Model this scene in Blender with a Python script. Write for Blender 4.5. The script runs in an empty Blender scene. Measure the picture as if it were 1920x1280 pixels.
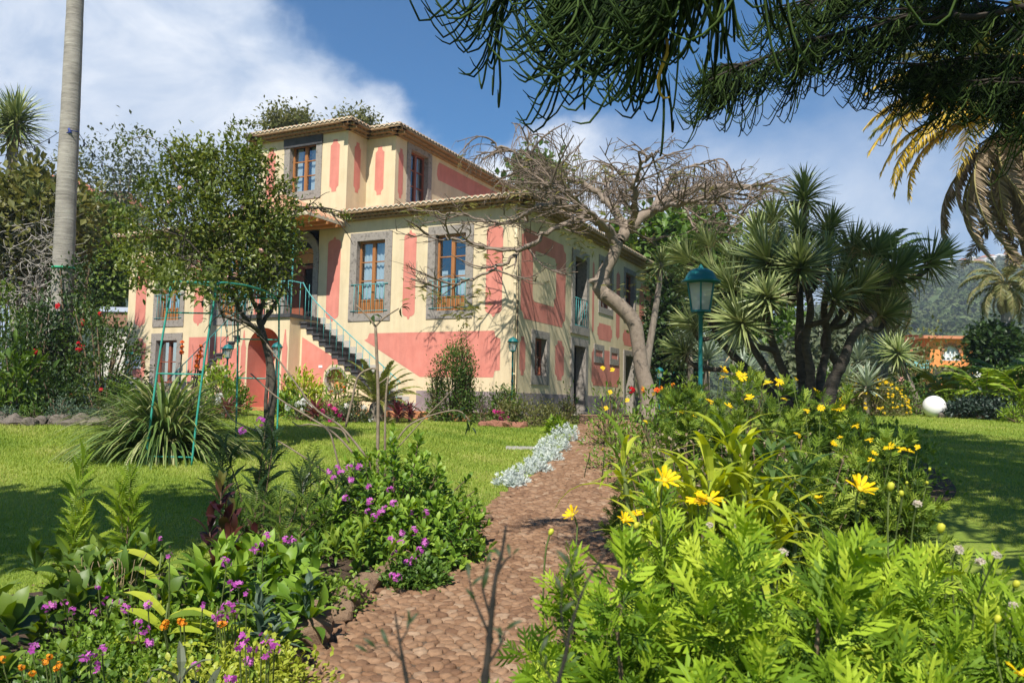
import bpy, math, random
import numpy as np
from math import radians as R, sin, cos, pi

# ------------------------------------------------------------------ camera
sc = bpy.context.scene
COL = sc.collection
FPX, PITCH, ROLL, YAW = 1508.7, R(4.192), R(1.182), R(26.215)   # focal in px of a 1920 wide frame
_f = np.array([0, cos(PITCH), sin(PITCH)]); _u = np.array([0, -sin(PITCH), cos(PITCH)]); _x = np.array([1., 0, 0])
_r = cos(ROLL)*_x + sin(ROLL)*_u; _up = -sin(ROLL)*_x + cos(ROLL)*_u
CAM = np.array([_r, _up, _f])
cd = bpy.data.cameras.new("camera"); cam = bpy.data.objects.new("camera", cd); COL.objects.link(cam)
from mathutils import Matrix, Vector
cam.matrix_world = Matrix(((_r[0], _up[0], -_f[0], 0), (_r[1], _up[1], -_f[1], 0), (_r[2], _up[2], -_f[2], 0), (0, 0, 0, 1)))
cd.sensor_width = 36; cd.lens = FPX/1920*36; cd.clip_start = 0.05; cd.clip_end = 6000
cd.dof.use_dof = True; cd.dof.focus_distance = 9.0; cd.dof.aperture_fstop = 8.0
sc.camera = cam

# ------------------------------------------------------------------ light: sun behind the camera, a little to the left
SUN = np.array([-.142, -.877, 1.0]); SUN /= np.linalg.norm(SUN)
sd = bpy.data.lights.new("sun", 'SUN'); sd.energy = 5.0; sd.angle = R(0.53); sd.color = (1.0, 0.95, 0.86)
so = bpy.data.objects.new("sun", sd); COL.objects.link(so)
so.rotation_euler = Vector((-SUN[0], -SUN[1], -SUN[2])).to_track_quat('-Z', 'Y').to_euler()
so.location = (-5, -25, 30)

world = bpy.data.worlds.new("World"); sc.world = world; world.use_nodes = True
def build_sky():
    nt = world.node_tree; N = nt.nodes; L = nt.links
    for n in list(N): N.remove(n)
    out = N.new('ShaderNodeOutputWorld')
    sky = N.new('ShaderNodeTexSky'); sky.sky_type = 'NISHITA'; sky.sun_disc = False
    sky.sun_elevation = math.asin(SUN[2]); sky.sun_rotation = math.atan2(SUN[0], SUN[1])
    sky.air_density = 1.0; sky.dust_density = 0.4; sky.ozone_density = 3.0
    hs = N.new('ShaderNodeHueSaturation'); hs.inputs['Saturation'].default_value = 1.7
    L.new(sky.outputs[0], hs.inputs['Color'])
    bg = N.new('ShaderNodeBackground'); bg.inputs[1].default_value = 0.078
    L.new(hs.outputs[0], bg.inputs[0])
    tc = N.new('ShaderNodeTexCoord'); sep = N.new('ShaderNodeSeparateXYZ'); L.new(tc.outputs['Generated'], sep.inputs[0])
    def m(op, a, b=None, c=None, clamp=False):
        n = N.new('ShaderNodeMath'); n.operation = op; n.use_clamp = clamp
        for i, v in enumerate((a, b, c)):
            if v is None: continue
            if isinstance(v, (int, float)): n.inputs[i].default_value = v
            else: L.new(v, n.inputs[i])
        return n.outputs[0]
    ay = m('MAXIMUM', m('ABSOLUTE', sep.outputs[1]), 0.08)
    a = m('DIVIDE', sep.outputs[0], ay); b = m('DIVIDE', sep.outputs[2], ay)
    def noise(scale, detail, rough, sx=1, sz=1.6, off=0, dist=0):
        mp = N.new('ShaderNodeMapping'); mp.inputs['Scale'].default_value = (sx, sx, sz); mp.inputs['Location'].default_value = (off, off*.7, off*.3)
        L.new(tc.outputs['Generated'], mp.inputs[0])
        n = N.new('ShaderNodeTexNoise'); n.inputs['Scale'].default_value = scale; n.inputs['Detail'].default_value = detail
        n.inputs['Roughness'].default_value = rough; n.inputs['Distortion'].default_value = dist
        L.new(mp.outputs[0], n.inputs['Vector']); return n.outputs['Fac']
    def curve(x, pts, lo, hi):
        mr = N.new('ShaderNodeMapRange'); mr.inputs[1].default_value = lo; mr.inputs[2].default_value = hi; L.new(x, mr.inputs[0])
        c = N.new('ShaderNodeFloatCurve'); cm = c.mapping.curves[0]
        ps = [((p-lo)/(hi-lo), v) for p, v in pts]
        cm.points[0].location = ps[0]; cm.points[1].location = ps[-1]
        for p in ps[1:-1]: cm.points.new(*p)
        c.mapping.update(); L.new(mr.outputs[0], c.inputs['Value']); return c.outputs[0]
    top = curve(a, [(-1, .98), (-.5, .72), (-.265, .50), (-.16, .42), (-.09, .355), (-.03, .345), (.06, .37), (.14, .36), (.25, .38), (.36, .37), (.5, .42), (.8, .46), (1.0, .48)], -1, 1)
    n1 = noise(4.2, 7, .58, off=2.3, dist=.25); n2 = noise(13, 6, .6, off=5.1)
    edge = m('ADD', m('MULTIPLY', m('SUBTRACT', n1, .5), .30), m('MULTIPLY', m('SUBTRACT', n2, .5), .10))
    d = m('ADD', m('SUBTRACT', top, b), edge)
    soft = curve(a, [(-1, .12), (-.2, .07), (.05, .06), (.2, .2), (1, .22)], -1, 1)
    dens = N.new('ShaderNodeMapRange'); dens.interpolation_type = 'SMOOTHSTEP'
    L.new(d, dens.inputs[0]); L.new(m('MULTIPLY', soft, -.45), dens.inputs[1]); L.new(soft, dens.inputs[2])
    opac = curve(a, [(-1, .95), (-.1, .92), (.06, .9), (.17, .72), (.4, .66), (.7, .62), (1, .65)], -1, 1)
    front = N.new('ShaderNodeMapRange'); front.inputs[1].default_value = -.35; front.inputs[2].default_value = .15; front.inputs[3].default_value = .12; L.new(sep.outputs[1], front.inputs[0])      # fewer clouds on the sunny side of the sky
    fac = m('MULTIPLY', m('MULTIPLY', dens.outputs[0], opac), front.outputs[0], clamp=True)
    # bright puffs and grey-blue underside
    n3 = noise(5.2, 8, .6, off=8.2, dist=.5)
    ridge = m('SUBTRACT', 1.0, m('MULTIPLY', m('ABSOLUTE', m('SUBTRACT', d, .10)), 3.2), clamp=True)
    br = m('ADD', m('MULTIPLY', ridge, .42), m('MULTIPLY', m('SUBTRACT', n3, .43), 3.2), clamp=True)
    cr = N.new('ShaderNodeValToRGB'); L.new(br, cr.inputs[0])
    cr.color_ramp.elements[0].color = (.42, .52, .68, 1); cr.color_ramp.elements[0].position = .05
    cr.color_ramp.elements[1].color = (.93, .95, .98, 1); cr.color_ramp.elements[1].position = .95
    cb = N.new('ShaderNodeBackground'); cb.inputs[1].default_value = 0.84; L.new(cr.outputs[0], cb.inputs[0])
    mx = N.new('ShaderNodeMixShader'); L.new(fac, mx.inputs[0]); L.new(bg.outputs[0], mx.inputs[1]); L.new(cb.outputs[0], mx.inputs[2])
    L.new(mx.outputs[0], out.inputs[0])
build_sky()
sc.view_settings.view_transform = 'Standard'; sc.view_settings.look = 'None'
sc.view_settings.exposure = 0.6; sc.view_settings.gamma = 1.0
sc.render.film_transparent = False
sc.cycles.max_bounces = 6; sc.cycles.transparent_max_bounces = 12; sc.cycles.diffuse_bounces = 3; sc.cycles.glossy_bounces = 2
sc.cycles.transmission_bounces = 3; sc.cycles.volume_bounces = 0
sc.cycles.use_denoising = True

# ------------------------------------------------------------------ where a pixel of the photograph lies in the place
def ray(px, py):
    return np.array([(px-960)/FPX, -(py-640)/FPX, 1.]) @ CAM
def P(px, py, Y):                      # the point at depth Y seen at that pixel
    d = ray(px, py); return d*Y/d[1]
def smooth(t): t = np.clip(t, 0, 1); return t*t*(3-2*t)
_GY = [-40, 0, 4, 8, 12, 16, 20, 24, 27, 31, 60, 400]; _GZ = [-1.7, -1.55, -1.5, -1.38, -1.18, -.95, -.74, -.545, -.46, -.50, -.6, -1.0]
def G(x, y):                           # the height of the ground
    z = np.interp(y, _GY, _GZ)
    return z + .27*smooth((np.asarray(x)-3)/9)*smooth((np.asarray(y)-9)/15)
def on_ground(px, Y):                  # the ground point at depth Y in that pixel column
    lo, hi = 400., 3000.
    for _ in range(40):
        m = (lo+hi)/2; p = P(px, m, Y)
        if p[2] > G(p[0], Y): lo = m
        else: hi = m
    p = P(px, m, Y); return np.array([p[0], Y, float(G(p[0], Y))])
def ground_hit(px, py):                # the ground point seen at that pixel
    lo, hi = .8, 120.
    for _ in range(50):
        m = (lo+hi)/2; p = P(px, py, m)
        if p[2] > G(p[0], m): lo = m
        else: hi = m
    p = P(px, py, m); return np.array([p[0], p[1], float(G(p[0], p[1]))])

# ------------------------------------------------------------------ mesh building
class MB:
    """collects geometry, links it as ONE mesh object"""
    def __init__(s): s.v = []; s.n = 0; s.ls = []; s.lt = []; s.mi = []; s.t = []; s.sm = []
    def add(s, V, F, mat=0, tint=0.5, smooth=False):
        V = np.asarray(V, float).reshape(-1, 3)
        if isinstance(F, np.ndarray):
            k = F.shape[1]; s.ls.append((F+s.n).ravel()); c = np.full(len(F), k)
        else:
            s.ls.append(np.array([i+s.n for f in F for i in f], int)); c = np.array([len(f) for f in F], int)
        m = len(c); s.lt.append(c)
        s.mi.append(np.full(m, mat) if np.isscalar(mat) else np.asarray(mat))
        s.t.append(np.full(m, tint, float) if np.isscalar(tint) else np.asarray(tint, float))
        s.sm.append(np.full(m, smooth, bool)); s.v.append(V); s.n += len(V); return s
    def box(s, lo, hi, mat=0, tint=.5):
        x0, y0, z0 = lo; x1, y1, z1 = hi
        V = [(x0,y0,z0),(x1,y0,z0),(x1,y1,z0),(x0,y1,z0),(x0,y0,z1),(x1,y0,z1),(x1,y1,z1),(x0,y1,z1)]
        return s.add(V, [(0,3,2,1),(4,5,6,7),(0,1,5,4),(1,2,6,5),(2,3,7,6),(3,0,4,7)], mat, tint)
    def tube(s, pts, rad, n=6, mat=0, tint=.5, cap=True):
        pts = np.asarray(pts, float); k = len(pts); rad = np.broadcast_to(np.asarray(rad, float), (k,))
        T = np.gradient(pts, axis=0); T /= np.linalg.norm(T, axis=1)[:, None]+1e-12
        a = np.array([0, 0, 1.]) if abs(T[0, 2]) < .9 else np.array([1., 0, 0])
        V = []; ang = np.arange(n)*2*pi/n
        x = np.cross(a, T[0]); x /= np.linalg.norm(x)
        for i in range(k):
            x = x - T[i]*(x@T[i]); x /= np.linalg.norm(x)+1e-12; y = np.cross(T[i], x)
            V.append(pts[i]+rad[i]*(np.cos(ang)[:, None]*x+np.sin(ang)[:, None]*y))
        V = np.concatenate(V); i = np.arange(k-1)[:, None]*n; j = np.arange(n)[None]; j2 = (j+1) % n
        F = np.stack([i+j, i+j2, i+n+j2, i+n+j], -1).reshape(-1, 4)
        s.add(V, F, mat, tint, True)
        if cap: s.add(np.concatenate([V[:n], V[-n:]]), [tuple(range(n))[::-1], tuple(range(n, 2*n))], mat, tint)
        return s
    def lathe(s, prof, n=16, c=(0, 0, 0), mat=0, tint=.5, phase=0, flat=False):
        prof = np.asarray(prof, float); k = len(prof); ang = np.arange(n)*2*pi/n+phase
        V = np.stack([np.outer(prof[:, 0], np.cos(ang)), np.outer(prof[:, 0], np.sin(ang)), np.repeat(prof[:, 1:2], n, 1)], -1).reshape(-1, 3)+np.array(c)
        i = np.arange(k-1)[:, None]*n; j = np.arange(n)[None]; j2 = (j+1) % n
        return s.add(V, np.stack([i+j, i+j2, i+n+j2, i+n+j], -1).reshape(-1, 4), mat, tint, not flat)
    def prism(s, poly, d, f, mat=0, tint=.5):
        """poly: 2-D outline; f(a, b, depth) -> point; depth from 0 to d"""
        n = len(poly); V = [f(a, b, 0) for a, b in poly]+[f(a, b, d) for a, b in poly]
        F = [tuple(range(n)), tuple(range(n, 2*n))[::-1]]+[(i, i+n, (i+1) % n+n, (i+1) % n) for i in range(n)]
        return s.add(V, F, mat, tint)
    def inst(s, tmpl, pos, x, up, scale, mat=0, tint=None, smooth=False):
        """many copies of a leaf-sized template (V, F) laid along x with normal near up"""
        TV, TF = tmpl; TV = np.asarray(TV, float); N = len(pos)
        if N == 0: return s
        x = x/(np.linalg.norm(x, axis=1)[:, None]+1e-9); y = np.cross(up, x); y /= np.linalg.norm(y, axis=1)[:, None]+1e-9
        z = np.cross(x, y); sc_ = np.asarray(scale, float)
        if sc_.ndim == 0: sc_ = np.full(N, float(sc_))
        if sc_.ndim == 1: sc_ = np.repeat(sc_[:, None], 3, 1)
        Q = TV[None]*sc_[:, None, :]
        V = pos[:, None]+Q[..., :1]*x[:, None]+Q[..., 1:2]*y[:, None]+Q[..., 2:]*z[:, None]
        nv = len(TV); t = np.random.default_rng(N).random(N) if tint is None else np.asarray(tint, float)
        groups = {}
        for f in TF: groups.setdefault(len(f), []).append(f)
        base = (np.arange(N)*nv)[:, None, None]; off = s.n
        first = True
        for k, fs in groups.items():
            F = (np.array(fs)[None]+base).reshape(-1, k)
            mt = mat if np.isscalar(mat) else np.repeat(mat, len(fs))
            if first: s.add(V.reshape(-1, 3), F, mt, np.repeat(t, len(fs)), smooth); first = False
            else:
                s.ls.append((F+off).ravel()); c = len(F); s.lt.append(np.full(c, k)); s.mi.append(np.full(c, mt) if np.isscalar(mt) else mt)
                s.t.append(np.repeat(t, len(fs))); s.sm.append(np.full(c, smooth, bool))
        return s
    def mesh(s, name, mats):
        me = bpy.data.meshes.new(name)
        V = np.concatenate(s.v); ls = np.concatenate(s.ls).astype(np.int32)
        if len(V) < 6000:                # weld shared corners of built things
            _, first, inv = np.unique(np.round(V, 4), axis=0, return_index=True, return_inverse=True)
            l2 = inv.ravel()[ls]; ends = np.cumsum(np.concatenate(s.lt)); ok = all(len(set(q)) == len(q) for q in np.split(l2, ends[:-1]))
            if ok: V = V[first]; ls = l2.astype(np.int32)
        lt = np.concatenate(s.lt).astype(np.int32)
        me.vertices.add(len(V)); me.vertices.foreach_set('co', V.astype(np.float32).ravel())
        me.loops.add(len(ls)); me.loops.foreach_set('vertex_index', ls)
        me.polygons.add(len(lt)); st = np.concatenate([[0], np.cumsum(lt)[:-1]]).astype(np.int32)
        me.polygons.foreach_set('loop_start', st); me.polygons.foreach_set('loop_total', lt)
        me.polygons.foreach_set('material_index', np.concatenate(s.mi).astype(np.int32))
        me.polygons.foreach_set('use_smooth', np.concatenate(s.sm))
        at_ = me.attributes.new('tint', 'FLOAT', 'FACE'); at_.data.foreach_set('value', np.concatenate(s.t).astype(np.float32))
        for m in (mats if isinstance(mats, (list, tuple)) else [mats]): me.materials.append(m)
        me.update(calc_edges=True); return me
    def build(s, name, mats, parent=None, loc=None):
        o = bpy.data.objects.new(name, s.mesh(name, mats)); COL.objects.link(o)
        if parent is not None: o.parent = parent
        if loc is not None: o.location = tuple(loc)
        return o

def tag(o, label=None, cat=None, group=None, kind=None):
    if label: o['label'] = label
    if cat: o['category'] = cat
    if group: o['group'] = group
    if kind: o['kind'] = kind
    return o
def thing(name, loc, label, cat, group=None, rz=0):
    o = bpy.data.objects.new(name, None); COL.objects.link(o); o.location = tuple(loc); o.rotation_euler = (0, 0, rz)
    o.empty_display_size = .3
    return tag(o, label, cat, group)
def link_copy(o, parent=None):
    c = o.copy(); COL.objects.link(c)
    if parent is not None: c.parent = parent
    return c
def copy_tree(o, loc=None, rz=None, scale=None, label=None, parent=None):
    c = link_copy(o, parent)
    if loc is not None: c.location = tuple(loc)
    if rz is not None: c.rotation_euler = (0, 0, rz)
    if scale is not None: c.scale = (scale,)*3 if np.isscalar(scale) else scale
    if label: c['label'] = label
    for ch in o.children: copy_tree(ch, parent=c)
    return c
def rng_of(n): return np.random.default_rng(n)
def unit(v): v = np.asarray(v, float); return v/(np.linalg.norm(v, axis=-1, keepdims=True)+1e-9)
def rand_dirs(r, n): return unit(r.normal(size=(n, 3)))
def bez(p0, p1, p2, p3, n):
    t = np.linspace(0, 1, n)[:, None]; p0, p1, p2, p3 = map(np.asarray, (p0, p1, p2, p3))
    return (1-t)**3*p0+3*(1-t)**2*t*p1+3*(1-t)*t*t*p2+t**3*p3
def spline(pts, n):
    pts = np.asarray(pts, float); k = len(pts); q = np.vstack([2*pts[0]-pts[1], pts, 2*pts[-1]-pts[-2]]); out = []
    for t in np.linspace(0, k-1, n):
        i = min(int(t), k-2); u = t-i; a, b, c, d = q[i:i+4]
        out.append(.5*((2*b)+(c-a)*u+(2*a-5*b+4*c-d)*u*u+(3*b-a-3*c+d)*u**3))
    return np.array(out)

# ------------------------------------------------------------------ materials
MATS = {}
def new_mat(name):
    m = bpy.data.materials.new(name); m.use_nodes = True; nt = m.node_tree
    return m, nt, nt.nodes['Principled BSDF'], nt.nodes['Material Output']
def nnode(nt, typ, **kw):
    n = nt.nodes.new(typ)
    for k, v in kw.items():
        if k in n.inputs: n.inputs[k].default_value = v
        else: setattr(n, k, v)
    return n
def ramp(nt, fac, stops):
    n = nt.nodes.new('ShaderNodeValToRGB'); e = n.color_ramp.elements
    while len(e) < len(stops): e.new(.5)
    for i, (p, c) in enumerate(stops): e[i].position = p; e[i].color = (*c, 1)
    nt.links.new(fac, n.inputs[0]); return n.outputs[0]
def leaf_mat(name, cols, rough=.45, trans=.3, spec=.4, tcol=None):
    """cols: a few natural leaf colours; each leaf picks one through its tint"""
    if name in MATS: return MATS[name]
    m, nt, b, out = new_mat(name); L = nt.links
    at_ = nnode(nt, 'ShaderNodeAttribute', attribute_name='tint')
    c = ramp(nt, at_.outputs['Fac'], [(i/(len(cols)-1), x) for i, x in enumerate(cols)])
    L.new(c, b.inputs['Base Color']); b.inputs['Roughness'].default_value = rough; b.inputs['Specular IOR Level'].default_value = spec
    if trans > 0:
        tr = nnode(nt, 'ShaderNodeBsdfTranslucent'); hs = nnode(nt, 'ShaderNodeHueSaturation', Hue=.485, Saturation=1.15, Value=1.5)
        L.new(c, hs.inputs['Color']); L.new(hs.outputs[0], tr.inputs[0])
        mx = nnode(nt, 'ShaderNodeMixShader', Fac=trans); L.new(b.outputs[0], mx.inputs[1]); L.new(tr.outputs[0], mx.inputs[2]); L.new(mx.outputs[0], out.inputs[0])
    MATS[name] = m; return m
def rough_mat(name, c1, c2, scale=6., rough=.85, bump=.3, bscale=None, detail=6, c3=None, spec=.3, stretch=(1, 1, 1), bdist=.02, stain=0):
    """two or three natural colours blended by noise, with relief"""
    if name in MATS: return MATS[name]
    m, nt, b, out = new_mat(name); L = nt.links
    tc = nnode(nt, 'ShaderNodeTexCoord'); mp = nnode(nt, 'ShaderNodeMapping'); mp.inputs['Scale'].default_value = stretch
    L.new(tc.outputs['Object'], mp.inputs[0])
    n = nnode(nt, 'ShaderNodeTexNoise', Scale=scale, Detail=detail, Roughness=.62); L.new(mp.outputs[0], n.inputs['Vector'])
    st = [(.3, c1), (.7, c2)] if c3 is None else [(.28, c1), (.5, c2), (.72, c3)]
    col = ramp(nt, n.outputs['Fac'], st)
    if stain:                        # rain streaks and damp patches that stay put
        m2 = nnode(nt, 'ShaderNodeMapping'); m2.inputs['Scale'].default_value = (2.6, 2.6, .32); L.new(tc.outputs['Object'], m2.inputs[0])
        sn = nnode(nt, 'ShaderNodeTexNoise', Scale=1.0, Detail=8, Roughness=.68); L.new(m2.outputs[0], sn.inputs['Vector'])
        hs = nnode(nt, 'ShaderNodeHueSaturation'); mr = nnode(nt, 'ShaderNodeMapRange'); mr.inputs[1].default_value = .3; mr.inputs[2].default_value = .62; mr.inputs[3].default_value = 1-stain; mr.inputs[4].default_value = 1.04
        L.new(sn.outputs['Fac'], mr.inputs[0]); L.new(mr.outputs[0], hs.inputs['Value']); L.new(col, hs.inputs['Color']); col = hs.outputs[0]
    L.new(col, b.inputs['Base Color'])
    b.inputs['Roughness'].default_value = rough; b.inputs['Specular IOR Level'].default_value = spec
    if bump:
        n2 = nnode(nt, 'ShaderNodeTexNoise', Scale=bscale or scale*4, Detail=5); L.new(mp.outputs[0], n2.inputs['Vector'])
        bp = nnode(nt, 'ShaderNodeBump', Strength=bump, Distance=bdist); L.new(n2.outputs['Fac'], bp.inputs['Height']); L.new(bp.outputs[0], b.inputs['Normal'])
    MATS[name] = m; return m
def tint_mat(name, cols, rough=.7, spec=.3, bump=0, bscale=60):
    if name in MATS: return MATS[name]
    m, nt, b, out = new_mat(name); at_ = nnode(nt, 'ShaderNodeAttribute', attribute_name='tint')
    nt.links.new(ramp(nt, at_.outputs['Fac'], [(i/max(1, len(cols)-1), x) for i, x in enumerate(cols)]), b.inputs['Base Color'])
    b.inputs['Roughness'].default_value = rough; b.inputs['Specular IOR Level'].default_value = spec
    if bump:
        tc = nnode(nt, 'ShaderNodeTexCoord'); n2 = nnode(nt, 'ShaderNodeTexNoise', Scale=bscale, Detail=4); nt.links.new(tc.outputs['Object'], n2.inputs['Vector'])
        bp = nnode(nt, 'ShaderNodeBump', Strength=bump, Distance=.01); nt.links.new(n2.outputs['Fac'], bp.inputs['Height']); nt.links.new(bp.outputs[0], b.inputs['Normal'])
    MATS[name] = m; return m
def glass_mat(name, tintc=(.9, .95, 1), refl=.12):
    if name in MATS: return MATS[name]
    m, nt, b, out = new_mat(name); L = nt.links; nt.nodes.remove(b)
    t = nnode(nt, 'ShaderNodeBsdfTransparent'); t.inputs[0].default_value = (*tintc, 1)
    g = nnode(nt, 'ShaderNodeBsdfGlossy', Roughness=.03); g.inputs[0].default_value = (1, 1, 1, 1)
    lw = nnode(nt, 'ShaderNodeLayerWeight', Blend=.25); mr = nnode(nt, 'ShaderNodeMapRange'); mr.inputs[3].default_value = refl; mr.inputs[4].default_value = .75
    L.new(lw.outputs['Fresnel'], mr.inputs[0]); mx = nnode(nt, 'ShaderNodeMixShader')
    L.new(mr.outputs[0], mx.inputs[0]); L.new(t.outputs[0], mx.inputs[1]); L.new(g.outputs[0], mx.inputs[2]); L.new(mx.outputs[0], out.inputs[0])
    MATS[name] = m; return m
# ================================================================== THE SETTING
def build_setting():
    # ---- lawn: one sheet to the horizon
    m, nt, b, out = new_mat('lawn_turf'); L = nt.links
    tc = nnode(nt, 'ShaderNodeTexCoord')
    n1 = nnode(nt, 'ShaderNodeTexNoise', Scale=.55, Detail=6); L.new(tc.outputs['Object'], n1.inputs['Vector'])
    n2 = nnode(nt, 'ShaderNodeTexNoise', Scale=22, Detail=6, Roughness=.7); L.new(tc.outputs['Object'], n2.inputs['Vector'])
    mxn = nnode(nt, 'ShaderNodeMath', operation='MULTIPLY_ADD'); mxn.inputs[1].default_value = .5; L.new(n2.outputs['Fac'], mxn.inputs[0])
    h2 = nnode(nt, 'ShaderNodeMath', operation='MULTIPLY'); h2.inputs[1].default_value = .5; L.new(n1.outputs['Fac'], h2.inputs[0]); L.new(h2.outputs[0], mxn.inputs[2])
    L.new(ramp(nt, mxn.outputs[0], [(.30, (.09, .14, .018)), (.47, (.175, .245, .032)), (.60, (.245, .30, .048)), (.72, (.32, .315, .10))]), b.inputs['Base Color'])
    b.inputs['Roughness'].default_value = .9; b.inputs['Specular IOR Level'].default_value = .15
    n3 = nnode(nt, 'ShaderNodeTexNoise', Scale=70, Detail=4); L.new(tc.outputs['Object'], n3.inputs['Vector'])
    bp = nnode(nt, 'ShaderNodeBump', Strength=.6, Distance=.03); L.new(n3.outputs['Fac'], bp.inputs['Height']); L.new(bp.outputs[0], b.inputs['Normal'])
    MATS['lawn_turf'] = m
    xs = np.concatenate([np.linspace(-420, -30, 14)[:-1], np.linspace(-30, 40, 141), np.linspace(40, 420, 14)[1:]])
    ys = np.concatenate([np.linspace(-40, 0, 11)[:-1], np.arange(0, 40, .5), np.linspace(40, 400, 19)])
    X, Y = np.meshgrid(xs, ys); Z = G(X, Y); nx, ny = len(xs), len(ys)
    i = np.arange(ny-1)[:, None]*nx; j = np.arange(nx-1)[None]
    F = np.stack([i+j, i+j+1, i+nx+j+1, i+nx+j], -1).reshape(-1, 4)
    o = MB().add(np.stack([X, Y, Z], -1), F, smooth=True).build('lawn', m); tag(o, kind='structure')

    # ---- blades of grass on the two lawns that lie open to the camera
    r = rng_of(5)
    def blades(name, poly, n, hmax=.030):
        poly = np.array(poly); lo, hi = poly.min(0), poly.max(0); pts = []
        while sum(map(len, pts)) < n:
            q = lo+(hi-lo)*r.random((n, 2)); ins = np.zeros(n, bool); k = len(poly)
            for a in range(k):
                x0, y0 = poly[a]; x1, y1 = poly[(a+1) % k]
                c = ((y0 > q[:, 1]) != (y1 > q[:, 1])) & (q[:, 0] < (x1-x0)*(q[:, 1]-y0)/(y1-y0+1e-9)+x0); ins ^= c
            q = q[ins]; keep = r.random(len(q)) < np.clip((7./q[:, 1])**1.3, 0, 1); pts.append(q[keep])
        q = np.concatenate(pts)[:n]; N = len(q); z = G(q[:, 0], q[:, 1]); sc_ = np.clip(q[:, 1]/8, .9, 2.2)
        a = r.random(N)*2*pi; h = hmax*(.5+r.random(N))*(.6+.4*sc_); w = .0045*sc_*(.7+.6*r.random(N)); ln = h*.7*r.normal(size=N)
        d = np.stack([np.cos(a), np.sin(a)], -1); b0 = np.stack([q[:, 0], q[:, 1], z-.005], -1)
        off = np.stack([d[:, 0]*w, d[:, 1]*w, 0*w], -1); tip = b0+np.stack([-d[:, 1]*ln, d[:, 0]*ln, h], -1)
        V = np.stack([b0-off, b0+off, tip], 1).reshape(-1, 3)
        mb = MB().add(V, np.arange(3*N).reshape(-1, 3), 0, np.clip(.55*r.random(N)+.25+.22*np.sin(q[:, 0]*1.3+2*np.sin(q[:, 1]*.7))*np.cos(q[:, 1]*1.1+q[:, 0]*.4)+.12*np.sin(q[:, 0]*4.1+q[:, 1]*3.3), 0, 1))
        tag(mb.build(name, leaf_mat('grass_blade', [(.10, .175, .02), (.20, .285, .034), (.29, .35, .054), (.40, .39, .12)], .6, .3, .25)), kind='stuff')
    blades('lawn_grass', [(-13, 19.5), (-9, 11), (-7, 5.2), (-4.4, 4.8), (-2.9, 5.8), (-1.6, 7.2), (-.45, 8.3), (.2, 12.3), (1.4, 21.5), (-4, 22.5), (-10, 23)], 230000)
    blades('lawn_grass', [(3.7, 2.5), (9, 2.5), (11, 5.5), (17, 24), (13, 28), (9, 24), (6.5, 14)], 120000)

    # ---- cobbled path
    left_px = [(505, 1300), (560, 1240), (650, 1158), (772, 1060), (880, 982), (940, 928), (1000, 893), (1045, 858), (1078, 815), (1088, 793)]
    lp = [ground_hit(*q)[:2] for q in left_px]; lp.insert(0, lp[0]+(lp[0]-lp[1])*3.0); lp.append(np.array([2.55, 29.6]))
    lp = np.array(lp); o_ = np.argsort(lp[:, 1]); lp = lp[o_]
    LX = lambda y: np.interp(y, lp[:, 1], lp[:, 0])
    ker = np.ones(9)/9
    yy = np.linspace(1.2, 29.6, 400); xx = LX(yy); xx = np.convolve(np.pad(xx, 4, 'edge'), ker, 'valid')
    globals()['PATH_LEFT'] = lambda y: np.interp(y, yy, xx)
    WID = 1.72; globals()['PATH_W'] = WID
    rr = rng_of(11)
    def cobble(name, y0, y1, cw, cd, rings, na):
        """a sheet of dirt with every stone of the paving set in it"""
        ny = int((y1-y0)/.12)+1; nx = 12; ys_ = np.linspace(y0, y1, ny); S, YY = np.meshgrid(np.linspace(0, WID, nx), ys_); XX = PATH_LEFT(YY)+S
        i = np.arange(ny-1)[:, None]*nx; j = np.arange(nx-1)[None]; F = np.stack([i+j, i+j+1, i+nx+j+1, i+nx+j], -1).reshape(-1, 4)
        mb = MB().add(np.stack([XX, YY, G(XX, YY)+.010], -1), F, 1, .5, True)
        rows = int((y1-y0)/cd); n = int(WID/cw)+1; cx = []; cy = []
        for q in range(rows): cx.append((np.arange(n)+.5*(q % 2)+.25)*cw+rr.normal(size=n)*cw*.13); cy.append(np.full(n, y0+(q+.5)*cd)+rr.normal(size=n)*cd*.16)
        cx = np.concatenate(cx); cy = np.concatenate(cy); k = (cx < WID+.02+.03*rr.random(len(cx))) & (cx > -.02); cx, cy = cx[k], cy[k]; N = len(cx)
        th = np.arange(na)*2*pi/na; rot = rr.random(N)*.6-.3; rx = cw*.56*(.78+.36*rr.random(N)); ry = cd*.60*(.78+.36*rr.random(N))
        rad = 1+.10*rr.normal(size=(N, na)); se = (np.abs(np.cos(th))**3+np.abs(np.sin(th))**3)**(-1/3); rad = rad*se[None]
        ex = rad*np.cos(th)[None]*rx[:, None]; ey = rad*np.sin(th)[None]*ry[:, None]; c, s_ = np.cos(rot)[:, None], np.sin(rot)[:, None]; ex, ey = ex*c-ey*s_, ex*s_+ey*c
        X0 = PATH_LEFT(cy)+cx; top = .017+.012*rr.random(N); tx = rr.normal(size=N)*.12; ty = rr.normal(size=N)*.12; V = []
        for f, h in rings:
            x = X0[:, None]+ex*f; y = cy[:, None]+ey*f; z = G(X0, cy)[:, None]+.008+h*top[:, None]+(ex*f*tx[:, None]+ey*f*ty[:, None])*(h > .3)+.0015*rr.normal(size=x.shape); V.append(np.stack([x, y, z], -1))
        V = np.stack(V, 1); R_ = len(rings); base = (np.arange(N)*R_*na)[:, None, None]; q = np.arange(R_-1)[:, None]*na; j = np.arange(na)[None]; j2 = (j+1) % na
        F = (np.stack([q+j, q+j2, q+na+j2, q+na+j], -1).reshape(-1, 4)[None]+base).reshape(-1, 4); tn = rr.random(N)
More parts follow.
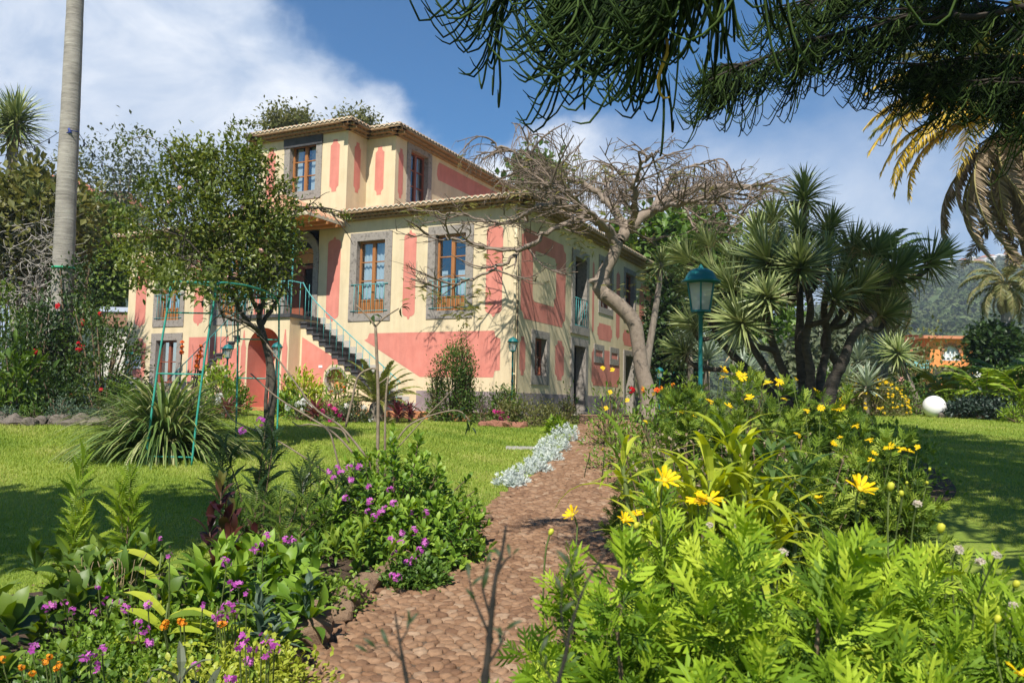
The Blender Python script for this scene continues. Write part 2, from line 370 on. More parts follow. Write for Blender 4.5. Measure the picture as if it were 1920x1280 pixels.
        mb.add(V.reshape(-1, 3), F, 0, np.repeat(tn, (R_-1)*na), True)
        cap = (np.arange(na)[None]+(R_-1)*na+np.arange(N)[:, None]*R_*na); mb.ls.append((cap+mb.n-N*R_*na).ravel()); mb.lt.append(np.full(N, na)); mb.mi.append(np.zeros(N, int)); mb.t.append(tn); mb.sm.append(np.ones(N, bool))
        cm = MATS.get('cobble_stone')
        if cm is None:
            cm, nt, b, out = new_mat('cobble_stone'); at_ = nnode(nt, 'ShaderNodeAttribute', attribute_name='tint'); tc = nnode(nt, 'ShaderNodeTexCoord'); MATS['cobble_stone'] = cm
            nz = nnode(nt, 'ShaderNodeTexNoise', Scale=38, Detail=6, Roughness=.7); nt.links.new(tc.outputs['Object'], nz.inputs['Vector'])
            c_ = ramp(nt, at_.outputs['Fac'], [(0, (.15, .082, .046)), (.3, (.22, .125, .07)), (.55, (.28, .17, .10)), (.8, (.18, .097, .052)), (1, (.33, .225, .145))])
            hs = nnode(nt, 'ShaderNodeHueSaturation'); nt.links.new(c_, hs.inputs['Color']); mr = nnode(nt, 'ShaderNodeMapRange'); mr.inputs[3].default_value = .5; mr.inputs[4].default_value = 1.45
            nt.links.new(nz.outputs['Fac'], mr.inputs[0]); nt.links.new(mr.outputs[0], hs.inputs['Value']); nt.links.new(hs.outputs[0], b.inputs['Base Color']); b.inputs['Roughness'].default_value = .85; b.inputs['Specular IOR Level'].default_value = .25
            bp = nnode(nt, 'ShaderNodeBump', Strength=.6, Distance=.006); nt.links.new(nz.outputs['Fac'], bp.inputs['Height']); nt.links.new(bp.outputs[0], b.inputs['Normal'])
        o = mb.build(name, [cm, rough_mat('path_dirt', (.06, .04, .026), (.14, .095, .06), 30, .95, .4, 60, bdist=.01)]); tag(o, kind='structure')
    cobble('cobblestone_path', 2.2, 9.5, .080, .066, [(1.0, -.3), (.97, .45), (.80, .86), (.5, 1.0)], 10)
    cobble('cobblestone_path', 9.5, 29.6, .105, .09, [(1.0, -.3), (.93, .6), (.6, 1.0)], 8)
    # ---- fallen leaves and bits along the path and under the plants
    q = np.stack([rr.uniform(-4.5, 4.5, 5200), rr.uniform(2.2, 14, 5200)], -1); dl = q[:, 0]-PATH_LEFT(q[:, 1]); k = ((dl > -2.5) & (dl < 0)) | ((dl > WID-.25) & (dl < WID+2)) | ((dl > 0) & (dl < .2)) | (rr.random(len(q)) < .07); q = q[k]; q = q[(q[:, 1] < 9) | (rr.random(len(q)) < .3)]
    n = len(q); p3 = np.stack([q[:, 0], q[:, 1], G(q[:, 0], q[:, 1])+.035], -1); d = rand_dirs(rr, n)*[1, 1, .15]
    lf = ([(0, 0, 0), (.5, .28, .1), (1, 0, 0), (.5, -.28, .06)], [(0, 1, 2), (0, 2, 3)])
    tag(MB().inst(lf, p3, d, unit(rand_dirs(rr, n)*.4+[0, 0, 1.]), .018+.03*rr.random(n)).build('leaf_litter', leaf_mat('litter', [(.10, .06, .03), (.2, .13, .06), (.32, .24, .12), (.14, .13, .04)], .8, .1)), kind='stuff')

    # ---- soil of the two flower beds
    soil = rough_mat('bed_soil', (.035, .024, .016), (.085, .055, .035), 9, .95, .8, 40, c3=(.05, .035, .022), bdist=.04)
    def loft(name, A, B, n=60, k=14):
        def rs(Q): Q = np.array(Q, float); d = np.r_[0, np.cumsum(np.linalg.norm(np.diff(Q, axis=0), axis=1))]; u = np.linspace(0, d[-1], n); return np.stack([np.interp(u, d, Q[:, 0]), np.interp(u, d, Q[:, 1])], -1)
        A = rs(spline(A, n) if len(A) < 10 else A); B = rs(spline(B, n) if len(B) < 10 else B); t = np.linspace(0, 1, k)[None, :, None]; V = A[:, None]*(1-t)+B[:, None]*t
        V = np.dstack([V, G(V[..., 0], V[..., 1])+.012+.05*np.sin(pi*t[..., 0])+.02*rng_of(4).random(V.shape[:2])])
        i = np.arange(n-1)[:, None]*k; j = np.arange(k-1)[None]; F = np.stack([i+j, i+k+j, i+k+j+1, i+j+1], -1).reshape(-1, 4)
        o = MB().add(V, F, smooth=True).build(name, soil); tag(o, kind='structure')
    yl = np.linspace(2.2, 8.45, 25)
    A_ = np.array([(-8, 2.2), (-7.4, 3.8), (-6.2, 5.6), (-4.4, 6.9), (-2.4, 8.0), (-.62, 8.55)])
    loft('flower_bed_soil', [(-8, 2.2), (-6.6, 3.4), (-4.6, 4.9), (-3.2, 6.0), (-1.8, 7.4), (-.58, 8.45)], [(float(PATH_LEFT(y))+.02, y) for y in yl])
    yr = np.linspace(2.0, 21, 60)
    loft('flower_bed_soil', [(float(PATH_LEFT(y))+WID-.03, y) for y in yr], [(5.2, 2.0), (3.6, 4), (3.5, 6), (4.4, 9), (6.6, 12), (7.6, 16), (6.5, 21)], k=20)
    yb = np.array([18.6, 19.6, 20.5, 22])
    loft('flower_bed_soil', [(-30, 18.2), (-14, 18.4), (-10, 19.3), (-8.6, 21.6)], [(-30, 30), (-22, 34), (-16, 34), (-10, 28)])
build_setting()

# ---- hills far to the right, with their wood and houses
def build_hills():
    m = rough_mat('hill_ground', (.045, .075, .022), (.10, .14, .045), .012, .95, 0, c3=(.15, .15, .07))
    r = rng_of(21)
    def ridge(px):   # skyline row of the hill for a column of the photograph
        return np.interp(px, [1100, 1300, 1500, 1600, 1700, 1760, 1820, 1880, 1930, 2050, 2200, 2500], [700, 640, 590, 552, 520, 506, 492, 487, 484, 470, 452, 440])
    D0, D1 = 230., 900.
    px = np.linspace(1080, 2600, 90); t = np.linspace(0, 1, 46); V = []; nz = r.normal(size=(46, 90))
    for k in range(3): nz = (np.roll(nz, 1, 0)+np.roll(nz, -1, 0)+np.roll(nz, 1, 1)+np.roll(nz, -1, 1)+nz)/5
    for a, tt in enumerate(t):
        Y = D0+(D1-D0)*tt
        for b, p in enumerate(px):
            top = P(p, ridge(p), D1)[2]; x = P(p, 700, Y)[0]
            z = -2+(top+2)*(tt**.85)+nz[a, b]*16*sin(pi*min(1, tt*1.02))
            V.append((x, Y, z))
    n = len(px); i = np.arange(45)[:, None]*n; j = np.arange(n-1)[None]; F = np.stack([i+j, i+j+1, i+n+j+1, i+n+j], -1).reshape(-1, 4)
    V = np.array(V)
    V = np.vstack([V, V[-n:]+np.array([0, 60, -120])]); F = np.vstack([F, np.stack([45*n+j, 45*n+j+1, 46*n+j+1, 46*n+j], -1).reshape(-1, 4)])
    o = MB().add(V, F, smooth=True).build('hill', m); tag(o, kind='structure')
    W = V[:46*n].reshape(46, n, 3)
    def spot(tt, p):
        a = tt*45; ai = int(min(a, 44)); fa = a-ai; b = np.interp(p, px, np.arange(n)); bi = int(min(b, n-2)); fb = b-bi
        return (W[ai, bi]*(1-fa)*(1-fb)+W[ai+1, bi]*fa*(1-fb)+W[ai, bi+1]*(1-fa)*fb+W[ai+1, bi+1]*fa*fb)
    # the wood: thousands of crowns of leaf tufts
    mb = MB(); tuft = ([(0, -.5, 0), (.6, -.2, .25), (0, .5, .1), (-.55, .15, .3)], [(0, 1, 2, 3)])
    NT = 9000; pos = []; sz = []; tint = []
    for k in range(NT):
        tt = r.random()**1.1*.97; p = 1120+r.random()*1400
        dens = .95 if tt < .55 else .5
        if r.random() > dens: continue
        c = spot(tt, p); s = (1.5+2.8*r.random()**1.5)*(.8+.6*tt); nl = 18; d = rand_dirs(r, nl); d[:, 2] = np.abs(d[:, 2])
        q = c+d*s*np.array([.8, .8, .95])*(.6+.45*r.random((nl, 1)))+[0, 0, s*.2]
        pos.append(q); sz.append(np.full(nl, s*.62)); tint.append(np.clip(np.full(nl, .5*r.random()+.35*tt)+.2*r.random(nl), 0, 1))
    pos = np.concatenate(pos); sz = np.concatenate(sz); tint = np.concatenate(tint); d = rand_dirs(r, len(pos)); up = unit(rand_dirs(r, len(pos))+[0, -.3, .9])
    mb.inst(tuft, pos, d, up, sz, 0, tint)
    tag(mb.build('hillside_forest', leaf_mat('far_foliage', [(.035, .06, .022), (.06, .09, .03), (.095, .12, .045), (.14, .145, .07)], .8, .1, .1)), kind='stuff')
    # houses on the ridge
    wm = rough_mat('far_wall', (.72, .68, .6), (.8, .77, .7), .3, .9, 0); rm = rough_mat('far_roof', (.4, .16, .08), (.5, .22, .12), .5, .9, 0)
    hs = [(1812, .93, 9, 'white hillside house nearest the yucca, left end of the ridge houses', 1), (1828, .95, 7, 'small white house with a low roof just right of the ridge houses\' left end', 0), (1850, .90, 8, 'cream house halfway down the row below the ridge top', 1), (1862, .985, 13, 'widest red roofed house, highest on the hill ridge', 1), (1880, .96, 8, 'pale house tucked under the highest red roofed one', 0),
          (1893, .985, 9, 'pale red roofed house on the crest beside the palm fronds', 1), (1838, .86, 8, 'lowest cream house at the foot of the ridge row', 1), (1870, .88, 11, 'long cream terrace house across the slope below the crest', 0), (1903, .93, 8, 'white flat roofed house at the right end of the ridge row', 0), (1785, .95, 7, 'lone white house on the ridge by the yucca leaf tips', 0)]
    for p, tt, w, lab, red in hs:
        c = spot(tt, p); h = thing('hillside_house', c, lab, 'house', 'houses on the hill ridge', rz=r.uniform(-.4, .4))
        b = MB().box((-w/2, -4, -3), (w/2, 4, 5)); b.build('wall', wm, h)
        rf = MB().add([(-w/2-.5, -4.5, 5), (w/2+.5, -4.5, 5), (w/2+.5, 4.5, 5), (-w/2-.5, 4.5, 5), (-w/2+2, 0, 7.2), (w/2-2, 0, 7.2)], [(0, 1, 5, 4), (1, 2, 5), (2, 3, 4, 5), (3, 0, 4), (0, 3, 2, 1)])
        rf.build('roof', rm if red else wm, h)
        wn = MB()
        for q in range(3):
            x = -w/2+w*(q+.7)/3.4; wn.box((x-.6, -4.06, 1), (x+.6, -3.98, 3))
        wn.build('window', rough_mat('far_window', (.05, .06, .08), (.08, .09, .1), 1, .3, 0), h)
build_hills()
# ================================================================== THE VILLA
HA = P(972, 600, 24.5); HA = np.array([HA[0], HA[1], 0.]); GZ = -.47
def villa_materials():
    r = {}
    r['cream'] = rough_mat('cream_plaster', (.57, .462, .285), (.64, .53, .345), 1.3, .9, .12, 30, c3=(.60, .495, .312), bdist=.01, stain=.16)
    r['pink'] = rough_mat('pink_paint', (.54, .185, .14), (.63, .24, .185), 2.2, .85, .12, 30, bdist=.01, stain=.16)
    r['plinth'] = rough_mat('mauve_plinth', (.20, .165, .17), (.30, .25, .255), 3, .9, .2, 30, bdist=.01, stain=.3)
    r['stone'] = rough_mat('basalt_surround', (.10, .088, .076), (.285, .255, .225), 7, .9, .6, 30, c3=(.185, .165, .146), bdist=.01)
    r['dark'] = rough_mat('dark_basalt', (.035, .035, .037), (.075, .075, .08), 5, .9, .4, 30, bdist=.01)
    r['wood'] = rough_mat('varnished_wood', (.27, .105, .032), (.38, .165, .055), 3, .5, .1, 20, stretch=(6, 6, .5), bdist=.005)
    r['redwood'] = rough_mat('red_brown_wood', (.20, .06, .035), (.30, .10, .055), 3, .55, .1, 20, stretch=(6, 6, .5), bdist=.005)
    r['glass'] = glass_mat('window_glass', (.75, .82, .86), .2)
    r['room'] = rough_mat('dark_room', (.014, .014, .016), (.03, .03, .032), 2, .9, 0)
    r['curtain'] = rough_mat('pale_curtain', (.45, .50, .50), (.62, .66, .65), 14, .9, .1, stretch=(4, 4, .15))
    r['teal'] = rough_mat('teal_paint', (.06, .27, .27), (.10, .36, .36), 8, .5, .1, 40, bdist=.003)
    r['tile'] = tint_mat('clay_tile', [(.30, .13, .075), (.42, .22, .13), (.50, .32, .2), (.36, .2, .13)], .9, .2, .4, 25)
    r['lime'] = rough_mat('limewashed_tile_end', (.46, .38, .26), (.62, .54, .40), 12, .9, .3, 40, bdist=.005)
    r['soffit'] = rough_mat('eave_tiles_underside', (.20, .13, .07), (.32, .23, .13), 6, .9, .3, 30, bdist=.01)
    r['speckle'] = rough_mat('speckled_skirting', (.22, .2, .18), (.62, .58, .5), 45, .9, .3, 60, bdist=.005)
    r['orange'] = rough_mat('ochre_paint', (.50, .21, .075), (.62, .29, .11), 2, .85, .1)
    r['sign'] = rough_mat('white_enamel', (.72, .72, .7), (.8, .8, .78), 3, .4, 0)
    return r

def build_villa():
    M = villa_materials()
    th = thing('villa', (HA[0], HA[1], GZ), 'cream and pink two storey villa with tiled roofs and an outside staircase', 'house', rz=-YAW)
    def F_(u, o, z): return (-u, -o, z-GZ)            # front facade: u to the left of the corner, o outwards
    def R_(w, o, z): return (o, w, z-GZ)              # right facade: w back from the corner, o outwards
    def plane(o0=0., side='F', base=0.):
        if side == 'F': return lambda a, z, d=0.: F_(a, o0+d, z)
        return lambda a, z, d=0.: R_(a, base+d, z)
    def wall(mb, f, a0, a1, z0, z1, holes, depth=.28, flip=False, mat=0):
        """a wall with real openings; holes (a0, a1, z0, z1); reveals go inwards"""
        xs = sorted({a0, a1, *[h[0] for h in holes], *[h[1] for h in holes]}); zs = sorted({z0, z1, *[h[2] for h in holes], *[h[3] for h in holes]})
        for i in range(len(xs)-1):
            for j in range(len(zs)-1):
                x, z = (xs[i]+xs[i+1])/2, (zs[j]+zs[j+1])/2
                if not (a0 <= x <= a1 and z0 <= z <= z1): continue
                if any(h[0] < x < h[1] and h[2] < z < h[3] for h in holes): continue
                mb.add([f(xs[i], zs[j]), f(xs[i+1], zs[j]), f(xs[i+1], zs[j+1]), f(xs[i], zs[j+1])], [(0, 1, 2, 3)], mat)
        for h in holes:
            c = [(h[0], h[2]), (h[1], h[2]), (h[1], h[3]), (h[0], h[3])]
            for k in range(4):
                p, q = c[k], c[(k+1) % 4]
                mb.add([f(*p), f(*q), f(*q, -depth), f(*p, -depth)], [(0, 1, 2, 3)], mat)
    def panel(mb, f, pts, d=.004, mat=1):
        """a painted field: outline laid just proud of the plaster"""
        n = len(pts); mb.add([f(a, z, d) for a, z in pts], [tuple(range(n))], mat)
    def stripe(mb, f, a0, a1, z0, z1, tip=.24, mat=1):
        """tall painted stripe with scalloped pointed ends"""
        w = a1-a0; c = (a0+a1)/2; s = .19*w
        def end(z, sg):
            zb = z-sg*tip; out = [(a0, zb-sg*.02)]
            for k in range(6):
                t = k/5*pi/2; out.append((a0+ (c-s*.6-a0)*(1-cos(t)) if True else 0, zb+sg*(tip*.62)*sin(t)))
            out.append((c-s*.6, zb+sg*tip*.7)); out.append((c-s*.25, z))
            return out
        b = end(z0, -1); t = end(z1, 1)
        mir = lambda L: [(2*c-a, z) for a, z in L]
        panel(mb, f, b+mir(b)[::-1]+mir(t)+t[::-1], mat=mat)
    def short_stripe(mb, f, a0, a1, z0, z1, mat=1):
        c = (a0+a1)/2; w = a1-a0; e = .1; q = .25*w
        h = [(a0, z0+e*2), (a0+q*.6, z0+e*1.6), (a0+q, z0+e), (a0+q, z0), (a1-q, z0), (a1-q, z0+e), (a1-q*.6, z0+e*1.6), (a1, z0+e*2)]
        panel(mb, f, h+[(a, z1-(z-z0)) for a, z in h[::-1]], mat=mat)
    def scallop(mb, f, a0, a1, z0, z1, q=.18, corners=(1, 1, 1, 1), mat=1):
        """rectangle with hollowed corners"""
        out = []
        for k, (a, z, sa, sz) in enumerate(((a0, z0, 1, 1), (a1, z0, -1, 1), (a1, z1, -1, -1), (a0, z1, 1, -1))):
            if not corners[k]: out.append((a, z)); continue
            ts = np.linspace(0, pi/2, 7); arc = [(a+sa*q*sin(t), z+sz*q*cos(t)) for t in ts]
            out += arc if k % 2 == 0 else arc[::-1]
        panel(mb, f, out, mat=mat)
    def frame_ring(f, a0, a1, z0, z1, b, bt=None, bb=None, d=.03, rev=.24):
        """stone surround: ring proud of the wall with its own reveal"""
        bt = b if bt is None else bt; bb = b if bb is None else bb
        mb = MB(); I = [(a0+b, z0+bb), (a1-b, z0+bb), (a1-b, z1-bt), (a0+b, z1-bt)]; O = [(a0, z0), (a1, z0), (a1, z1), (a0, z1)]
        for k in range(4):
            p, q, p2, q2 = O[k], O[(k+1) % 4], I[k], I[(k+1) % 4]
            mb.add([f(*p, d), f(*q, d), f(*q2, d), f(*p2, d)], [(0, 1, 2, 3)]); mb.add([f(*p, -.02), f(*q, -.02), f(*q, d), f(*p, d)], [(0, 1, 2, 3)])
            mb.add([f(*p2, d), f(*q2, d), f(*q2, -rev), f(*p2, -rev)], [(0, 1, 2, 3)])
        return mb, (a0+b, a1-b, z0+bb, z1-bt)
    def bar(mb, f, a0, a1, z0, z1, d0, d1, mat=0):
        V = [f(a, z, d) for d in (d0, d1) for a, z in ((a0, z0), (a1, z0), (a1, z1), (a0, z1))]
        mb.add(V, [(0, 3, 2, 1), (4, 5, 6, 7), (0, 1, 5, 4), (1, 2, 6, 5), (2, 3, 7, 6), (3, 0, 4, 7)], mat)
    def window(f, a0, a1, z0, z1, b=.28, bt=None, bb=.26, rows=3, panel_z=None, curtain=None, rail=False, wood='wood', label=None, open_leaf=False, stone='stone', name='window', half=False):
        mb, (i0, i1, j0, j1) = frame_ring(f, a0, a1, z0, z1, b, bt, bb)
        w = mb.build('window' if name == 'window' else name, M[stone], th)
        if label: w['label'] = label
        ch = []
        c = MB(); s = .065; D0, D1 = -.24, -.17
        bar(c, f, i0, i0+s, j0, j1, D0, D1); bar(c, f, i1-s, i1, j0, j1, D0, D1); bar(c, f, i0+s, i1-s, j1-s, j1, D0, D1); bar(c, f, i0+s, i1-s, j0, j0+s, D0, D1)
        m = (i0+i1)/2; bar(c, f, m-.06, m+.06, j0+s, j1-s, D0, D1+.01)
        pz = j0+s if panel_z is None else panel_z
        for k in range(1, rows):
            z = pz+(j1-s-pz)*k/rows
            bar(c, f, i0+s, m-.06, z-.018, z+.018, D0+.01, D1-.01); bar(c, f, m+.06, i1-s, z-.018, z+.018, D0+.01, D1-.01)
        if panel_z is not None:
            for x0, x1 in ((i0+s, m-.06), (m+.06, i1-s)):
                bar(c, f, x0, x1, j0+s, panel_z, D0+.01, D1-.025); bar(c, f, x0, x1, panel_z-.05, panel_z, D0+.012, D1-.005)
        c.build('frame', M[wood], w)
        g = MB().add([f(i0+s, pz, -.215), f(i1-s, pz, -.215), f(i1-s, j1-s, -.215), f(i0+s, j1-s, -.215)], [(0, 1, 2, 3)]); g.build('pane', M['glass'], w)
        rm = MB(); e = 1.0
        q = [(i0, j0), (i1, j0), (i1, j1), (i0, j1)]
        for k in range(4): p_, q_ = q[k], q[(k+1) % 4]; rm.add([f(*p_, -.245), f(*q_, -.245), f(*q_, -e), f(*p_, -e)], [(0, 1, 2, 3)])
        rm.add([f(*p_, -e) for p_ in q], [(0, 1, 2, 3)]); rm.build('room_recess', M['room'], w)
        if curtain:
            zt = j1-s if curtain is True else curtain; cu = MB(); n = 24
            for x0, x1 in (((i0+s, i1-s),) if not half else ((i0+s, i0+s+.35*(i1-i0)), (i1-s-.2*(i1-i0), i1-s))):
                xs = np.linspace(x0, x1, n); dd = -.34+.025*np.sin(np.arange(n)*1.9)
                V = [f(x, pz, d) for x, d in zip(xs, dd)]+[f(x, zt, d) for x, d in zip(xs, dd)]
                cu.add(V, [(k, k+1, n+k+1, n+k) for k in range(n-1)], smooth=True)
            cu.build('curtain', M['curtain'], w)
        if rail:
            rl = MB(); z0r, z1r = j0+.02, j0+.98
            for k in range(8):
                a = i0-.12+(i1-i0+.24)*(k+.5)/8; rl.tube([f(a, z0r, .05), f(a, z1r, .05)], .011, 5)
            rl.tube([f(i0-.18, z1r, .05), f(i1+.18, z1r, .05)], .016, 6); rl.tube([f(i0-.18, z0r+.06, .05), f(i1+.18, z0r+.06, .05)], .012, 5)
            for a in (i0-.17, i1+.17): rl.tube([f(a, z1r, .055), f(a, z1r, -.02)], .014, 5)
            rl.build('railing', M['teal'], w)
        return w
    def door(f, a0, a1, z0, z1, b, label=None, leaf='redwood', ajar=True):
        mb, (i0, i1, j0, j1) = frame_ring(f, a0, a1, z0, z1, b, None, 0.0, .05, .34)
        d = mb.build('door', M['stone'], th)
        if label: d['label'] = label
        rm = MB(); e = 1.6; q = [(i0, j0), (i1, j0), (i1, j1), (i0, j1)]
        for k in range(4): p_, q_ = q[k], q[(k+1) % 4]; rm.add([f(*p_, -.34), f(*q_, -.34), f(*q_, -e), f(*p_, -e)], [(0, 1, 2, 3)])
        rm.add([f(*p_, -e) for p_ in q], [(0, 1, 2, 3)]); rm.build('room_recess', M['room'], d)
        lf = MB(); m = i0+.45*(i1-i0)
        bar(lf, f, i0, m, j0, j1, -.33, -.27); bar(lf, f, i0+.08, m-.08, j0+1.1, j1-.15, -.275, -.26, 1); bar(lf, f, i0+.08, m-.08, j0+.15, j0+.95, -.275, -.255)
        lf.build('door_leaf', [M[leaf], M['room']], d)
        hd = MB().tube([f(m-.05, j0+1.0, -.25), f(m-.05, j0+1.14, -.25)], .012, 6); hd.build('handle', M['dark'], d)
        return d

    # ---------------------------------------------------------------- walls
    ff = plane(); zt, zb = 6.3, -1.0; FW = 17.45; RW = 14.92
    wins = [(14.28, 15.97, 2.58, 5.59), (11.0+.02, 12.72, 2.58, 5.59), (4.73, 6.45, 2.57, 5.59), (1.62, 3.32, 2.57, 5.59)]
    low = (14.29, 15.99, .3, 2.33)
    W = MB(); cut = lambda h, b=.06: (h[0]+b, h[1]-b, h[2]+b, h[3]-b)
    adoor = (7.95, 9.37, 2.45, 4.5)
    wall(W, ff, 0, FW, zb, zt, [cut(h) for h in wins]+[cut(low), (7.84, 9.48, 2.45, 5.9)], mat=0)
    rf = plane(side='R')
    rw = {'fdoor': (4.26, 5.93, 2.47, 5.47), 'w3': (7.05, 8.74, 3.45, 5.71), 'w4': (10.1, 11.76, 3.45, 5.71), 'lw': (.97, 2.37, .52, 2.26), 'ld': (4.25, 5.92, -.5, 2.27), 's1': (6.62, 7.72, 1.51, 2.21), 's2': (8.43, 9.53, 1.51, 2.21), 'ld2': (10.12, 11.65, -.5, 2.21)}
    wall(W, rf, 0, RW, zb, zt, [cut(h) for h in rw.values()], mat=0)
    # hidden sides
    W.add([F_(FW, 0, zb), F_(FW, -RW, zb), F_(FW, -RW, zt), F_(FW, 0, zt)], [(0, 1, 2, 3)]); W.add([F_(0, -RW, zb), F_(FW, -RW, zb), F_(FW, -RW, zt), F_(0, -RW, zt)], [(0, 1, 2, 3)])
    # upper storey: middle bay flush with the front, sides set back
    UL, UR, US0, US1, SB, UT, UB = 10.75, 6.73, 12.0, 5.5, 1.12, 9.54, 5.9; UD = 11.0
    uw = (7.85, 9.57, 7.0, 9.31)
    wall(W, ff, UR, UL, zt, UT, [cut(uw)])
    fs = plane(-SB); wall(W, fs, US1, UR, UB, UT, []); wall(W, fs, UL, US0, UB, UT, [])
    rs = plane(side='R', base=-UR); wall(W, rs, 0, SB, UB, UT, [])
    W.add([F_(UL, 0, UB), F_(UL, -SB, UB), F_(UL, -SB, UT), F_(UL, 0, UT)], [(0, 1, 2, 3)])
    ru = plane(side='R', base=-US1); u2 = (1.84, 3.5, 6.95, 9.31); wall(W, ru, SB, UD, UB, UT, [cut(u2)])
    W.add([F_(US0, -SB, UB), F_(US0, -UD, UB), F_(US0, -UD, UT), F_(US0, -SB, UT)], [(0, 1, 2, 3)]); W.add([F_(US1, -UD, UB), F_(US0, -UD, UB), F_(US0, -UD, UT), F_(US1, -UD, UT)], [(0, 1, 2, 3)])
    # painted fields
    for a0, a1 in ((16.42, 17.02), (13.27, 13.78), (10.2, 10.75), (6.87, 7.43), (3.77, 4.26), (.58, 1.16)): stripe(W, ff, a0, a1, 2.58, 5.54)
    # low band right of the stairs: its left end runs down along the staircase
    panel(W, ff, [(.6, .92), (.78, .9), (.82, .7), (3.5, .7), (5.75, 1.92), (5.62, 1.98), (5.55, 2.15), (.82, 2.15), (.78, 1.95), (.6, 1.9)][::-1])
    panel(W, ff, [(13.95, .3), (13.95, 2.15), (11.9, 2.15), (11.9, 1.9), (11.7, 1.9), (13.6, .7)]); scallop(W, ff, 16.3, 17.0, .45, 2.15, .2)
    for a0, a1 in ((10.0, 10.41), (7.08, 7.48)): short_stripe(W, ff, a0, a1, 7.15, 9.02)
    short_stripe(W, fs, 6.0-.02, 6.36, 7.2, 8.95); short_stripe(W, rs, .38, .74, 7.2, 9.0); short_stripe(W, ru, SB+.2, SB+.5, 7.1, 8.9)
    panel(W, ru, [(3.9, 8.62), (4.0, 8.42), (8.9, 8.42), (9.0, 8.62), (9.0, 9.12), (4.05, 9.12), (3.95, 8.95)])
    # right side: big square ring with a cream middle
    scallop(W, rf, .12, 3.72, 2.54, 5.4, .25)
    mid = [(1.02, 3.22), (1.15, 3.16), (2.7, 3.16), (2.72, 3.4), (2.86, 3.5), (2.86, 4.62), (2.74, 4.8), (1.15, 4.8), (1.12, 4.62), (.98, 4.58), (.98, 3.4)]
    panel(W, rf, mid, .008, 0)
    for a0, a1, z1 in ((6.38, 6.58, 5.38), (9.16, 9.62, 5.4)): stripe(W, rf, a0, a1, 2.57, z1, .2)
    for a0, a1 in ((6.98, 8.7), (10.05, 11.72)): scallop(W, rf, a0, a1, 2.42, 3.06, .17)
    scallop(W, rf, 12.32, 14.5, 3.2, 5.35, .25); panel(W, rf, [(13.0, 3.7), (13.9, 3.7), (13.9, 4.7), (13.0, 4.7)], .008, 0); scallop(W, rf, 13.6, 14.4, .8, 2.6, .2); scallop(W, rf, 12.2, 14.45, .75, 1.9, .2)
    short_stripe(W, rf, 2.9, 3.68, .72, 2.07); short_stripe(W, rf, .12, .54, .78, 1.98); scallop(W, rf, 6.4, 9.68, .63, 2.04, .16)
    W.build('wall', [M['cream'], M['pink']], th)
    # plinth
    for a0, a1 in ((0, 3.6), (10.4, 14.2), (16.1, FW)): pl = MB(); bar(pl, ff, a0, a1, zb, .26, -.05, .035); pl.build('plinth', M['plinth'], th)
    for a0, a1 in ((-.035, 4.25), (5.92, 10.12), (11.65, RW)): pl = MB(); bar(pl, rf, a0, a1, zb, .24, -.05, .036); pl.build('plinth', M['plinth'], th)
    # corner rainwater pipe
    dp = MB().tube([F_(.09, .09, -.3), F_(.09, .09, 6.2)], .045, 8)
    for z in (.8, 2.2, 3.6, 5.0): dp.tube([F_(.09, .09, z-.03), F_(.09, .09, z+.03)], .056, 8)
    dp.build('rainwater_pipe', M['cream'], th)
    cb = MB().tube([F_(.0, .03, .2), F_(.02, .04, 5.9)], .014, 5); cb.build('wall_cable', M['room'], th)

    # ---------------------------------------------------------------- windows and doors
    labs = ['tall French window at the far left of the upper floor', 'French window left of the arched door behind the rose', None, None]
    for k, h in enumerate(wins): window(ff, *h, rows=3, panel_z=h[2]+.75, curtain=(True if k == 2 else h[2]+1.6), rail=True, half=(k in (0, 3)))
    window(ff, *low, b=.28, bb=.1, rows=2, wood='redwood')
    window(ff, *uw, b=.26, bb=.3, rows=3, curtain=True, half=True)
    li = MB(); bar(li, ff, uw[0]-.02, uw[1]+.02, uw[3]-.37, uw[3]+.03, .0, .065); li.build('lintel', M['dark'], th)
    window(ru, *u2, b=.24, bb=.2, rows=3, curtain=True, half=True, wood='redwood')
    w = door(rf, *rw['fdoor'], .26)
    rl = MB()
    for k in range(6): a = 4.6+1.05*k/5; rl.tube([R_(a, .06, 2.7), R_(a, .06, 3.72)], .012, 5)
    rl.tube([R_(4.5, .06, 3.72), R_(5.75, .06, 3.72)], .016, 6); rl.tube([R_(4.5, .06, 2.74), R_(5.75, .06, 2.74)], .012, 6); rl.build('railing', M['teal'], w)
    sl = MB(); bar(sl, rf, 4.2, 5.97, 2.42, 2.72, -.2, .075); sl.build('sill', M['stone'], w)
    for k in ('w3', 'w4'): window(rf, *rw[k], b=.2, bb=.24, rows=3, wood='redwood')
    window(rf, *rw['lw'], b=.24, bt=.24, bb=.3, rows=2, wood='redwood', curtain=True, half=True)
    door(rf, *rw['ld'], .26); door(rf, *rw['ld2'], .22)
    for k in ('s1', 's2'): window(rf, *rw[k], b=.16, bt=.22, bb=.24, rows=1, wood='redwood')
    st = MB(); bar(st, rf, 4.1, 6.1, -.75, -.36, .052, .5); st.build('door_step', M['stone'], th)
    # arched front door on the landing
    ar = MB(); n = 18; cu, rz_, zs = 8.66, .85, 4.95; ri = .62
    ang = np.linspace(0, pi, n)
    O = [(cu-rz_, 2.45)]+[(cu-rz_*cos(t), zs+rz_*1.08*sin(t)) for t in ang]+[(cu+rz_, 2.45)]; I = [(cu-ri, 2.45)]+[(cu-ri*cos(t), zs+ri*.92*sin(t)) for t in ang]+[(cu+ri, 2.45)]
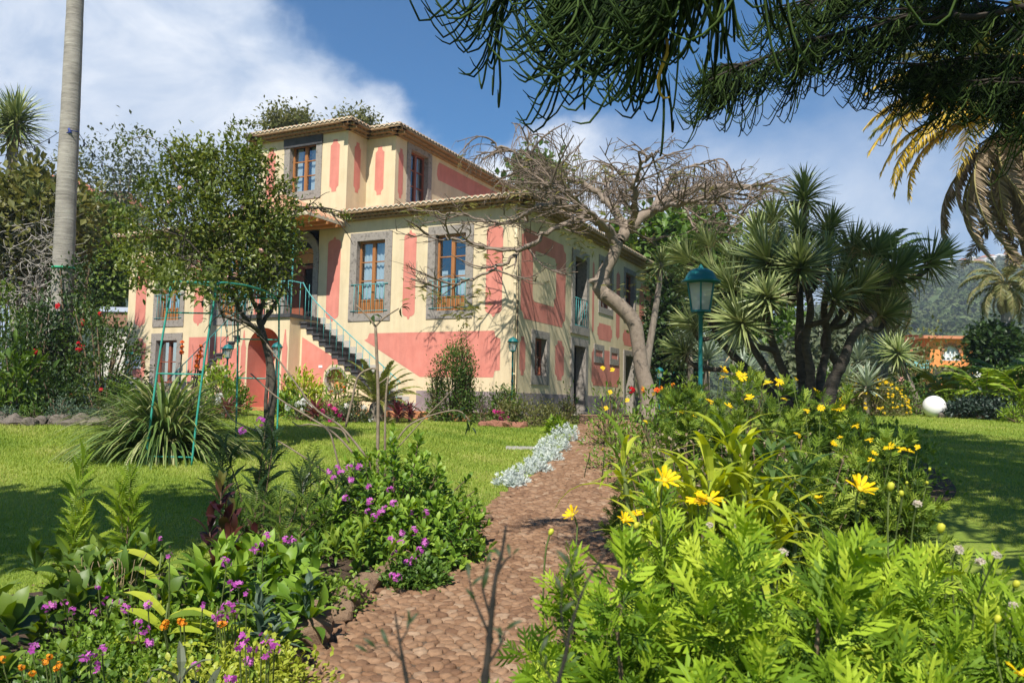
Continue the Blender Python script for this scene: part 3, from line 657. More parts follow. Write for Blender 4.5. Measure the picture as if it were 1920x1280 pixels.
    for k in range(len(O)-1):
        p, q, p2, q2 = O[k], O[k+1], I[k], I[k+1]
        ar.add([ff(*p, .04), ff(*q, .04), ff(*q2, .04), ff(*p2, .04)], [(0, 1, 2, 3)]); ar.add([ff(*p, -.02), ff(*q, -.02), ff(*q, .04), ff(*p, .04)], [(0, 1, 2, 3)]); ar.add([ff(*p2, .04), ff(*q2, .04), ff(*q2, -.4), ff(*p2, -.4)], [(0, 1, 2, 3)])
    d = ar.build('arched_door', M['stone'], th)
    b = MB(); b.add([ff(7.8, 2.4, -.4), ff(9.5, 2.4, -.4), ff(9.5, 5.95, -.4), ff(7.8, 5.95, -.4)], [(0, 1, 2, 3)]); b.build('room_recess', M['room'], d)
    lf = MB(); bar(lf, ff, cu+.05, cu+ri, 2.47, 4.55, -.36, -.3); bar(lf, ff, cu-ri, cu-.45, 2.47, 4.55, -.39, -.33, 1); bar(lf, ff, cu-ri, cu+ri, 4.55, 4.68, -.38, -.28); lf.build('door_leaf', [M['redwood'], M['curtain']], d)
    fl = MB(); fl.add([ff(cu-ri*.95*cos(t), zs-.2+ri*.9*sin(t), -.35) for t in ang], [tuple(range(n))]); fl.build('fanlight', M['orange'], d)

    # ---------------------------------------------------------------- roofs of barrel tiles
    def roof(name, corners, eave_z, T, slope, ov, ends, inset=None):
        """corners: eave rectangle (x0, x1, y0, y1) in the villa frame; hip roof built of corrugated tile planes"""
        mb = MB(); pit = .21
        def side(p, q, nrm, hip0, hip1, Tm):
            p = np.array(p, float); q = np.array(q, float); L = np.linalg.norm(q-p); e = (q-p)/L; nn = np.array(nrm, float)
            ns = int(L/pit)*8+1; s = np.linspace(0, L, ns); rows = 14; pr = np.abs(np.sin(pi*s/pit)); hgt = .075*pr**.75
            tm = np.full(ns, Tm)
            if hip0: tm = np.minimum(tm, s)
            if hip1: tm = np.minimum(tm, L-s)
            t = np.linspace(0, 1, rows)[:, None]*tm[None]
            base = p[None, None]+s[None, :, None]*e+t[..., None]*nn
            Z = eave_z+t*slope+hgt[None]+.02*(np.floor(t/.38) % 2)*0
            V = np.dstack([base, Z-GZ]); i = np.arange(rows-1)[:, None]*ns; j = np.arange(ns-1)[None]
            Fq = np.stack([i+j, i+j+1, i+ns+j+1, i+ns+j], -1).reshape(-1, 4); tn = rng_of(int(L*100)).random((rows-1, ns//8+1))
            mb.add(V, Fq, 0, tn[(np.arange((rows-1)*(ns-1))//(ns-1)), (np.arange((rows-1)*(ns-1)) % (ns-1))//8], True)
            # limewashed tile ends, two courses of eave tiles below
            E0 = np.dstack([base[:1], Z[:1]-GZ])[0]; lip = E0.copy(); lip[:, 2] -= .045; k = np.arange(ns-1)
            mb.add(np.vstack([E0+np.r_[nn, 0]*-.004, lip+np.r_[nn, 0]*-.004]), np.stack([k, k+1, ns+k+1, ns+k], -1), 1)
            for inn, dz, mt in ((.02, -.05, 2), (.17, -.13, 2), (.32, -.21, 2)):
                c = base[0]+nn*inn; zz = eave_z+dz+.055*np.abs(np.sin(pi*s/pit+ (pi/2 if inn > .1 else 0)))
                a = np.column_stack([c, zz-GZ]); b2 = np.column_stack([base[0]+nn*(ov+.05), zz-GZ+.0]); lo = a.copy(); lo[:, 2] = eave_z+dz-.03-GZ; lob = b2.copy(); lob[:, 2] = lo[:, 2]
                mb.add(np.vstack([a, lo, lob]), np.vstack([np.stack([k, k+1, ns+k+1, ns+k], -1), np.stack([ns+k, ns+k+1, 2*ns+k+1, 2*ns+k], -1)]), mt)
        for sd in ends: side(*sd, T)
        return mb
    ov = .5
    x0, x1, y0, y1 = -FW-ov, ov, -ov, RW+ov
    ends = [((-UR+.03, y0), (x1, y0), (0, 1), 0, 1), ((x1, y0), (x1, y1), (-1, 0), 1, 1), ((x0, y0), (-UL-.03, y0), (0, 1), 1, 0), ((x0, y1), (x0, y0), (1, 0), 1, 1), ((x1, y1), (x0, y1), (0, -1), 1, 1)]
    rl_ = roof('roof', (x0, x1, y0, y1), 6.27, 7.0, .23, ov, ends); rl_.build('roof', [M['tile'], M['lime'], M['soffit']], th)
    ux0, ux1 = -US0-.45, -US1+.45
    ends = [((-UL-.45, -.45), (-UR+.45, -.45), (0, 1), 1, 1), ((-UR+.45, -.45), (-UR+.45, SB), (-1, 0), 1, 0), ((-UR-.02, SB-.45), (ux1, SB-.45), (0, 1), 0, 1), ((ux1, SB-.45), (ux1, UD+.45), (-1, 0), 1, 1), ((ux0, SB-.45), (-UL+.02, SB-.45), (0, 1), 1, 0), ((-UL-.45, SB), (-UL-.45, -.45), (1, 0), 0, 1), ((ux0, UD+.45), (ux0, SB-.45), (1, 0), 1, 1), ((ux1, UD+.45), (ux0, UD+.45), (0, -1), 1, 1)]
    ru_ = roof('roof', None, 9.52, 3.6, .3, .45, ends); ru_.build('roof', [M['tile'], M['lime'], M['soffit']], th)

    # ---------------------------------------------------------------- landing, stairs, canopy
    LZ = 2.62; L0, L1, LO = 7.68, 9.84, 1.5; SO = .95
    lb = MB()
    arch = [(8.76-.72*cos(t), 1.55+.72*sin(t)) for t in np.linspace(0, pi, 19)]
    fl_ = plane(LO)
    # front face with its big arched opening
    N_ = len(arch); top = LZ-.02
    lb.add([fl_(L0, zb), fl_(arch[0][0], zb), fl_(*arch[0])]+[fl_(L0, arch[0][1])], [(0, 1, 2, 3)]); lb.add([fl_(arch[-1][0], zb), fl_(L1, zb), fl_(L1, arch[-1][1]), fl_(*arch[-1])], [(0, 1, 2, 3)])
    us = [L0]+[a for a, z in arch][1:-1]+[L1]
    V = [fl_(L0, arch[0][1])]+[fl_(*p) for p in arch]+[fl_(L1, arch[-1][1])]+[fl_(L1, top), fl_(L0, top)]
    for k in range(N_-1):
        a, b2 = arch[k], arch[k+1]; lb.add([fl_(*a), fl_(*b2), fl_(b2[0], top), fl_(a[0], top)], [(0, 1, 2, 3)])
    lb.add([fl_(L0, arch[0][1]), fl_(*arch[0]), fl_(arch[0][0], top), fl_(L0, top)], [(0, 1, 2, 3)]); lb.add([fl_(*arch[-1]), fl_(L1, arch[-1][1]), fl_(L1, top), fl_(arch[-1][0], top)], [(0, 1, 2, 3)])
    path = [(arch[0][0], zb)]+arch+[(arch[-1][0], zb)]
    for k in range(len(path)-1):
        a, b2 = path[k], path[k+1]; lb.add([fl_(*a), fl_(*b2), fl_(*b2, -.9), fl_(*a, -.9)], [(0, 1, 2, 3)], 1)
    lb.add([fl_(8.0, zb, -.9), fl_(9.52, zb, -.9), fl_(9.52, 2.3, -.9), fl_(8.0, 2.3, -.9)], [(0, 1, 2, 3)], 1)
    for u in (L0, L1): lb.add([F_(u, 0, zb), F_(u, LO, zb), F_(u, LO, top), F_(u, 0, top)], [(0, 1, 2, 3)])
    for s_, u0 in ((1, L0), (-1, L1)):   # pink tongues on the piers
        c = u0+s_*.17; panel(lb, fl_, [(c-.1, -.35), (c+.1, -.35), (c+.12, 1.6), (c+.07, 1.75), (c+.02, 2.2), (c-.02, 2.2), (c-.07, 1.75), (c-.12, 1.6)])
    lb.build('landing_wall', [M['cream'], M['pink']], th)
    dd = MB(); fd = plane(LO-.88)
    pts = [(8.36, -.4)]+[(8.66-.3*cos(t), 1.3+.3*sin(t)) for t in np.linspace(0, pi, 12)]+[(8.96, -.4)]
    dd.add([fd(a, z, .01) for a, z in pts], [tuple(range(len(pts)))], 0)
    o2 = [(8.27, -.4)]+[(8.66-.39*cos(t), 1.3+.39*sin(t)) for t in np.linspace(0, pi, 12)]+[(9.05, -.4)]
    for k in range(len(pts)-1): dd.add([fd(*o2[k], .03), fd(*o2[k+1], .03), fd(*pts[k+1], .03), fd(*pts[k], .03)], [(0, 1, 2, 3)], 1)
    dd.build('cellar_door', [M['redwood'], M['cream']], th)
    sb = MB(); sb.box((-L1-.06, -LO-.08, LZ-.02-GZ), (-L0+.06, -.04, LZ+.1-GZ)); sb.build('landing_slab', M['dark'], th)
    for s_, u0, lab in ((1, L0, 'right hand flight'), (-1, L1, 'left hand flight')):
        n = 15; run = .272; rise = (LZ+.08-(-.38))/n
        X = lambda t: u0-s_*t
        stp = MB()
        for k in range(n):
            a, b2 = X(run*k), X(run*(k+1)); z = LZ+.08-rise*(k+1)
            lo, hi = min(a, b2), max(a, b2)
            stp.box((-hi-.02, -SO-.07, z-.06-GZ), (-lo+.02, -.06, z-GZ)); stp.box((-hi, -SO-.03, z-rise-GZ), (-lo, -.08, z-.06-GZ))
        stp.build('stair_step', M['dark'], th)
        sw = MB(); fo = plane(SO); end = X(run*n)
        # outer stair wall: cream strip under the steps, pink triangle, round opening with a stone ring
        zl = lambda u: LZ-.12-abs(u-u0)/run*rise
        cu_, cz_, cr_ = X(1.55), .55, .36; na = 24
        ring = [(cu_+cr_*cos(t), cz_+cr_*sin(t)) for t in np.linspace(0, 2*pi, na, endpoint=False)]
        B = [(X(0), zb), (X(run*n), zb), (X(run*n), zl(X(run*n))), (X(0), zl(X(0)))]
        # star-shaped fill between the outline and the ring
        def outline(t):
            d_ = np.array([cos(t), sin(t)]); best = 1e9
            for k in range(4):
                p, q_ = np.array(B[k]), np.array(B[(k+1) % 4]); e = q_-p; M2 = np.array([d_, -e]).T
                if abs(np.linalg.det(M2)) < 1e-9: continue
                tt, ss = np.linalg.solve(M2, p-np.array([cu_, cz_]))
                if tt > 0 and -1e-6 <= ss <= 1+1e-6: best = min(best, tt)
            return (cu_+d_[0]*best, cz_+d_[1]*best)
        ts = sorted(list(np.linspace(0, 2*pi, na, endpoint=False))+[math.atan2(z-cz_, u-cu_) % (2*pi) for u, z in B])
        OU = [outline(t) for t in ts]; IN = [(cu_+cr_*cos(t), cz_+cr_*sin(t)) for t in ts]; m_ = len(ts)
        for k in range(m_):
            k2 = (k+1) % m_; sw.add([fo(*IN[k]), fo(*IN[k2]), fo(*OU[k2]), fo(*OU[k])], [(0, 1, 2, 3)])
            sw.add([fo(*IN[k]), fo(*IN[k2]), fo(*IN[k2], -.3), fo(*IN[k], -.3)], [(0, 1, 2, 3)])
        sw.add([fo(*p, -.3) for p in IN], [tuple(range(m_))], 2)
        panel(sw, fo, [(X(.08), .3), (X(1.0), .3), (X(1.05), .8), (X(1.3), 1.05), (X(1.9), 1.06), (X(.08), zl(X(.08))-.46)])
        sw.build('stair_wall', [M['cream'], M['pink'], M['orange']], th)
        rg = MB()
        for k in range(m_):
            k2 = (k+1) % m_; f1 = lambda p, s, d: fo(cu_+(p[0]-cu_)*s, cz_+(p[1]-cz_)*s, d)
            rg.add([f1(IN[k], 1, .04), f1(IN[k2], 1, .04), f1(IN[k2], 1.24, .04), f1(IN[k], 1.24, .04)], [(0, 1, 2, 3)]); rg.add([f1(IN[k], 1.24, 0), f1(IN[k2], 1.24, 0), f1(IN[k2], 1.24, .04), f1(IN[k], 1.24, .04)], [(0, 1, 2, 3)]); rg.add([f1(IN[k], 1, .04), f1(IN[k2], 1, .04), f1(IN[k2], 1, -.2), f1(IN[k], 1, -.2)], [(0, 1, 2, 3)])
        rg.build('round_opening', M['stone'], th)
        # stepped speckled skirting on the house wall
        sk = MB()
        for k in range(n): a, b2 = sorted((X(run*k), X(run*(k+1)))); z = LZ+.08-rise*(k+1); bar(sk, ff, a, b2, z-.02, z+.24, -.02, .02)
        sk.build('stair_skirting', M['speckle'], th)
        # teal handrail with balusters, swept up to the landing
        rl = MB(); hr = []
        zt_ = lambda t: LZ+.08-t/run*rise
        for t in np.linspace(0, run*n, 40): hr.append(F_(X(t), SO-.02, zt_(t)+.86+.28*math.exp(-t/.3)))
        rl.tube([F_(X(-.05), LO-.03, LZ+1.2), F_(X(-.03), SO-.02, LZ+1.2)]+hr, .02, 6)
        for k in range(n): t = run*(k+.5); rl.tube([F_(X(t), SO-.02, zt_(t)-rise*.5), F_(X(t), SO-.02, zt_(t)+.86+.28*math.exp(-t/.3))], .011, 5)
        rl.build('stair_railing', M['teal'], th)
    rl = MB(); rl.tube([F_(L0, LO-.03, LZ+1.2), F_(L1, LO-.03, LZ+1.2)], .02, 6)
    for u in np.linspace(L0, L1, 15): rl.tube([F_(u, LO-.03, LZ+.08), F_(u, LO-.03, LZ+1.2)], .011, 5)
    for u in (L0, L1):
        for o in (.6, 1.05): rl.tube([F_(u, o, LZ+.08), F_(u, o, LZ+1.2)], .011, 5)
    rl.build('landing_railing', M['teal'], th)
    # canopy on thin teal posts
    cn = MB(); c0, c1, cz, rz2 = L0-1.0, L1+1.0, 5.92, 6.95; fo_ = 2.0; cu = 8.76; pit = .21
    def slope_plane(p, q, apex0, apex1, nrow=6):
        p, q, a0_, a1_ = map(np.array, (p, q, apex0, apex1)); L = np.linalg.norm(q-p); ns = int(L/pit)*8+1; s = np.linspace(0, 1, ns)
        E = p+(q-p)*s[:, None]; A_ = a0_+(a1_-a0_)*s[:, None]; h = .07*np.abs(np.sin(pi*s*L/pit)); V = []
        for t in np.linspace(0, 1, nrow): r_ = E+(A_-E)*t; r_ = r_.copy(); r_[:, 2] += h*(1-.4*t); V.append(r_)
        i = np.arange(nrow-1)[:, None]*ns; j = np.arange(ns-1)[None]; cn.add(np.concatenate(V), np.stack([i+j, i+j+1, i+ns+j+1, i+ns+j], -1).reshape(-1, 4), 0, np.repeat(rng_of(3).random(((nrow-1)*(ns-1)//8+1)), 8)[:(nrow-1)*(ns-1)], True)
        lo = E.copy(); lo[:, 2] -= .06; k = np.arange(ns-1); cn.add(np.vstack([V[0], lo]), np.stack([k, k+1, ns+k+1, ns+k], -1), 1)
    C = lambda u, o, z: np.array(F_(u, o, z))
    ap0, ap1 = C(cu, .05, rz2), C(cu, .9, rz2)
    slope_plane(C(c0, .05, cz), C(c0, fo_, cz), ap0, ap1); slope_plane(C(c1, fo_, cz), C(c1, .05, cz), ap1, ap0); slope_plane(C(c0, fo_, cz), C(c1, fo_, cz), ap1, ap1)
    cn.add([C(c0, .03, cz-.07), C(c1, .03, cz-.07), C(c1, fo_, cz-.07), C(c0, fo_, cz-.07)], [(0, 1, 2, 3)], 2)
    for o in (.5, 1.0, 1.5): cn.box(tuple(C(c1, o+.04, cz-.17)), tuple(C(c0, o-.04, cz-.072)), 2)
    cn.build('canopy', [M['tile'], M['lime'], M['orange']], th)
    for u in (L0+.05, L1-.05): MB().tube([C(u, LO-.08, LZ+.1), C(u, LO-.08, cz-.07)], .03, 8).build('canopy_post', M['teal'], th)
    # white plates
    MB().box(tuple(C(16.95, .03, .95)), tuple(C(16.5, .0, 1.45))).build('wall_plate', M['sign'], th)
    MB().box(tuple(C(6.85, SO+.02, .95)), tuple(C(6.7, SO, 1.03))).build('wall_plate', M['sign'], th)
    # terrace in front
    tp = MB(); tp.box(tuple(C(17.5, 2.35, -.9)), tuple(C(.4, .0, -.40))); o = tp.build('terrace_paving', rough_mat('terracotta', (.42, .17, .07), (.52, .24, .11), 6, .85, .2)); o.location = (HA[0], HA[1], GZ); o.rotation_euler = (0, 0, -YAW); tag(o, kind='structure')
build_villa()
# ================================================================== PLANTS: templates and builders
def leaf_t(w=.42, arch=.12, fold=.07, wide=.38):
    V = [(0, 0, 0), (wide, 0, arch*.7), (.75, 0, arch*.55), (1, 0, -arch*.3), (wide*.95, w/2, arch*.7+fold), (.74, w*.36, arch*.5+fold*.7), (wide*.95, -w/2, arch*.7+fold), (.74, -w*.36, arch*.5+fold*.7)]
    return V, [(0, 1, 4), (1, 2, 5, 4), (2, 3, 5), (0, 6, 1), (1, 6, 7, 2), (2, 7, 3)]
LEAF = leaf_t(); LEAF_LONG = leaf_t(.26, .16); LEAF_BROAD = leaf_t(.58, .1, .05, .45); LEAF_SPOON = leaf_t(.36, .22, .05, .62)
def leaf_hi(w=.3, arch=.25, fold=.05, wide=.5, n=5, wave=.0):
    V = []; Fc = []
    for k in range(n+1):
        t = k/n; ww = w/2*(np.interp(t, [0, .12, wide, .85, 1], [.16, .3, 1, .62, .02])); z = arch*(t*1.15-1.35*t*t*t); wv = wave*(-1)**k
        V += [(t, ww, z+fold*ww/w*2+wv), (t, 0, z), (t, -ww, z+fold*ww/w*2-wv)]
    for k in range(n):
        b = 3*k; Fc += [(b, b+1, b+4, b+3), (b+1, b+2, b+5, b+4)]
    return V, Fc
HI_SPOON = leaf_hi(.34, .3, .06, .66, 6); HI_BROAD = leaf_hi(.52, .25, .06, .42, 6, .01); HI_LONG = leaf_hi(.24, .35, .05, .4, 6, .006); HI_OVAL = leaf_hi(.44, .16, .05, .45, 5)
LEAF_Q = ([(0, 0, 0), (.5, .28, .06), (1, 0, -.04), (.5, -.28, .06)], [(0, 1, 2), (0, 2, 3)])
TUFT = ([(0, 0, 0), (.45, .34, .1), (1, .1, -.02), (.55, -.3, .12)], [(0, 1, 2, 3)])
def lobed_t():
    V = [(0, 0, 0), (.3, .022, .05), (.3, -.022, .05), (.62, .04, .09), (.62, -.04, .09), (.86, .034, .07), (.86, -.034, .07), (1.03, 0, .0)]
    Fc = [(0, 2, 1), (1, 2, 4, 3), (3, 4, 6, 5), (5, 6, 7)]
    for x0, x1, ln, fw in ((.36, .46, .17, .18), (.53, .63, .23, .22), (.71, .81, .20, .20)):
        for s in (1, -1):
            b = len(V); V += [(x0, s*.03, .06), (x1, s*.04, .085), (x1+fw*.95, s*(ln+.02), .06), (x0+fw*.75, s*ln*.98, .05)]
            Fc.append((b, b+1, b+2, b+3) if s < 0 else (b+3, b+2, b+1, b))
    return V, Fc
LOBED = lobed_t()
def pinnate_t(n=7, w=.34, lw=.055):
    V = []; Fc = []
    for k in range(n):
        x = .18+.8*k/(n-1); l = w*(1-.55*abs(k/(n-1)-.45)); z = .16*x*(1.1-x)*2
        for s in (1, -1):
            b = len(V); V += [(x-lw*.5, 0, z), (x+lw*.55, s*l*.5, z+.02), (x+lw*2.0, s*l, z-.03), (x-lw*.1, s*l*.55, z+.02)]; Fc.append((b, b+1, b+2, b+3))
    b = len(V); V += [(0, .012, 0), (0, -.012, 0), (1.04, 0, .0), (.5, 0, .165)]; Fc += [(b, b+1, b+3), (b+1, b+2, b+3)]
    return V, Fc
PINNATE = pinnate_t(); PINNATE_FINE = pinnate_t(9, .3, .04)
def blade_t(w=.09, droop=0., n=4, peak=.3, fold=.015):
    V = []; Fc = []
    for k in range(n+1):
        t = k/n; x = t-droop*.25*t*t*t; z = -droop*t*t*.75+droop*.35*t; ww = w/2*(np.interp(t, [0, peak, .75, 1], [.55, 1, .6, .03]))
        V += [(x, ww, z+fold*(1-t)), (x, 0, z), (x, -ww, z+fold*(1-t))]
    for k in range(n):
        b = 3*k; Fc += [(b, b+1, b+4, b+3), (b+1, b+2, b+5, b+4)]
    return V, Fc
def frame_up(r, d, jit=.5): return unit(np.array([0, 0, 1.])+jit*rand_dirs(r, len(d)))

def dome_pts(r, n, rx, ry, h, inner=.5, low=-.05, lump=.18):
    d = rand_dirs(r, n); d[:, 2] = np.abs(d[:, 2])*(1-low)+low
    k = unit(r.normal(size=(7, 3))); wob = 1+lump*np.sum(np.maximum(0, d@k.T-.55)*r.normal(.9, 1.2, 7), 1)
    rad = (inner+(1-inner)*r.random(n)**.6)*wob
    return d*rad[:, None]*np.array([rx, ry, h]), d
def leaf_cloud(mb, r, C, D, per, spread, ln, tmpl, out=.7, up=.25, mat=0, lv=.35, tint=None, droop=0.):
    """leaves scattered round the clump centres C, facing mostly along D"""
    n = len(C)*per; q = np.repeat(C, per, 0)+r.normal(size=(n, 3))*spread; d = np.repeat(D, per, 0)
    x = unit(d*out+rand_dirs(r, n)*.8+np.array([0, 0, up-droop])); u = unit(np.array([0, 0, .9])+d*.5+rand_dirs(r, n)*.55)
    t = np.clip(np.repeat(r.random(len(C)), per)*.5+r.random(n)*.5, 0, 1) if tint is None else tint(n)
    mb.inst(tmpl, q, x, u, ln*(1-lv+2*lv*r.random(n)), mat, t); return mb
def shoots(mb, r, tips, axes, n_leaf, run, ln, tmpl, a0=25, a1=95, mat=0, lv=.25, tint_bias=0., smooth=False):
    """leaves in a spiral up each shoot; young ones at the tip stand up"""
    N = len(tips); k = np.arange(n_leaf); t = k/(n_leaf-1); ph = r.random(N)[:, None]*6.28+k[None]*2.4+r.normal(size=(N, n_leaf))*.2
    ax = unit(axes); a = np.cross(ax, rand_dirs(r, N)); a = unit(a); b = np.cross(ax, a)
    rad = a[:, None]*np.cos(ph)[..., None]+b[:, None]*np.sin(ph)[..., None]
    el = np.radians(a0+(a1-a0)*(1-t)[None]+r.normal(size=(N, n_leaf))*9)
    x = ax[:, None]*np.cos(el)[..., None]+rad*np.sin(el)[..., None]
    run = np.broadcast_to(run, (N,)); pos = tips[:, None]-ax[:, None]*((1-t)[None]*run[:, None])[..., None]
    u = unit(ax[:, None]+.0*rad+.15*r.normal(size=x.shape)); L = ln*(.62+.38*np.sin(pi*np.clip(.25+.75*(1-t), 0, 1))[None])*(1-lv+2*lv*r.random((N, n_leaf)))
    tint = np.clip(.18+.5*t[None]+.6*(r.random((N, 1))-.5)+.2*r.normal(size=(N, n_leaf))+tint_bias, 0, 1)
    mb.inst(tmpl, pos.reshape(-1, 3), x.reshape(-1, 3), u.reshape(-1, 3), L.ravel(), mat, tint.ravel(), smooth); return mb
def stems(mb, r, tips, root_r=.1, r0=.012, n=5, sides=4, sag=.25, frac=1.):
    for p in tips:
        if r.random() > frac: continue
        b = np.array([p[0]*root_r+r.normal()*root_r*.3, p[1]*root_r+r.normal()*root_r*.3, 0]); m = b+(p-b)*np.array([.35, .35, .55]); m2 = b+(p-b)*np.array([.8, .8, .8])
        mb.tube(bez(b, m, m2, p, n), np.linspace(r0, r0*.4, n), sides, cap=False)
    return mb

BARK = lambda: rough_mat('grey_bark', (.11, .085, .065), (.24, .20, .16), 9, .95, .6, 30, c3=(.17, .14, .11), stretch=(1, 1, .35))
TWIG = lambda: rough_mat('brown_stem', (.10, .065, .04), (.2, .14, .085), 20, .9, .3)
GSTEM = lambda: rough_mat('green_stem', (.09, .12, .03), (.16, .2, .06), 20, .7, .1)
GREEN = {
 'lime': [(.09, .16, .013), (.17, .27, .02), (.25, .36, .03), (.34, .42, .05)],
 'mid': [(.035, .085, .011), (.07, .14, .018), (.11, .195, .028), (.17, .245, .04)],
 'dark': [(.014, .036, .010), (.026, .058, .013), (.045, .085, .018), (.075, .115, .028)],
 'olive': [(.07, .085, .022), (.115, .125, .032), (.165, .165, .045), (.22, .2, .065)],
 'blue': [(.05, .095, .055), (.08, .13, .08), (.12, .17, .11), (.16, .21, .14)],
 'silver': [(.38, .44, .40), (.48, .53, .49), (.56, .60, .56), (.64, .67, .62)],
 'red': [(.10, .018, .018), (.16, .03, .028), (.22, .055, .045), (.12, .05, .03)],
 'yellow': [(.20, .23, .03), (.28, .30, .04), (.36, .34, .05), (.17, .22, .03)],
 'straw': [(.22, .16, .07), (.32, .25, .12), (.42, .34, .18), (.27, .2, .1)],
 'gold': [(.34, .20, .02), (.46, .28, .025), (.52, .36, .04), (.28, .26, .04)],
}
GREEN.update(grey=[(.055, .075, .035), (.09, .11, .055), (.13, .15, .08), (.19, .2, .12)], midd=[(.03, .07, .010), (.065, .12, .016), (.11, .18, .024), (.17, .24, .035)], hib=[(.02, .045, .012), (.045, .085, .016), (.09, .14, .025), (.16, .2, .05)], drac=[(.13, .18, .05), (.2, .25, .07), (.3, .33, .13), (.1, .15, .05)], silverg=[(.14, .19, .12), (.22, .27, .18), (.32, .37, .26), (.2, .24, .1)], jun=[(.012, .028, .018), (.025, .045, .03), (.045, .07, .05), (.03, .05, .03)])
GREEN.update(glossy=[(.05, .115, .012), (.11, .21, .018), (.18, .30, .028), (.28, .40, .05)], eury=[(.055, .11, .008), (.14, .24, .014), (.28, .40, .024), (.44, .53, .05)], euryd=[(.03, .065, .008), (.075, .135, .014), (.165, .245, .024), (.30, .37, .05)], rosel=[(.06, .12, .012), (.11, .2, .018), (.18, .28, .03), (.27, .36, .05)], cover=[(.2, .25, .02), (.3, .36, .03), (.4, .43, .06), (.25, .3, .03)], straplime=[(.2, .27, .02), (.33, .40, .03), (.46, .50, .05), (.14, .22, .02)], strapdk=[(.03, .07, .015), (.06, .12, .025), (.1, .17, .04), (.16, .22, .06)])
GREEN['yucca'] = [(.09, .125, .04), (.15, .195, .065), (.24, .285, .10), (.38, .41, .18)]
GREEN['lmid'] = [(.05, .09, .012), (.10, .155, .02), (.16, .22, .03), (.23, .29, .045)]
def lm(k, **kw): return leaf_mat('foliage_'+k, GREEN[k], **kw)

# ---- flowers
def daisy_mesh(seed=1, rad=.045, n=15, cup=.25):
    r = rng_of(seed); mb = MB(); pet = ([(0, 0, 0), (.45, .13, .04), (.9, .11, .02), (1, 0, -.02), (.9, -.11, .02), (.45, -.13, .04)], [(0, 1, 2, 3, 4, 5)])
    a = np.arange(n)*2*pi/n+r.normal(size=n)*.06; x = np.stack([np.cos(a), np.sin(a), cup+.25*r.normal(size=n)], -1); pos = np.stack([np.cos(a)*rad*.18, np.sin(a)*rad*.18, 0*a], -1)
    mb.inst(pet, pos, x, np.tile([0, 0, 1.], (n, 1)), rad*(.85+.3*r.random(n)), 0, r.random(n))
    mb.lathe([(0, rad*.17), (rad*.16, rad*.13), (rad*.27, rad*.04), (rad*.2, -rad*.08), (rad*.07, -rad*.2), (0, -rad*.2)], 8, mat=1)
    return mb.mesh('flower', [leaf_mat('yellow_petal', [(.80, .50, .004), (.88, .62, .008), (.84, .56, .006)], .6, .3, .2), leaf_mat('yellow_disc', [(.62, .40, .01), (.7, .46, .02)], .8, 0)])
def floret_mesh(cols, seed=2, n=9, rad=.03, fl=.013, name='flower_cluster', mat='pink_petal'):
    r = rng_of(seed); mb = MB(); pet = ([(0, 0, 0), (.6, .34, .05), (1, .2, 0), (1, -.2, 0), (.6, -.34, .05)], [(0, 1, 2, 3, 4)])
    for k in range(n):
        d = unit(r.normal(size=3)+[0, 0, .9]); c = d*rad*(.6+.4*r.random()); u = unit(d+.3*r.normal(size=3)); a0 = unit(np.cross(u, r.normal(size=3))); b0 = np.cross(u, a0)
        a = np.arange(5)*2*pi/5; x = a0[None]*np.cos(a)[:, None]+b0[None]*np.sin(a)[:, None]+.15*u
        mb.inst(pet, np.tile(c, (5, 1)), x, np.tile(u, (5, 1)), fl*(.85+.3*r.random()), 0, np.full(5, r.random()))
    return mb.mesh(name, leaf_mat(mat, cols, .6, .3, .2))
PINK = [(.50, .09, .42), (.62, .15, .52), (.70, .25, .62)]
_fm = {}
def fmesh(kind):
    if kind not in _fm:
        _fm[kind] = {'daisy': lambda: daisy_mesh(1), 'daisy2': lambda: daisy_mesh(4, .043, 14, .75), 'phlox': lambda: floret_mesh(PINK), 'phlox_few': lambda: floret_mesh(PINK, 5, 4, .022, .015),
            'orange': lambda: floret_mesh([(.75, .2, .01), (.8, .32, .02), (.75, .4, .03)], 6, 12, .022, .011, mat='orange_petal'), 'red': lambda: floret_mesh([(.55, .015, .02), (.65, .03, .03), (.6, .02, .05)], 7, 6, .05, .05, mat='red_petal', name='flower'),
            'white': lambda: floret_mesh([(.75, .75, .72), (.8, .8, .78), (.78, .74, .7)], 8, 10, .07, .035, mat='white_petal'), 'magenta': lambda: floret_mesh([(.65, .04, .25), (.72, .08, .34), (.6, .05, .3)], 9, 9, .06, .04, mat='magenta_petal'),
            'rose': lambda: floret_mesh([(.72, .45, .42), (.78, .55, .5), (.7, .4, .38)], 10, 9, .03, .035, mat='pale_rose_petal', name='flower'), 'redorange': lambda: floret_mesh([(.75, .08, .03), (.8, .2, .03), (.8, .4, .03)], 11, 11, .05, .045, mat='scarlet_petal', name='flower'),
            'yellow_small': lambda: floret_mesh([(.75, .52, .01), (.82, .6, .02), (.7, .5, .02)], 12, 5, .05, .045, mat='yellow_small_petal', name='flower'), 'bud': lambda: MB().lathe([(0, .016), (.009, .012), (.011, 0), (.008, -.01), (.003, -.014), (0, -.014)], 8).mesh('flower_bud', leaf_mat('bud_green', [(.35, .38, .03), (.5, .46, .03)], .6, 0)),
            'seed': lambda: floret_mesh([(.5, .42, .32), (.6, .54, .45)], 13, 14, .012, .009, mat='dry_seed_head', name='seed_head')}[kind]()
    return _fm[kind]
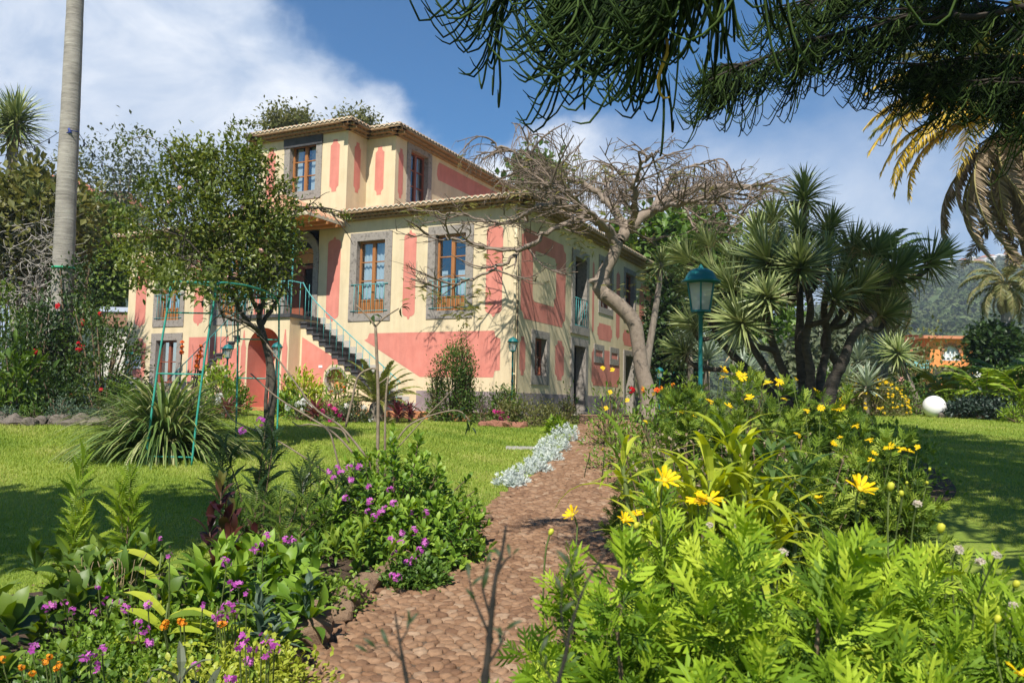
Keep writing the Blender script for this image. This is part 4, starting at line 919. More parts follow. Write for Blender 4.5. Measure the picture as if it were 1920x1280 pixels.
def flower(parent, kind, loc, up, r, scale=1., name=None):
    me = fmesh(kind); o = bpy.data.objects.new(name or me.name.split('.')[0], me); COL.objects.link(o); o.parent = parent; o.location = tuple(loc)
    u = unit(up); q = Vector(u).to_track_quat('Z', 'Y'); from mathutils import Quaternion
    o.rotation_mode = 'QUATERNION'; o.rotation_quaternion = q @ Quaternion((0, 0, 1), r.random()*6.28); o.scale = (scale,)*3; return o

def bush(name, base, rx, ry, h, label, cat='shrub', group=None, mat='mid', leaf=LEAF, ln=.07, clumps=120, per=14, spread=.06, seed=0, flowers=None, inner=.5, low=-.02, lump=.2, stem=True, droop=0., trans=.3, rough=.45):
    r = rng_of(seed+1000); t = thing(name, base, label, cat, group)
    C, D = dome_pts(r, clumps, rx, ry, h, inner, low, lump); C[:, 2] = np.maximum(C[:, 2], .03)
    mb = leaf_cloud(MB(), r, C, D, per, spread, ln, leaf, droop=droop); mb.build('foliage', lm(mat, trans=trans, rough=rough) if isinstance(mat, str) else mat, t)
    if stem: stems(MB(), r, C, .12, .012+.008*h, frac=min(1, 26/clumps)).build('stem', TWIG(), t)
    for kind, n, sc_, zone in (flowers or []):
        C2, D2 = dome_pts(r, n*4, rx*1.03, ry*1.03, h*1.05, .92, .05, lump)
        sel = [k for k in range(len(C2)) if zone is None or zone(C2[k]/np.array([rx, ry, h]))][:n]
        for k in sel: flower(t, kind, C2[k], D2[k]+[0, -.5, .5], r, sc_*(.8+.4*r.random()))
    return t

# ---- yucca rosette, drawn once in a few kinds and shared
_ros = {}
def rosette_mesh(kind, n=85, ln=.62, w=.075, mat='blue', a_max=125, seed=3, droop=.12):
    if kind not in _ros:
        r = rng_of(seed); k = np.arange(n); el = np.radians(4+(a_max-4)*((k+.5)/n)**.75+r.normal(size=n)*5); ph = k*2.39996+r.normal(size=n)*.1
        x = np.stack([np.sin(el)*np.cos(ph), np.sin(el)*np.sin(ph), np.cos(el)], -1); u = np.stack([-np.cos(el)*np.cos(ph), -np.cos(el)*np.sin(ph), np.sin(el)], -1)
        pos = np.stack([0*el, 0*el, -.22*(k/n)], -1)*ln+x*.03; dead = (k/n > .9)
        mb = MB(); b1 = blade_t(w/ln*1.0, droop, 3, .35, .02)
        L = ln*(.72+.28*np.sin(pi*np.clip(.25+.7*k/n, 0, 1)))*(.9+.2*r.random(n))
        mb.inst(b1, pos[~dead], x[~dead], u[~dead], L[~dead], 0, r.random((~dead).sum())); mb.inst(b1, pos[dead], x[dead], u[dead], L[dead]*.9, 1, r.random(dead.sum()))
        _ros[kind] = mb.mesh('leaf_rosette', [mat if not isinstance(mat, str) else lm(mat, trans=.12, rough=.4), lm('straw', trans=.1)])
    return _ros[kind]
def put_mesh(me, parent, loc, axis, r, scale=1., name=None):
    from mathutils import Quaternion
    o = bpy.data.objects.new(name or me.name.split('.')[0], me); COL.objects.link(o); o.parent = parent; o.location = tuple(loc); o.rotation_mode = 'QUATERNION'
    o.rotation_quaternion = Vector(unit(axis)).to_track_quat('Z', 'Y') @ Quaternion((0, 0, 1), r.random()*6.28); o.scale = (scale,)*3; return o
# ---- palm frond
def frond_mesh(key, L=2.6, n=60, ll=.42, lw=.03, arch=.9, mats=None, seed=1, hang=.35, col=None):
    if key in _ros: return _ros[key]
    r = rng_of(seed); mb = MB(); t = np.linspace(0, 1, 14); x = L*np.sin(t*1.25)/np.sin(1.25)*.92; z = L*arch*(.55*t-.85*t*t); pts = np.stack([x, 0*t, z], -1)
    mb.tube(pts, np.linspace(.035, .006, 14)*L/2.6, 5, 1)
    tt = np.linspace(.16, .995, n); c = np.stack([np.interp(tt, t, pts[:, i]) for i in range(3)], -1); tg = unit(np.stack([np.gradient(c[:, i]) for i in range(3)], -1))
    for s in (1, -1):
        prof = np.interp(tt, [0, .15, .4, .8, 1], [.5, .75, 1, .75, .35]); d = unit(tg*.75+np.array([0, s*1., 0])+np.array([0, 0, -hang])+.12*r.normal(size=(n, 3))); up = np.tile([0, 0, 1.], (n, 1))+.3*r.normal(size=(n, 3))
        mb.inst(blade_t(lw/ll*1.6, .3, 3, .4, .01), c, d, up, ll*prof*(.85+.3*r.random(n)), 0, np.clip(r.random(n)*.7+.3*tt, 0, 1))
    _ros[key] = mb.mesh('frond', [lm(col) if isinstance(col, str) else col, rough_mat('palm_rachis', (.2, .17, .06), (.3, .25, .1), 8, .6, .1)]); return _ros[key]
def put_frond(me, parent, loc, az, pitch, scale=1., roll=0.):
    o = bpy.data.objects.new('frond', me); COL.objects.link(o); o.parent = parent; o.location = tuple(loc); o.rotation_euler = (roll, -pitch, az); o.scale = (scale,)*3; return o

def tree(name, base, label, H, trunk_r, crown_c, crown_r, cat='tree', group=None, mat='dark', leaf=TUFT, ln=.3, clumps=140, per=40, spread=.35, seed=0, limbs=9, inner=.45, lump=.3, bark=None):
    """trunk with limbs; crown of many leaf tufts in an uneven volume with gaps"""
    r = rng_of(seed+50); t = thing(name, base, label, cat, group); cc = np.array(crown_c, float); cr = np.array(crown_r, float)
    d = rand_dirs(r, clumps); k = unit(r.normal(size=(6, 3))); wob = 1+lump*np.sum(np.maximum(0, d@k.T-.5)*r.normal(.6, 1.3, 6), 1); C = cc+d*cr*((inner+(1-inner)*r.random(clumps)**.5)*wob)[:, None]
    mb = leaf_cloud(MB(), r, C, d, per, spread, ln, leaf, .5, .1); mb.build('crown', lm(mat, trans=.2) if isinstance(mat, str) else mat, t)
    tk = MB(); top = cc*np.array([1, 1, 1]); tk.tube(bez((0, 0, -.1), (r.normal()*.1, r.normal()*.1, H*.3), top*[.8, .8, .6], top, 8), np.linspace(trunk_r, trunk_r*.35, 8), 8)
    for c in C[r.choice(len(C), min(limbs, len(C)), False)]:
        s = top*np.array([.7, .7, .45+.3*r.random()]); tk.tube(bez(s, s+(c-s)*.3+[0, 0, .2], s+(c-s)*.7, c, 6), np.linspace(trunk_r*.4, trunk_r*.08, 6), 5, cap=False)
    tk.build('trunk', bark or BARK(), t); return t
def rock_mesh(seed):
    r = rng_of(seed+900); nu, nv = 18, 12; mb = MB(); k = unit(r.normal(size=(9, 3))); am = r.random(9)*.5
    u = np.arange(nu)*2*pi/nu; v = np.linspace(0, pi, nv); D = np.stack([np.sin(v)[:, None]*np.cos(u), np.sin(v)[:, None]*np.sin(u), np.repeat(np.cos(v)[:, None], nu, 1)], -1)
    rad = 1+.22*np.sum(np.maximum(0, D@k.T-.6)*am, -1)*2+.03*r.normal(size=D.shape[:2]); V = (D*np.minimum(rad, 1.3)[..., None]).reshape(-1, 3)
    for _ in range(13):              # chipped faces
        n_ = unit(r.normal(size=3)); c_ = .58+.3*r.random(); d_ = np.maximum(0, V@n_-c_); V = V-d_[:, None]*n_
    V += .022*r.normal(size=V.shape)
    i = np.arange(nv-1)[:, None]*nu; j = np.arange(nu)[None]; j2 = (j+1) % nu; mb.add(V, np.stack([i+j, i+nu+j, i+nu+j2, i+j2], -1).reshape(-1, 4), 0, .5, False); return mb.mesh('stone', [])
# ================================================================== THE BIG TREES
def flame_tree():
    Y0 = 22.; base = on_ground(1216, Y0); r = rng_of(7)
    t = thing('flame_tree', base, 'wide bare umbrella crowned tree with a kinked pale grey trunk beside the villa', 'tree')
    Q = lambda px, py, dy=0.: P(px, py, Y0+dy)-base
    tr = MB()
    trunk = spline([Q(1219, 790), Q(1214, 735), Q(1203, 690, 0), Q(1196, 640), Q(1188, 603), Q(1160, 572), Q(1128, 548, -.1)], 26)
    tr.tube(trunk, np.interp(np.linspace(0, 1, 26), [0, .1, .45, .75, 1], [.34, .23, .19, .21, .20]), 12)
    up = spline([Q(1150, 565), Q(1124, 540, -.1), Q(1132, 512), Q(1150, 480), Q(1158, 452)], 16)
    tr.tube(up, np.interp(np.linspace(0, 1, 16), [0, .25, .6, 1], [.17, .2, .17, .16]), 12)
    tr.tube(spline([Q(1128, 528), Q(1117, 528, -.15), Q(1110, 527, -.25)], 5), [.16, .12, .07], 8) if False else tr.tube([Q(1138, 533), Q(1119, 529, -.12), Q(1105, 526, -.22)], [.19, .14, .05], 8)
    limbs = [
        ([(1156, 458), (1140, 430, -.2), (1105, 402, -.5), (1062, 388, -.8), (1040, 365, -.9), (1010, 345, -1), (985, 310, -1.1), (962, 284, -1.2), (920, 268, -1.3)], .13, .02),
        ([(1062, 388, -.8), (1020, 385, -.6), (985, 400, 0.2), (950, 420, .8), (905, 412, 1.0), (850, 402, 1.1), (805, 396, 1.2)], .06, .012),
        ([(1105, 402, -.5), (1055, 420, -1.2), (1000, 455, -1.6), (950, 490, -1.7), (905, 515, -1.8), (850, 535, -1.8), (790, 538, -1.7)], .065, .01),
        ([(1000, 455, -1.6), (960, 470, -2), (910, 462, -2.2), (860, 450, -2.2), (820, 440, -2.3), (770, 446, -2.3)], .04, .009),
        ([(1160, 452), (1182, 425, .1), (1225, 392, .3), (1268, 366, .4), (1320, 352, .5), (1375, 350, .6), (1430, 348, .8), (1478, 362, 1)], .15, .03),
        ([(1178, 430), (1158, 405, .5), (1135, 372, 1), (1105, 350, 1.4), (1065, 335, 1.8), (1030, 318, 2), (985, 322, 2.3)], .12, .02),
        ([(1182, 425), (1190, 395, -.6), (1188, 362, -1.2), (1192, 330, -1.6), (1210, 300, -2), (1235, 285, -2.3)], .09, .015),
        ([(1225, 392), (1240, 360, 1), (1262, 330, 2), (1300, 312, 2.8), (1345, 306, 3.2)], .08, .014),
        ([(1225, 392), (1262, 385, -1), (1310, 375, -2), (1360, 365, -2.8), (1410, 352, -3.2)], .07, .014),
        ([(1140, 430, -.2), (1120, 410, -1.6), (1090, 380, -2.8), (1060, 355, -3.6), (1020, 345, -4)], .07, .014),
        ([(1135, 372, 1), (1140, 345, 2), (1150, 320, 3), (1130, 305, 3.8)], .06, .012),
        ([(985, 310, -1.1), (990, 290, -1.1), (993, 265, -1.1), (994, 246, -1)], .03, .008),
        ([(1268, 366, .4), (1290, 400, .2), (1305, 430, 0), (1340, 440, 0), (1375, 425, 0)], .03, .007),
        ([(1320, 352, .5), (1350, 385, .2), (1390, 400, 0), (1430, 395, .2)], .03, .007),
    ]
    tw = MB(); fol = []
    def branch(pts, r0, r1, lev, mb):
        mb.tube(pts, np.linspace(r0, r1, len(pts)), 8 if r0 > .07 else (5 if lev < 2 else 4 if lev < 3 else 3), cap=False)
    def grow(pts, r0, r1, lev):
        thin = lev == .5; lev = int(lev)
        pts = np.asarray(pts); L = np.sum(np.linalg.norm(np.diff(pts, axis=0), axis=1))
        if lev >= 4 or (lev == 3 and r.random() < .45): return
        step = [.24, .27, .22, .28][lev]*(2 if thin else 1); n = int(L/step); 
        for k in range(n):
            f = (.12 if lev == 0 else .2)+(.88 if lev == 0 else .8)*(k+r.random())/max(1, n); i = min(int(f*(len(pts)-1)), len(pts)-2); p = pts[i]+(pts[i+1]-pts[i])*(f*(len(pts)-1)-i)
            tg = unit(pts[i+1]-pts[i]); side = unit(np.cross(tg, [0, 0, 1.])+1e-6)*(1 if r.random() < .5 else -1)
            ln = [1.35, .75, .42, .2][lev]*(.5+.8*r.random())*(1.1-.45*f)
            d = unit(tg*(.55+.4*r.random())+side*(.5+.5*r.random())+np.array([0, 0, .24*r.normal()+.06-.12*(p[2] < 2.9)]))
            m = p+d*ln*.45+r.normal(size=3)*ln*.09; e = p+d*ln+np.array([0, 0, ln*(.0+.16*r.random())-.5*max(0, p[2]-6.55)])+r.normal(size=3)*ln*.12
            c = bez(p, p+d*ln*.3, m+[0, 0, -.03*ln], e, 6 if lev < 2 else 4)
            rr = max([.030, .017, .011, .0075][lev]*(.7+.6*r.random()), .005)
            branch(c, rr, rr*.45, lev+1, tw)
            if lev < 3: grow(c, rr, rr*.45, lev+1)
            if lev == 2 and r.random() < .2: fol.append(e)
    for li, (pts, r0, r1) in enumerate(limbs):
        r0 *= 1.2; r1 *= 1.2; s = spline([Q(*q) for q in pts], 9*len(pts)//2+6); s[1:-1] += r.normal(size=(len(s)-2, 3))*.03
        branch(s, r0, r1, 0, tr); grow(s, r0, r1, 0 if li not in (1, 2, 3) else .5)
    tr.build('trunk', rough_mat('smooth_grey_bark', (.12, .092, .07), (.245, .195, .15), 5, .9, .7, 25, c3=(.18, .142, .108), bdist=.015), t)
    tw.build('twigs', rough_mat('dry_twig', (.115, .085, .064), (.235, .18, .135), 12, .9, .2), t)
    # the few yellow-green feathery leaf sprays left
    lf = MB()
    spots = [(1075, 318, 0), (1105, 330, .6), (1040, 325, -.5), (1130, 320, 1), (1060, 345, -1), (1170, 330, .4), (870, 385, 1.0), (790, 395, 1.2), (780, 415, 1.3), (965, 360, .5), (960, 385, .3), (1065, 440, -.6), (1090, 450, -.5), (1095, 470, -.4), (870, 575, -1.8), (900, 545, -1.8), (830, 560, -1.8), (855, 590, -1.8), (790, 545, -1.7), (885, 580, -1.8), (920, 480, -1.9), (1165, 540, -.2), (1210, 520, 0), (1130, 400, .2), (1240, 310, -1), (1290, 320, 1), (1000, 350, -.8), (1055, 300, 0)]
    C = np.array([Q(*s) for s in spots]); n = 16; q = np.repeat(C, n, 0)+r.normal(size=(len(C)*n, 3))*[.22, .3, .09]; d = rand_dirs(r, len(q))*[1, 1, .35]+[0, 0, -.25]
    fe = np.array(fol)[r.choice(len(fol), min(170, len(fol)), False)]; q = np.vstack([q, fe]); d = np.vstack([d, rand_dirs(r, len(fe))*[1, 1, .4]])
    lf.inst(PINNATE_FINE, q, d, frame_up(r, q, .35), .24*(.7+.6*r.random(len(q))), 0)
    lf.build('leaf_spray', leaf_mat('flame_leaf', [(.10, .12, .02), (.17, .17, .03), (.25, .21, .05), (.12, .15, .03)], .6, .3), t)
flame_tree()

def big_yucca():
    Y0 = 14.; base = on_ground(1505, Y0); r = rng_of(9); Q = lambda px, py, dy=0.: P(px, py, Y0+dy)-base
    t = thing('yucca_tree', base, 'huge many stemmed yucca with dozens of spiky leaf heads beside the green lamp post', 'tree')
    mats = [rosette_mesh('y1', 130, .58, .045, 'yucca', 104, 3), rosette_mesh('y2', 115, .54, .045, 'yucca', 98, 4, .2), rosette_mesh('y3', 140, .64, .042, 'yucca', 112, 5, .08), rosette_mesh('y4', 100, .50, .045, 'yucca', 92, 6, .3), rosette_mesh('y5', 150, .60, .04, 'yucca', 125, 7, .4)]
    heads = [(1508, 350, 0, 1.1), (1500, 415, -.6, 1.05), (1425, 430, -.3, 1.15), (1440, 470, -1.0, 1.15), (1385, 480, .3, 1.0), (1553, 412, .3, 1.0), (1290, 468, .6, 1.05), (1305, 520, 1.2, .9), (1345, 500, 0, 1.0), (1375, 525, -.8, 1.05), (1330, 560, -.2, 1.0), (1300, 590, .5, 1.0), (1390, 585, -1.2, 1.0), (1440, 540, -1.4, 1.05), (1500, 480, -1.3, 1.1), (1475, 520, .8, 1.0), (1545, 465, -.8, 1.0), (1578, 500, .2, 1.0), (1600, 450, .8, 1.0), (1565, 540, -1.2, 1.0), (1612, 520, -.6, 1.05), (1640, 455, .2, 1.0), (1650, 530, .4, 1.0), (1680, 490, .0, 1.05), (1660, 570, -.3, 1.0), (1748, 470, .1, .95), (1280, 640, .9, .9), (1330, 440, .9, 1.0), (1450, 395, .7, 1.0), (1600, 555, .6, 1.0), (1465, 450, .4, 1.0), (1530, 500, .2, 1.0)]
    trunks = {'a': [(1512, 770), (1508, 720), (1500, 660, 0), (1500, 600, .1), (1500, 540, .2)], 'b': [(1498, 775), (1480, 720), (1462, 680, -.2), (1445, 630, -.3), (1430, 560, -.4)], 'c': [(1490, 780), (1465, 735), (1430, 680, .1), (1395, 620, .3), (1370, 560, .4)], 'd': [(1530, 775), (1540, 700, .3), (1552, 640, .4), (1545, 580, .4), (1555, 520, .3)], 'e': [(1545, 780, -.5), (1560, 720, -.6), (1580, 680, -.7), (1600, 630, -.7), (1640, 590, -.6)], 'f': [(1515, 775, -.2), (1520, 700, -.4), (1510, 640, -.5), (1520, 580, -.5), (1510, 520, -.4)], 'g': [(1485, 780, .4), (1440, 730, .6), (1400, 690, .8), (1360, 650, .9), (1330, 600, .9)], 'h': [(1538, 770, .5), (1570, 690, .6), (1545, 640, .6), (1575, 590, .6), (1600, 540, .6)]}
    tk = MB(); ends = []
    for k, pts in trunks.items():
        s = spline([Q(*p) for p in pts], 22); tk.tube(s, np.linspace(.125 if k in 'ae' else .09, .05, 22)*(1+.06*r.normal(size=22)), 9); ends += [s[i] for i in (10, 13, 16, 18, 20, 21)]
    ends = np.array(ends)
    for px, py, dy, s in heads:
        c = Q(px, py+18, dy); tip = c; cand = ends[ends[:, 2] < c[2]-.15] if np.any(ends[:, 2] < c[2]-.15) else ends
        e = cand[np.argmin(np.linalg.norm((cand-c)*[1, .8, .8], axis=1))]
        tk.tube(bez(e, e+(c-e)*.3+[0, 0, -.05], c-[0, 0, .45]+(e-c)*.1, c, 8), np.linspace(.052, .042, 8), 7, cap=False)
        ax = unit((c-np.array([0, 0, 2.3]))*[1, .9, .6]+[0, 0, .9]+.15*r.normal(size=3))
        put_mesh(mats[r.integers(5)], t, c, ax, r, s)
    tk.build('trunk', rough_mat('yucca_bark', (.055, .046, .038), (.13, .11, .09), 7, .95, .8, 20, stretch=(1, 1, 3), bdist=.03), t)
big_yucca()

def small_yucca(px, py, Y, foot, label, scale=1., lean=None, kind='yucca', name='yucca_tree', nh=1, ln=.62, seed=0, group=None):
    base = on_ground(foot, Y); r = rng_of(seed+400); Q = lambda a, b: P(a, b, Y)-base
    t = thing(name, base, label, 'tree', group); me = rosette_mesh('s_'+kind+str(ln), 80, ln, .055, kind, 125, 13, .2); c = Q(px, py)
    tk = MB().tube(bez((0, 0, -.1), (0, 0, c[2]*.4), c-[(c[0])*.2, 0, c[2]*.35], c, 10), np.linspace(.13, .075, 10)*scale, 8)
    put_mesh(me, t, c, unit(np.array([c[0]*.3, -.3, 1.])), r, scale)
    for k in range(nh-1):
        d = r.normal(size=3)*[.5, .5, .35]*scale+[0, 0, -.1]; e = c+d; tk.tube(bez(c*.75, c*.8+d*.2, e-[0, 0, .2], e, 6), [.06*scale]*6, 6, cap=False); put_mesh(me, t, e, unit(d+[0, -.3, .9]), r, scale*.9)
    tk.build('trunk', BARK(), t); return t
small_yucca(1240, 492, 22.7, 1204, 'slim one headed yucca rising beside the bare umbrella tree trunk', 1.0, seed=1, ln=.7)
small_yucca(20, 250, 26, 30, 'tallest yucca at the left edge with its head above the red roof', 1.5, seed=2, nh=6, ln=.9)
small_yucca(52, 330, 27, 60, 'yucca with a dark head left of the palm trunk before the red roof', 1.1, seed=3, nh=2, ln=.8)
small_yucca(72, 382, 24, 75, 'lowest dark yucca head touching the palm trunk on its left', 1.1, seed=4, nh=2, ln=.8)

def araucaria():
    """the conifer that stands to the right of the camera; only its lower branches hang into view"""
    r = rng_of(17); bx, by = 6.5, 5.0; base = np.array([bx, by, float(G(bx, by))]); t = thing('araucaria_tree', base, 'dark conifer with drooping cord like twigs hanging in from the top right', 'tree')
    tk = MB().tube([(0, 0, -.2), (0, 0, 4), (.1, 0, 10), (.1, .1, 20)], [.42, .36, .25, .06], 12)
    cords = MB(); GREENM = leaf_mat('cord_foliage', [(.006, .011, .004), (.011, .021, .006), (.03, .052, .014), (.055, .085, .022)], .85, 0., .04)
    def hang(C, lens, rad, dirs, down):
        for p, L, d, rr in zip(C, lens, dirs, rad):
            d = unit(d); dn = np.array([0, 0, -1.]); w = .08*r.normal(size=3); hk = .12+.3*r.random()
            c = spline([p, p+d*L*.14+dn*L*.12*down, p+d*L*.24+dn*L*.34*down+w*L*.5, p+d*L*.40+dn*L*.54*down+w*L, p+d*L*.62+dn*L*(.62*down)+w*L, p+d*L*.84+dn*L*(.60*down-hk)+w*L], 11)
            cords.tube(c, rr*np.array([.8, .9, 1.0, 1.05, 1.05, 1.05, 1.0, 1.0, .95, .8, .4]), 5, 0, r.random(), cap=False)
    def limb(pts, n, L, rad, down=1., spread=.6, r0=.03, fan=0):
        s = spline(pts, 40)-base; tk.tube(s, np.linspace(r0, .012, 40), 6, cap=False)
        sub = []
        for k in range(max(6, n//18)):
            f = .1+.88*r.random(); i = int(f*38); tg = unit(s[i+1]-s[i]); sd = unit(np.cross(tg, [0, 0, 1.]))*(1 if r.random() < .5 else -1); d = unit(tg*.9+sd*(.3+.6*r.random())+[0, 0, -.15+.2*r.normal()])
            ln = spread*(.5+.7*r.random())*(1.2-f*.6); sb = bez(s[i], s[i]+d*ln*.4, s[i]+d*ln*.7+[0, 0, -.05], s[i]+d*ln+[0, 0, -.12*ln], 8); tk.tube(sb, np.linspace(.014, .008, 8), 4, cap=False); sub.append(sb)
        for k in range(n):
            if r.random() < .3: f = .05+.95*r.random()**.8; i = min(int(f*39), 38); p = s[i]+r.normal(size=3)*.02; tg = unit(s[min(i+1, 39)]-s[i-1 if i else 0])
            else: sb = sub[r.integers(len(sub))]; i = r.integers(1, 8); p = sb[i]; tg = unit(sb[i]-sb[i-1])
            d = tg*1.0+r.normal(size=3)*[.4, .4, .2]
            hang([p], [L*(.55+.75*r.random())], [rad*(.8+.4*r.random())], [d], down*(.75+.5*r.random()))
    Pt = lambda px, py, Y: P(px, py, Y)
    J = np.array([bx, by, base[2]])
    # big near branch at the top middle
    limb([J+[0, 0, 4.3], Pt(1560, -192, 3.8), Pt(1380, -152, 4.2), Pt(1240, -102, 4.4), Pt(1120, -52, 4.6), Pt(1040, -22, 4.8)], 250, .56, .0068, 1.05, .5, .028)
    limb([J+[0, 0, 4.0], Pt(1450, -82, 3.9), Pt(1340, -92, 4.1), Pt(1270, -62, 4.2), Pt(1225, -32, 4.3)], 150, .50, .0068, 1.1, .38, .026)
    limb([J+[0, 0, 4.2], Pt(1400, -142, 4.6), Pt(1200, -102, 5.0), Pt(1050, -92, 5.2), Pt(950, -72, 5.3)], 170, .58, .0072, .9, .5, .026)
    # longer branches farther off, right
    limb([J+[0, .2, 5.2], Pt(1900, 18, 6.2), Pt(1760, 18, 6.8), Pt(1620, 53, 7.2), Pt(1500, 88, 7.5), Pt(1400, 118, 7.7), Pt(1340, 128, 7.8)], 800, .42, .0058, .95, .55, .028)
    limb([J+[0, .2, 5.6], Pt(1850, -82, 6.6), Pt(1680, -42, 7.2), Pt(1540, -2, 7.6), Pt(1430, 28, 7.9)], 560, .42, .0058, .95, .6, .028)
    limb([J+[0, .2, 4.9], Pt(2000, 88, 6.4), Pt(1880, 108, 6.8), Pt(1780, 118, 7.1), Pt(1710, 123, 7.4)], 620, .38, .0056, 1., .55, .028)
    limb([J+[0, .2, 5.8], Pt(2050, -2, 6.6), Pt(1930, 18, 7.2), Pt(1840, 8, 7.8), Pt(1780, -22, 8.2)], 560, .42, .0058, 1., .6, .028)
    limb([J+[0, .2, 4.7], Pt(2060, 168, 5.8), Pt(1980, 168, 6.2), Pt(1900, 148, 6.4), Pt(1850, 158, 6.6)], 380, .34, .0052, 1., .45, .026)
    # the rest of the crown, out of the picture to the right
    for k in range(270):
        z = 3.4+16*(k/270)**.95; az = k*2.4+.4*r.normal(); L = (3.7 if z < 13 else 3.7-(z-13)*.38)*(.75+.4*r.random()); d = np.array([cos(az), sin(az), 0]); p0 = J+[0, 0, z]; e = p0+d*L
        q = e[0]/max(e[1], .3)
        if e[1] > .3 and q < .95 and (e[2]-.6)/e[1] < .66: continue
        limb([p0, p0+d*L*.5+[0, 0, .15], e+[0, 0, -.1]], 46, .55, .026, .9, 1.0, .04)
    tk.build('trunk', rough_mat('araucaria_bark', (.022, .018, .014), (.05, .04, .03), 9, .95, .6), t)
    cords.build('crown', GREENM, t)
    # one cord gone yellow
    y = MB(); p = [Pt(1250, 72, 4.3), Pt(1252, 95, 4.3), Pt(1243, 120, 4.3), Pt(1236, 140, 4.3), Pt(1234, 160, 4.3), Pt(1242, 182, 4.3), Pt(1255, 183, 4.3)]
    y.tube(spline(p, 16)-base, np.interp(np.linspace(0, 1, 16), [0, .3, 1], [.008, .012, .005]), 6); o = y.build('dry_twig', rough_mat('yellow_cord', (.35, .2, .02), (.5, .3, .04), 60, .7, .3), t); o['label'] = 'single twig gone bright yellow'
araucaria()

def palm_tree():
    Y0 = 22.; base = on_ground(112, Y0); Q = lambda a, b: P(a, b, Y0)-base
    t = thing('palm_tree', base, 'tall smooth grey palm trunk leaning slightly, on the left of the lawn', 'tree')
    s = spline([Q(112, 800), Q(114, 640), Q(117, 560), Q(119, 500), Q(122, 430), Q(126, 330), Q(131, 230), Q(137, 100), Q(142, -20), Q(150, -260), Q(156, -420)], 90)
    rr = np.interp(np.linspace(0, 1, 90), [0, .3, .5, .7, 1], [.28, .275, .262, .235, .18])*(1+.012*rng_of(1).normal(size=90))
    m, nt, b, out = new_mat('palm_bark'); tc = nnode(nt, 'ShaderNodeTexCoord'); mp = nnode(nt, 'ShaderNodeMapping'); mp.inputs['Scale'].default_value = (1.2, 1.2, 14); nt.links.new(tc.outputs['Object'], mp.inputs[0])
    n1 = nnode(nt, 'ShaderNodeTexNoise', Scale=1.6, Detail=8, Roughness=.7); nt.links.new(mp.outputs[0], n1.inputs['Vector'])
    n2 = nnode(nt, 'ShaderNodeTexNoise', Scale=2.2, Detail=5); nt.links.new(tc.outputs['Object'], n2.inputs['Vector']); ad = nnode(nt, 'ShaderNodeMath', operation='MULTIPLY_ADD'); ad.inputs[1].default_value = .45; nt.links.new(n2.outputs['Fac'], ad.inputs[0]); h = nnode(nt, 'ShaderNodeMath', operation='MULTIPLY'); h.inputs[1].default_value = .55; nt.links.new(n1.outputs['Fac'], h.inputs[0]); nt.links.new(h.outputs[0], ad.inputs[2])
    nt.links.new(ramp(nt, ad.outputs[0], [(.3, (.12, .105, .09)), (.5, (.27, .245, .21)), (.68, (.40, .37, .32))]), b.inputs['Base Color']); b.inputs['Roughness'].default_value = .9
    bp = nnode(nt, 'ShaderNodeBump', Strength=.7, Distance=.04); nt.links.new(n1.outputs['Fac'], bp.inputs['Height']); nt.links.new(bp.outputs[0], b.inputs['Normal'])
    MB().tube(s, rr, 20).build('trunk', m, t)
    me = frond_mesh('tallpalm', 2.6, 46, .5, .04, .9, seed=2, col='mid'); top = s[-1]; r = rng_of(3)
    for k in range(22): put_frond(me, t, top, k*2.4, .9-1.5*(k/22)+.1*r.normal(), .95)
    c0 = Q(120, 503); st = MB().lathe([(.283, -.025), (.303, -.025), (.303, .025), (.283, .025)], 24); tag(st.build('trunk_strap', rough_mat('strap_green', (.02, .28, .15), (.03, .38, .2), 20, .5, .2), None, base+c0), 'green plastic strap tied round the palm trunk', 'strap')
    kn = MB(); rk_ = rng_of(8)
    for k in range(7): d = rk_.normal(size=3)*[.05, .02, .05]; kn.tube(bez((.1, -.23, .05), np.array((.13, -.27, 0))+d, np.array((.17, -.26, -.03))-d, (.14+d[0], -.24, -.09), 6), .014, 5)
    kn.tube([(.13, -.235, 0), (.27, -.02, .02)], .012, 5); tag(kn.build('cord_knot', rough_mat('blue_cord', (.03, .05, .22), (.05, .08, .3), 20, .6, .2), None, base+Q(130.5, 249)), 'knot of blue cord on the palm trunk, holding the string lights', 'cord')
    k1 = base+Q(130.5, 250)
    for nm, e, lab, rev in (('string_light', P(-60, 300, 19), 'string of small bulbs running from the palm trunk to the left edge', 0), ('string_light', P(230, 330, 26), 'string of bulbs running from the palm trunk behind the rose', 1)):
        s0 = k1+np.array([-.28 if not rev else .28, -.05, 0]); mid = (s0+e)/2-[0, 0, .25]; cv = bez(s0, s0*.6+mid*.4-[0, 0, .1], mid-[0, 0, .05], e, 24)
        o = thing('string_light', s0, lab, 'string light', 'string lights on the palm'); MB().tube(cv-s0, .009, 5).build('cable', rough_mat('black_cable', (.015, .015, .017), (.03, .03, .03), 9, .6, 0), o)
        for j in (4, 9, 14, 19): MB().lathe([(0, -.02), (.018, -.02), (.02, -.06), (.03, -.1), (.022, -.14), (0, -.15)], 10, c=cv[j]-s0).build('bulb', rough_mat('dark_bulb', (.03, .03, .04), (.06, .06, .07), 9, .2, 0), o)
palm_tree()

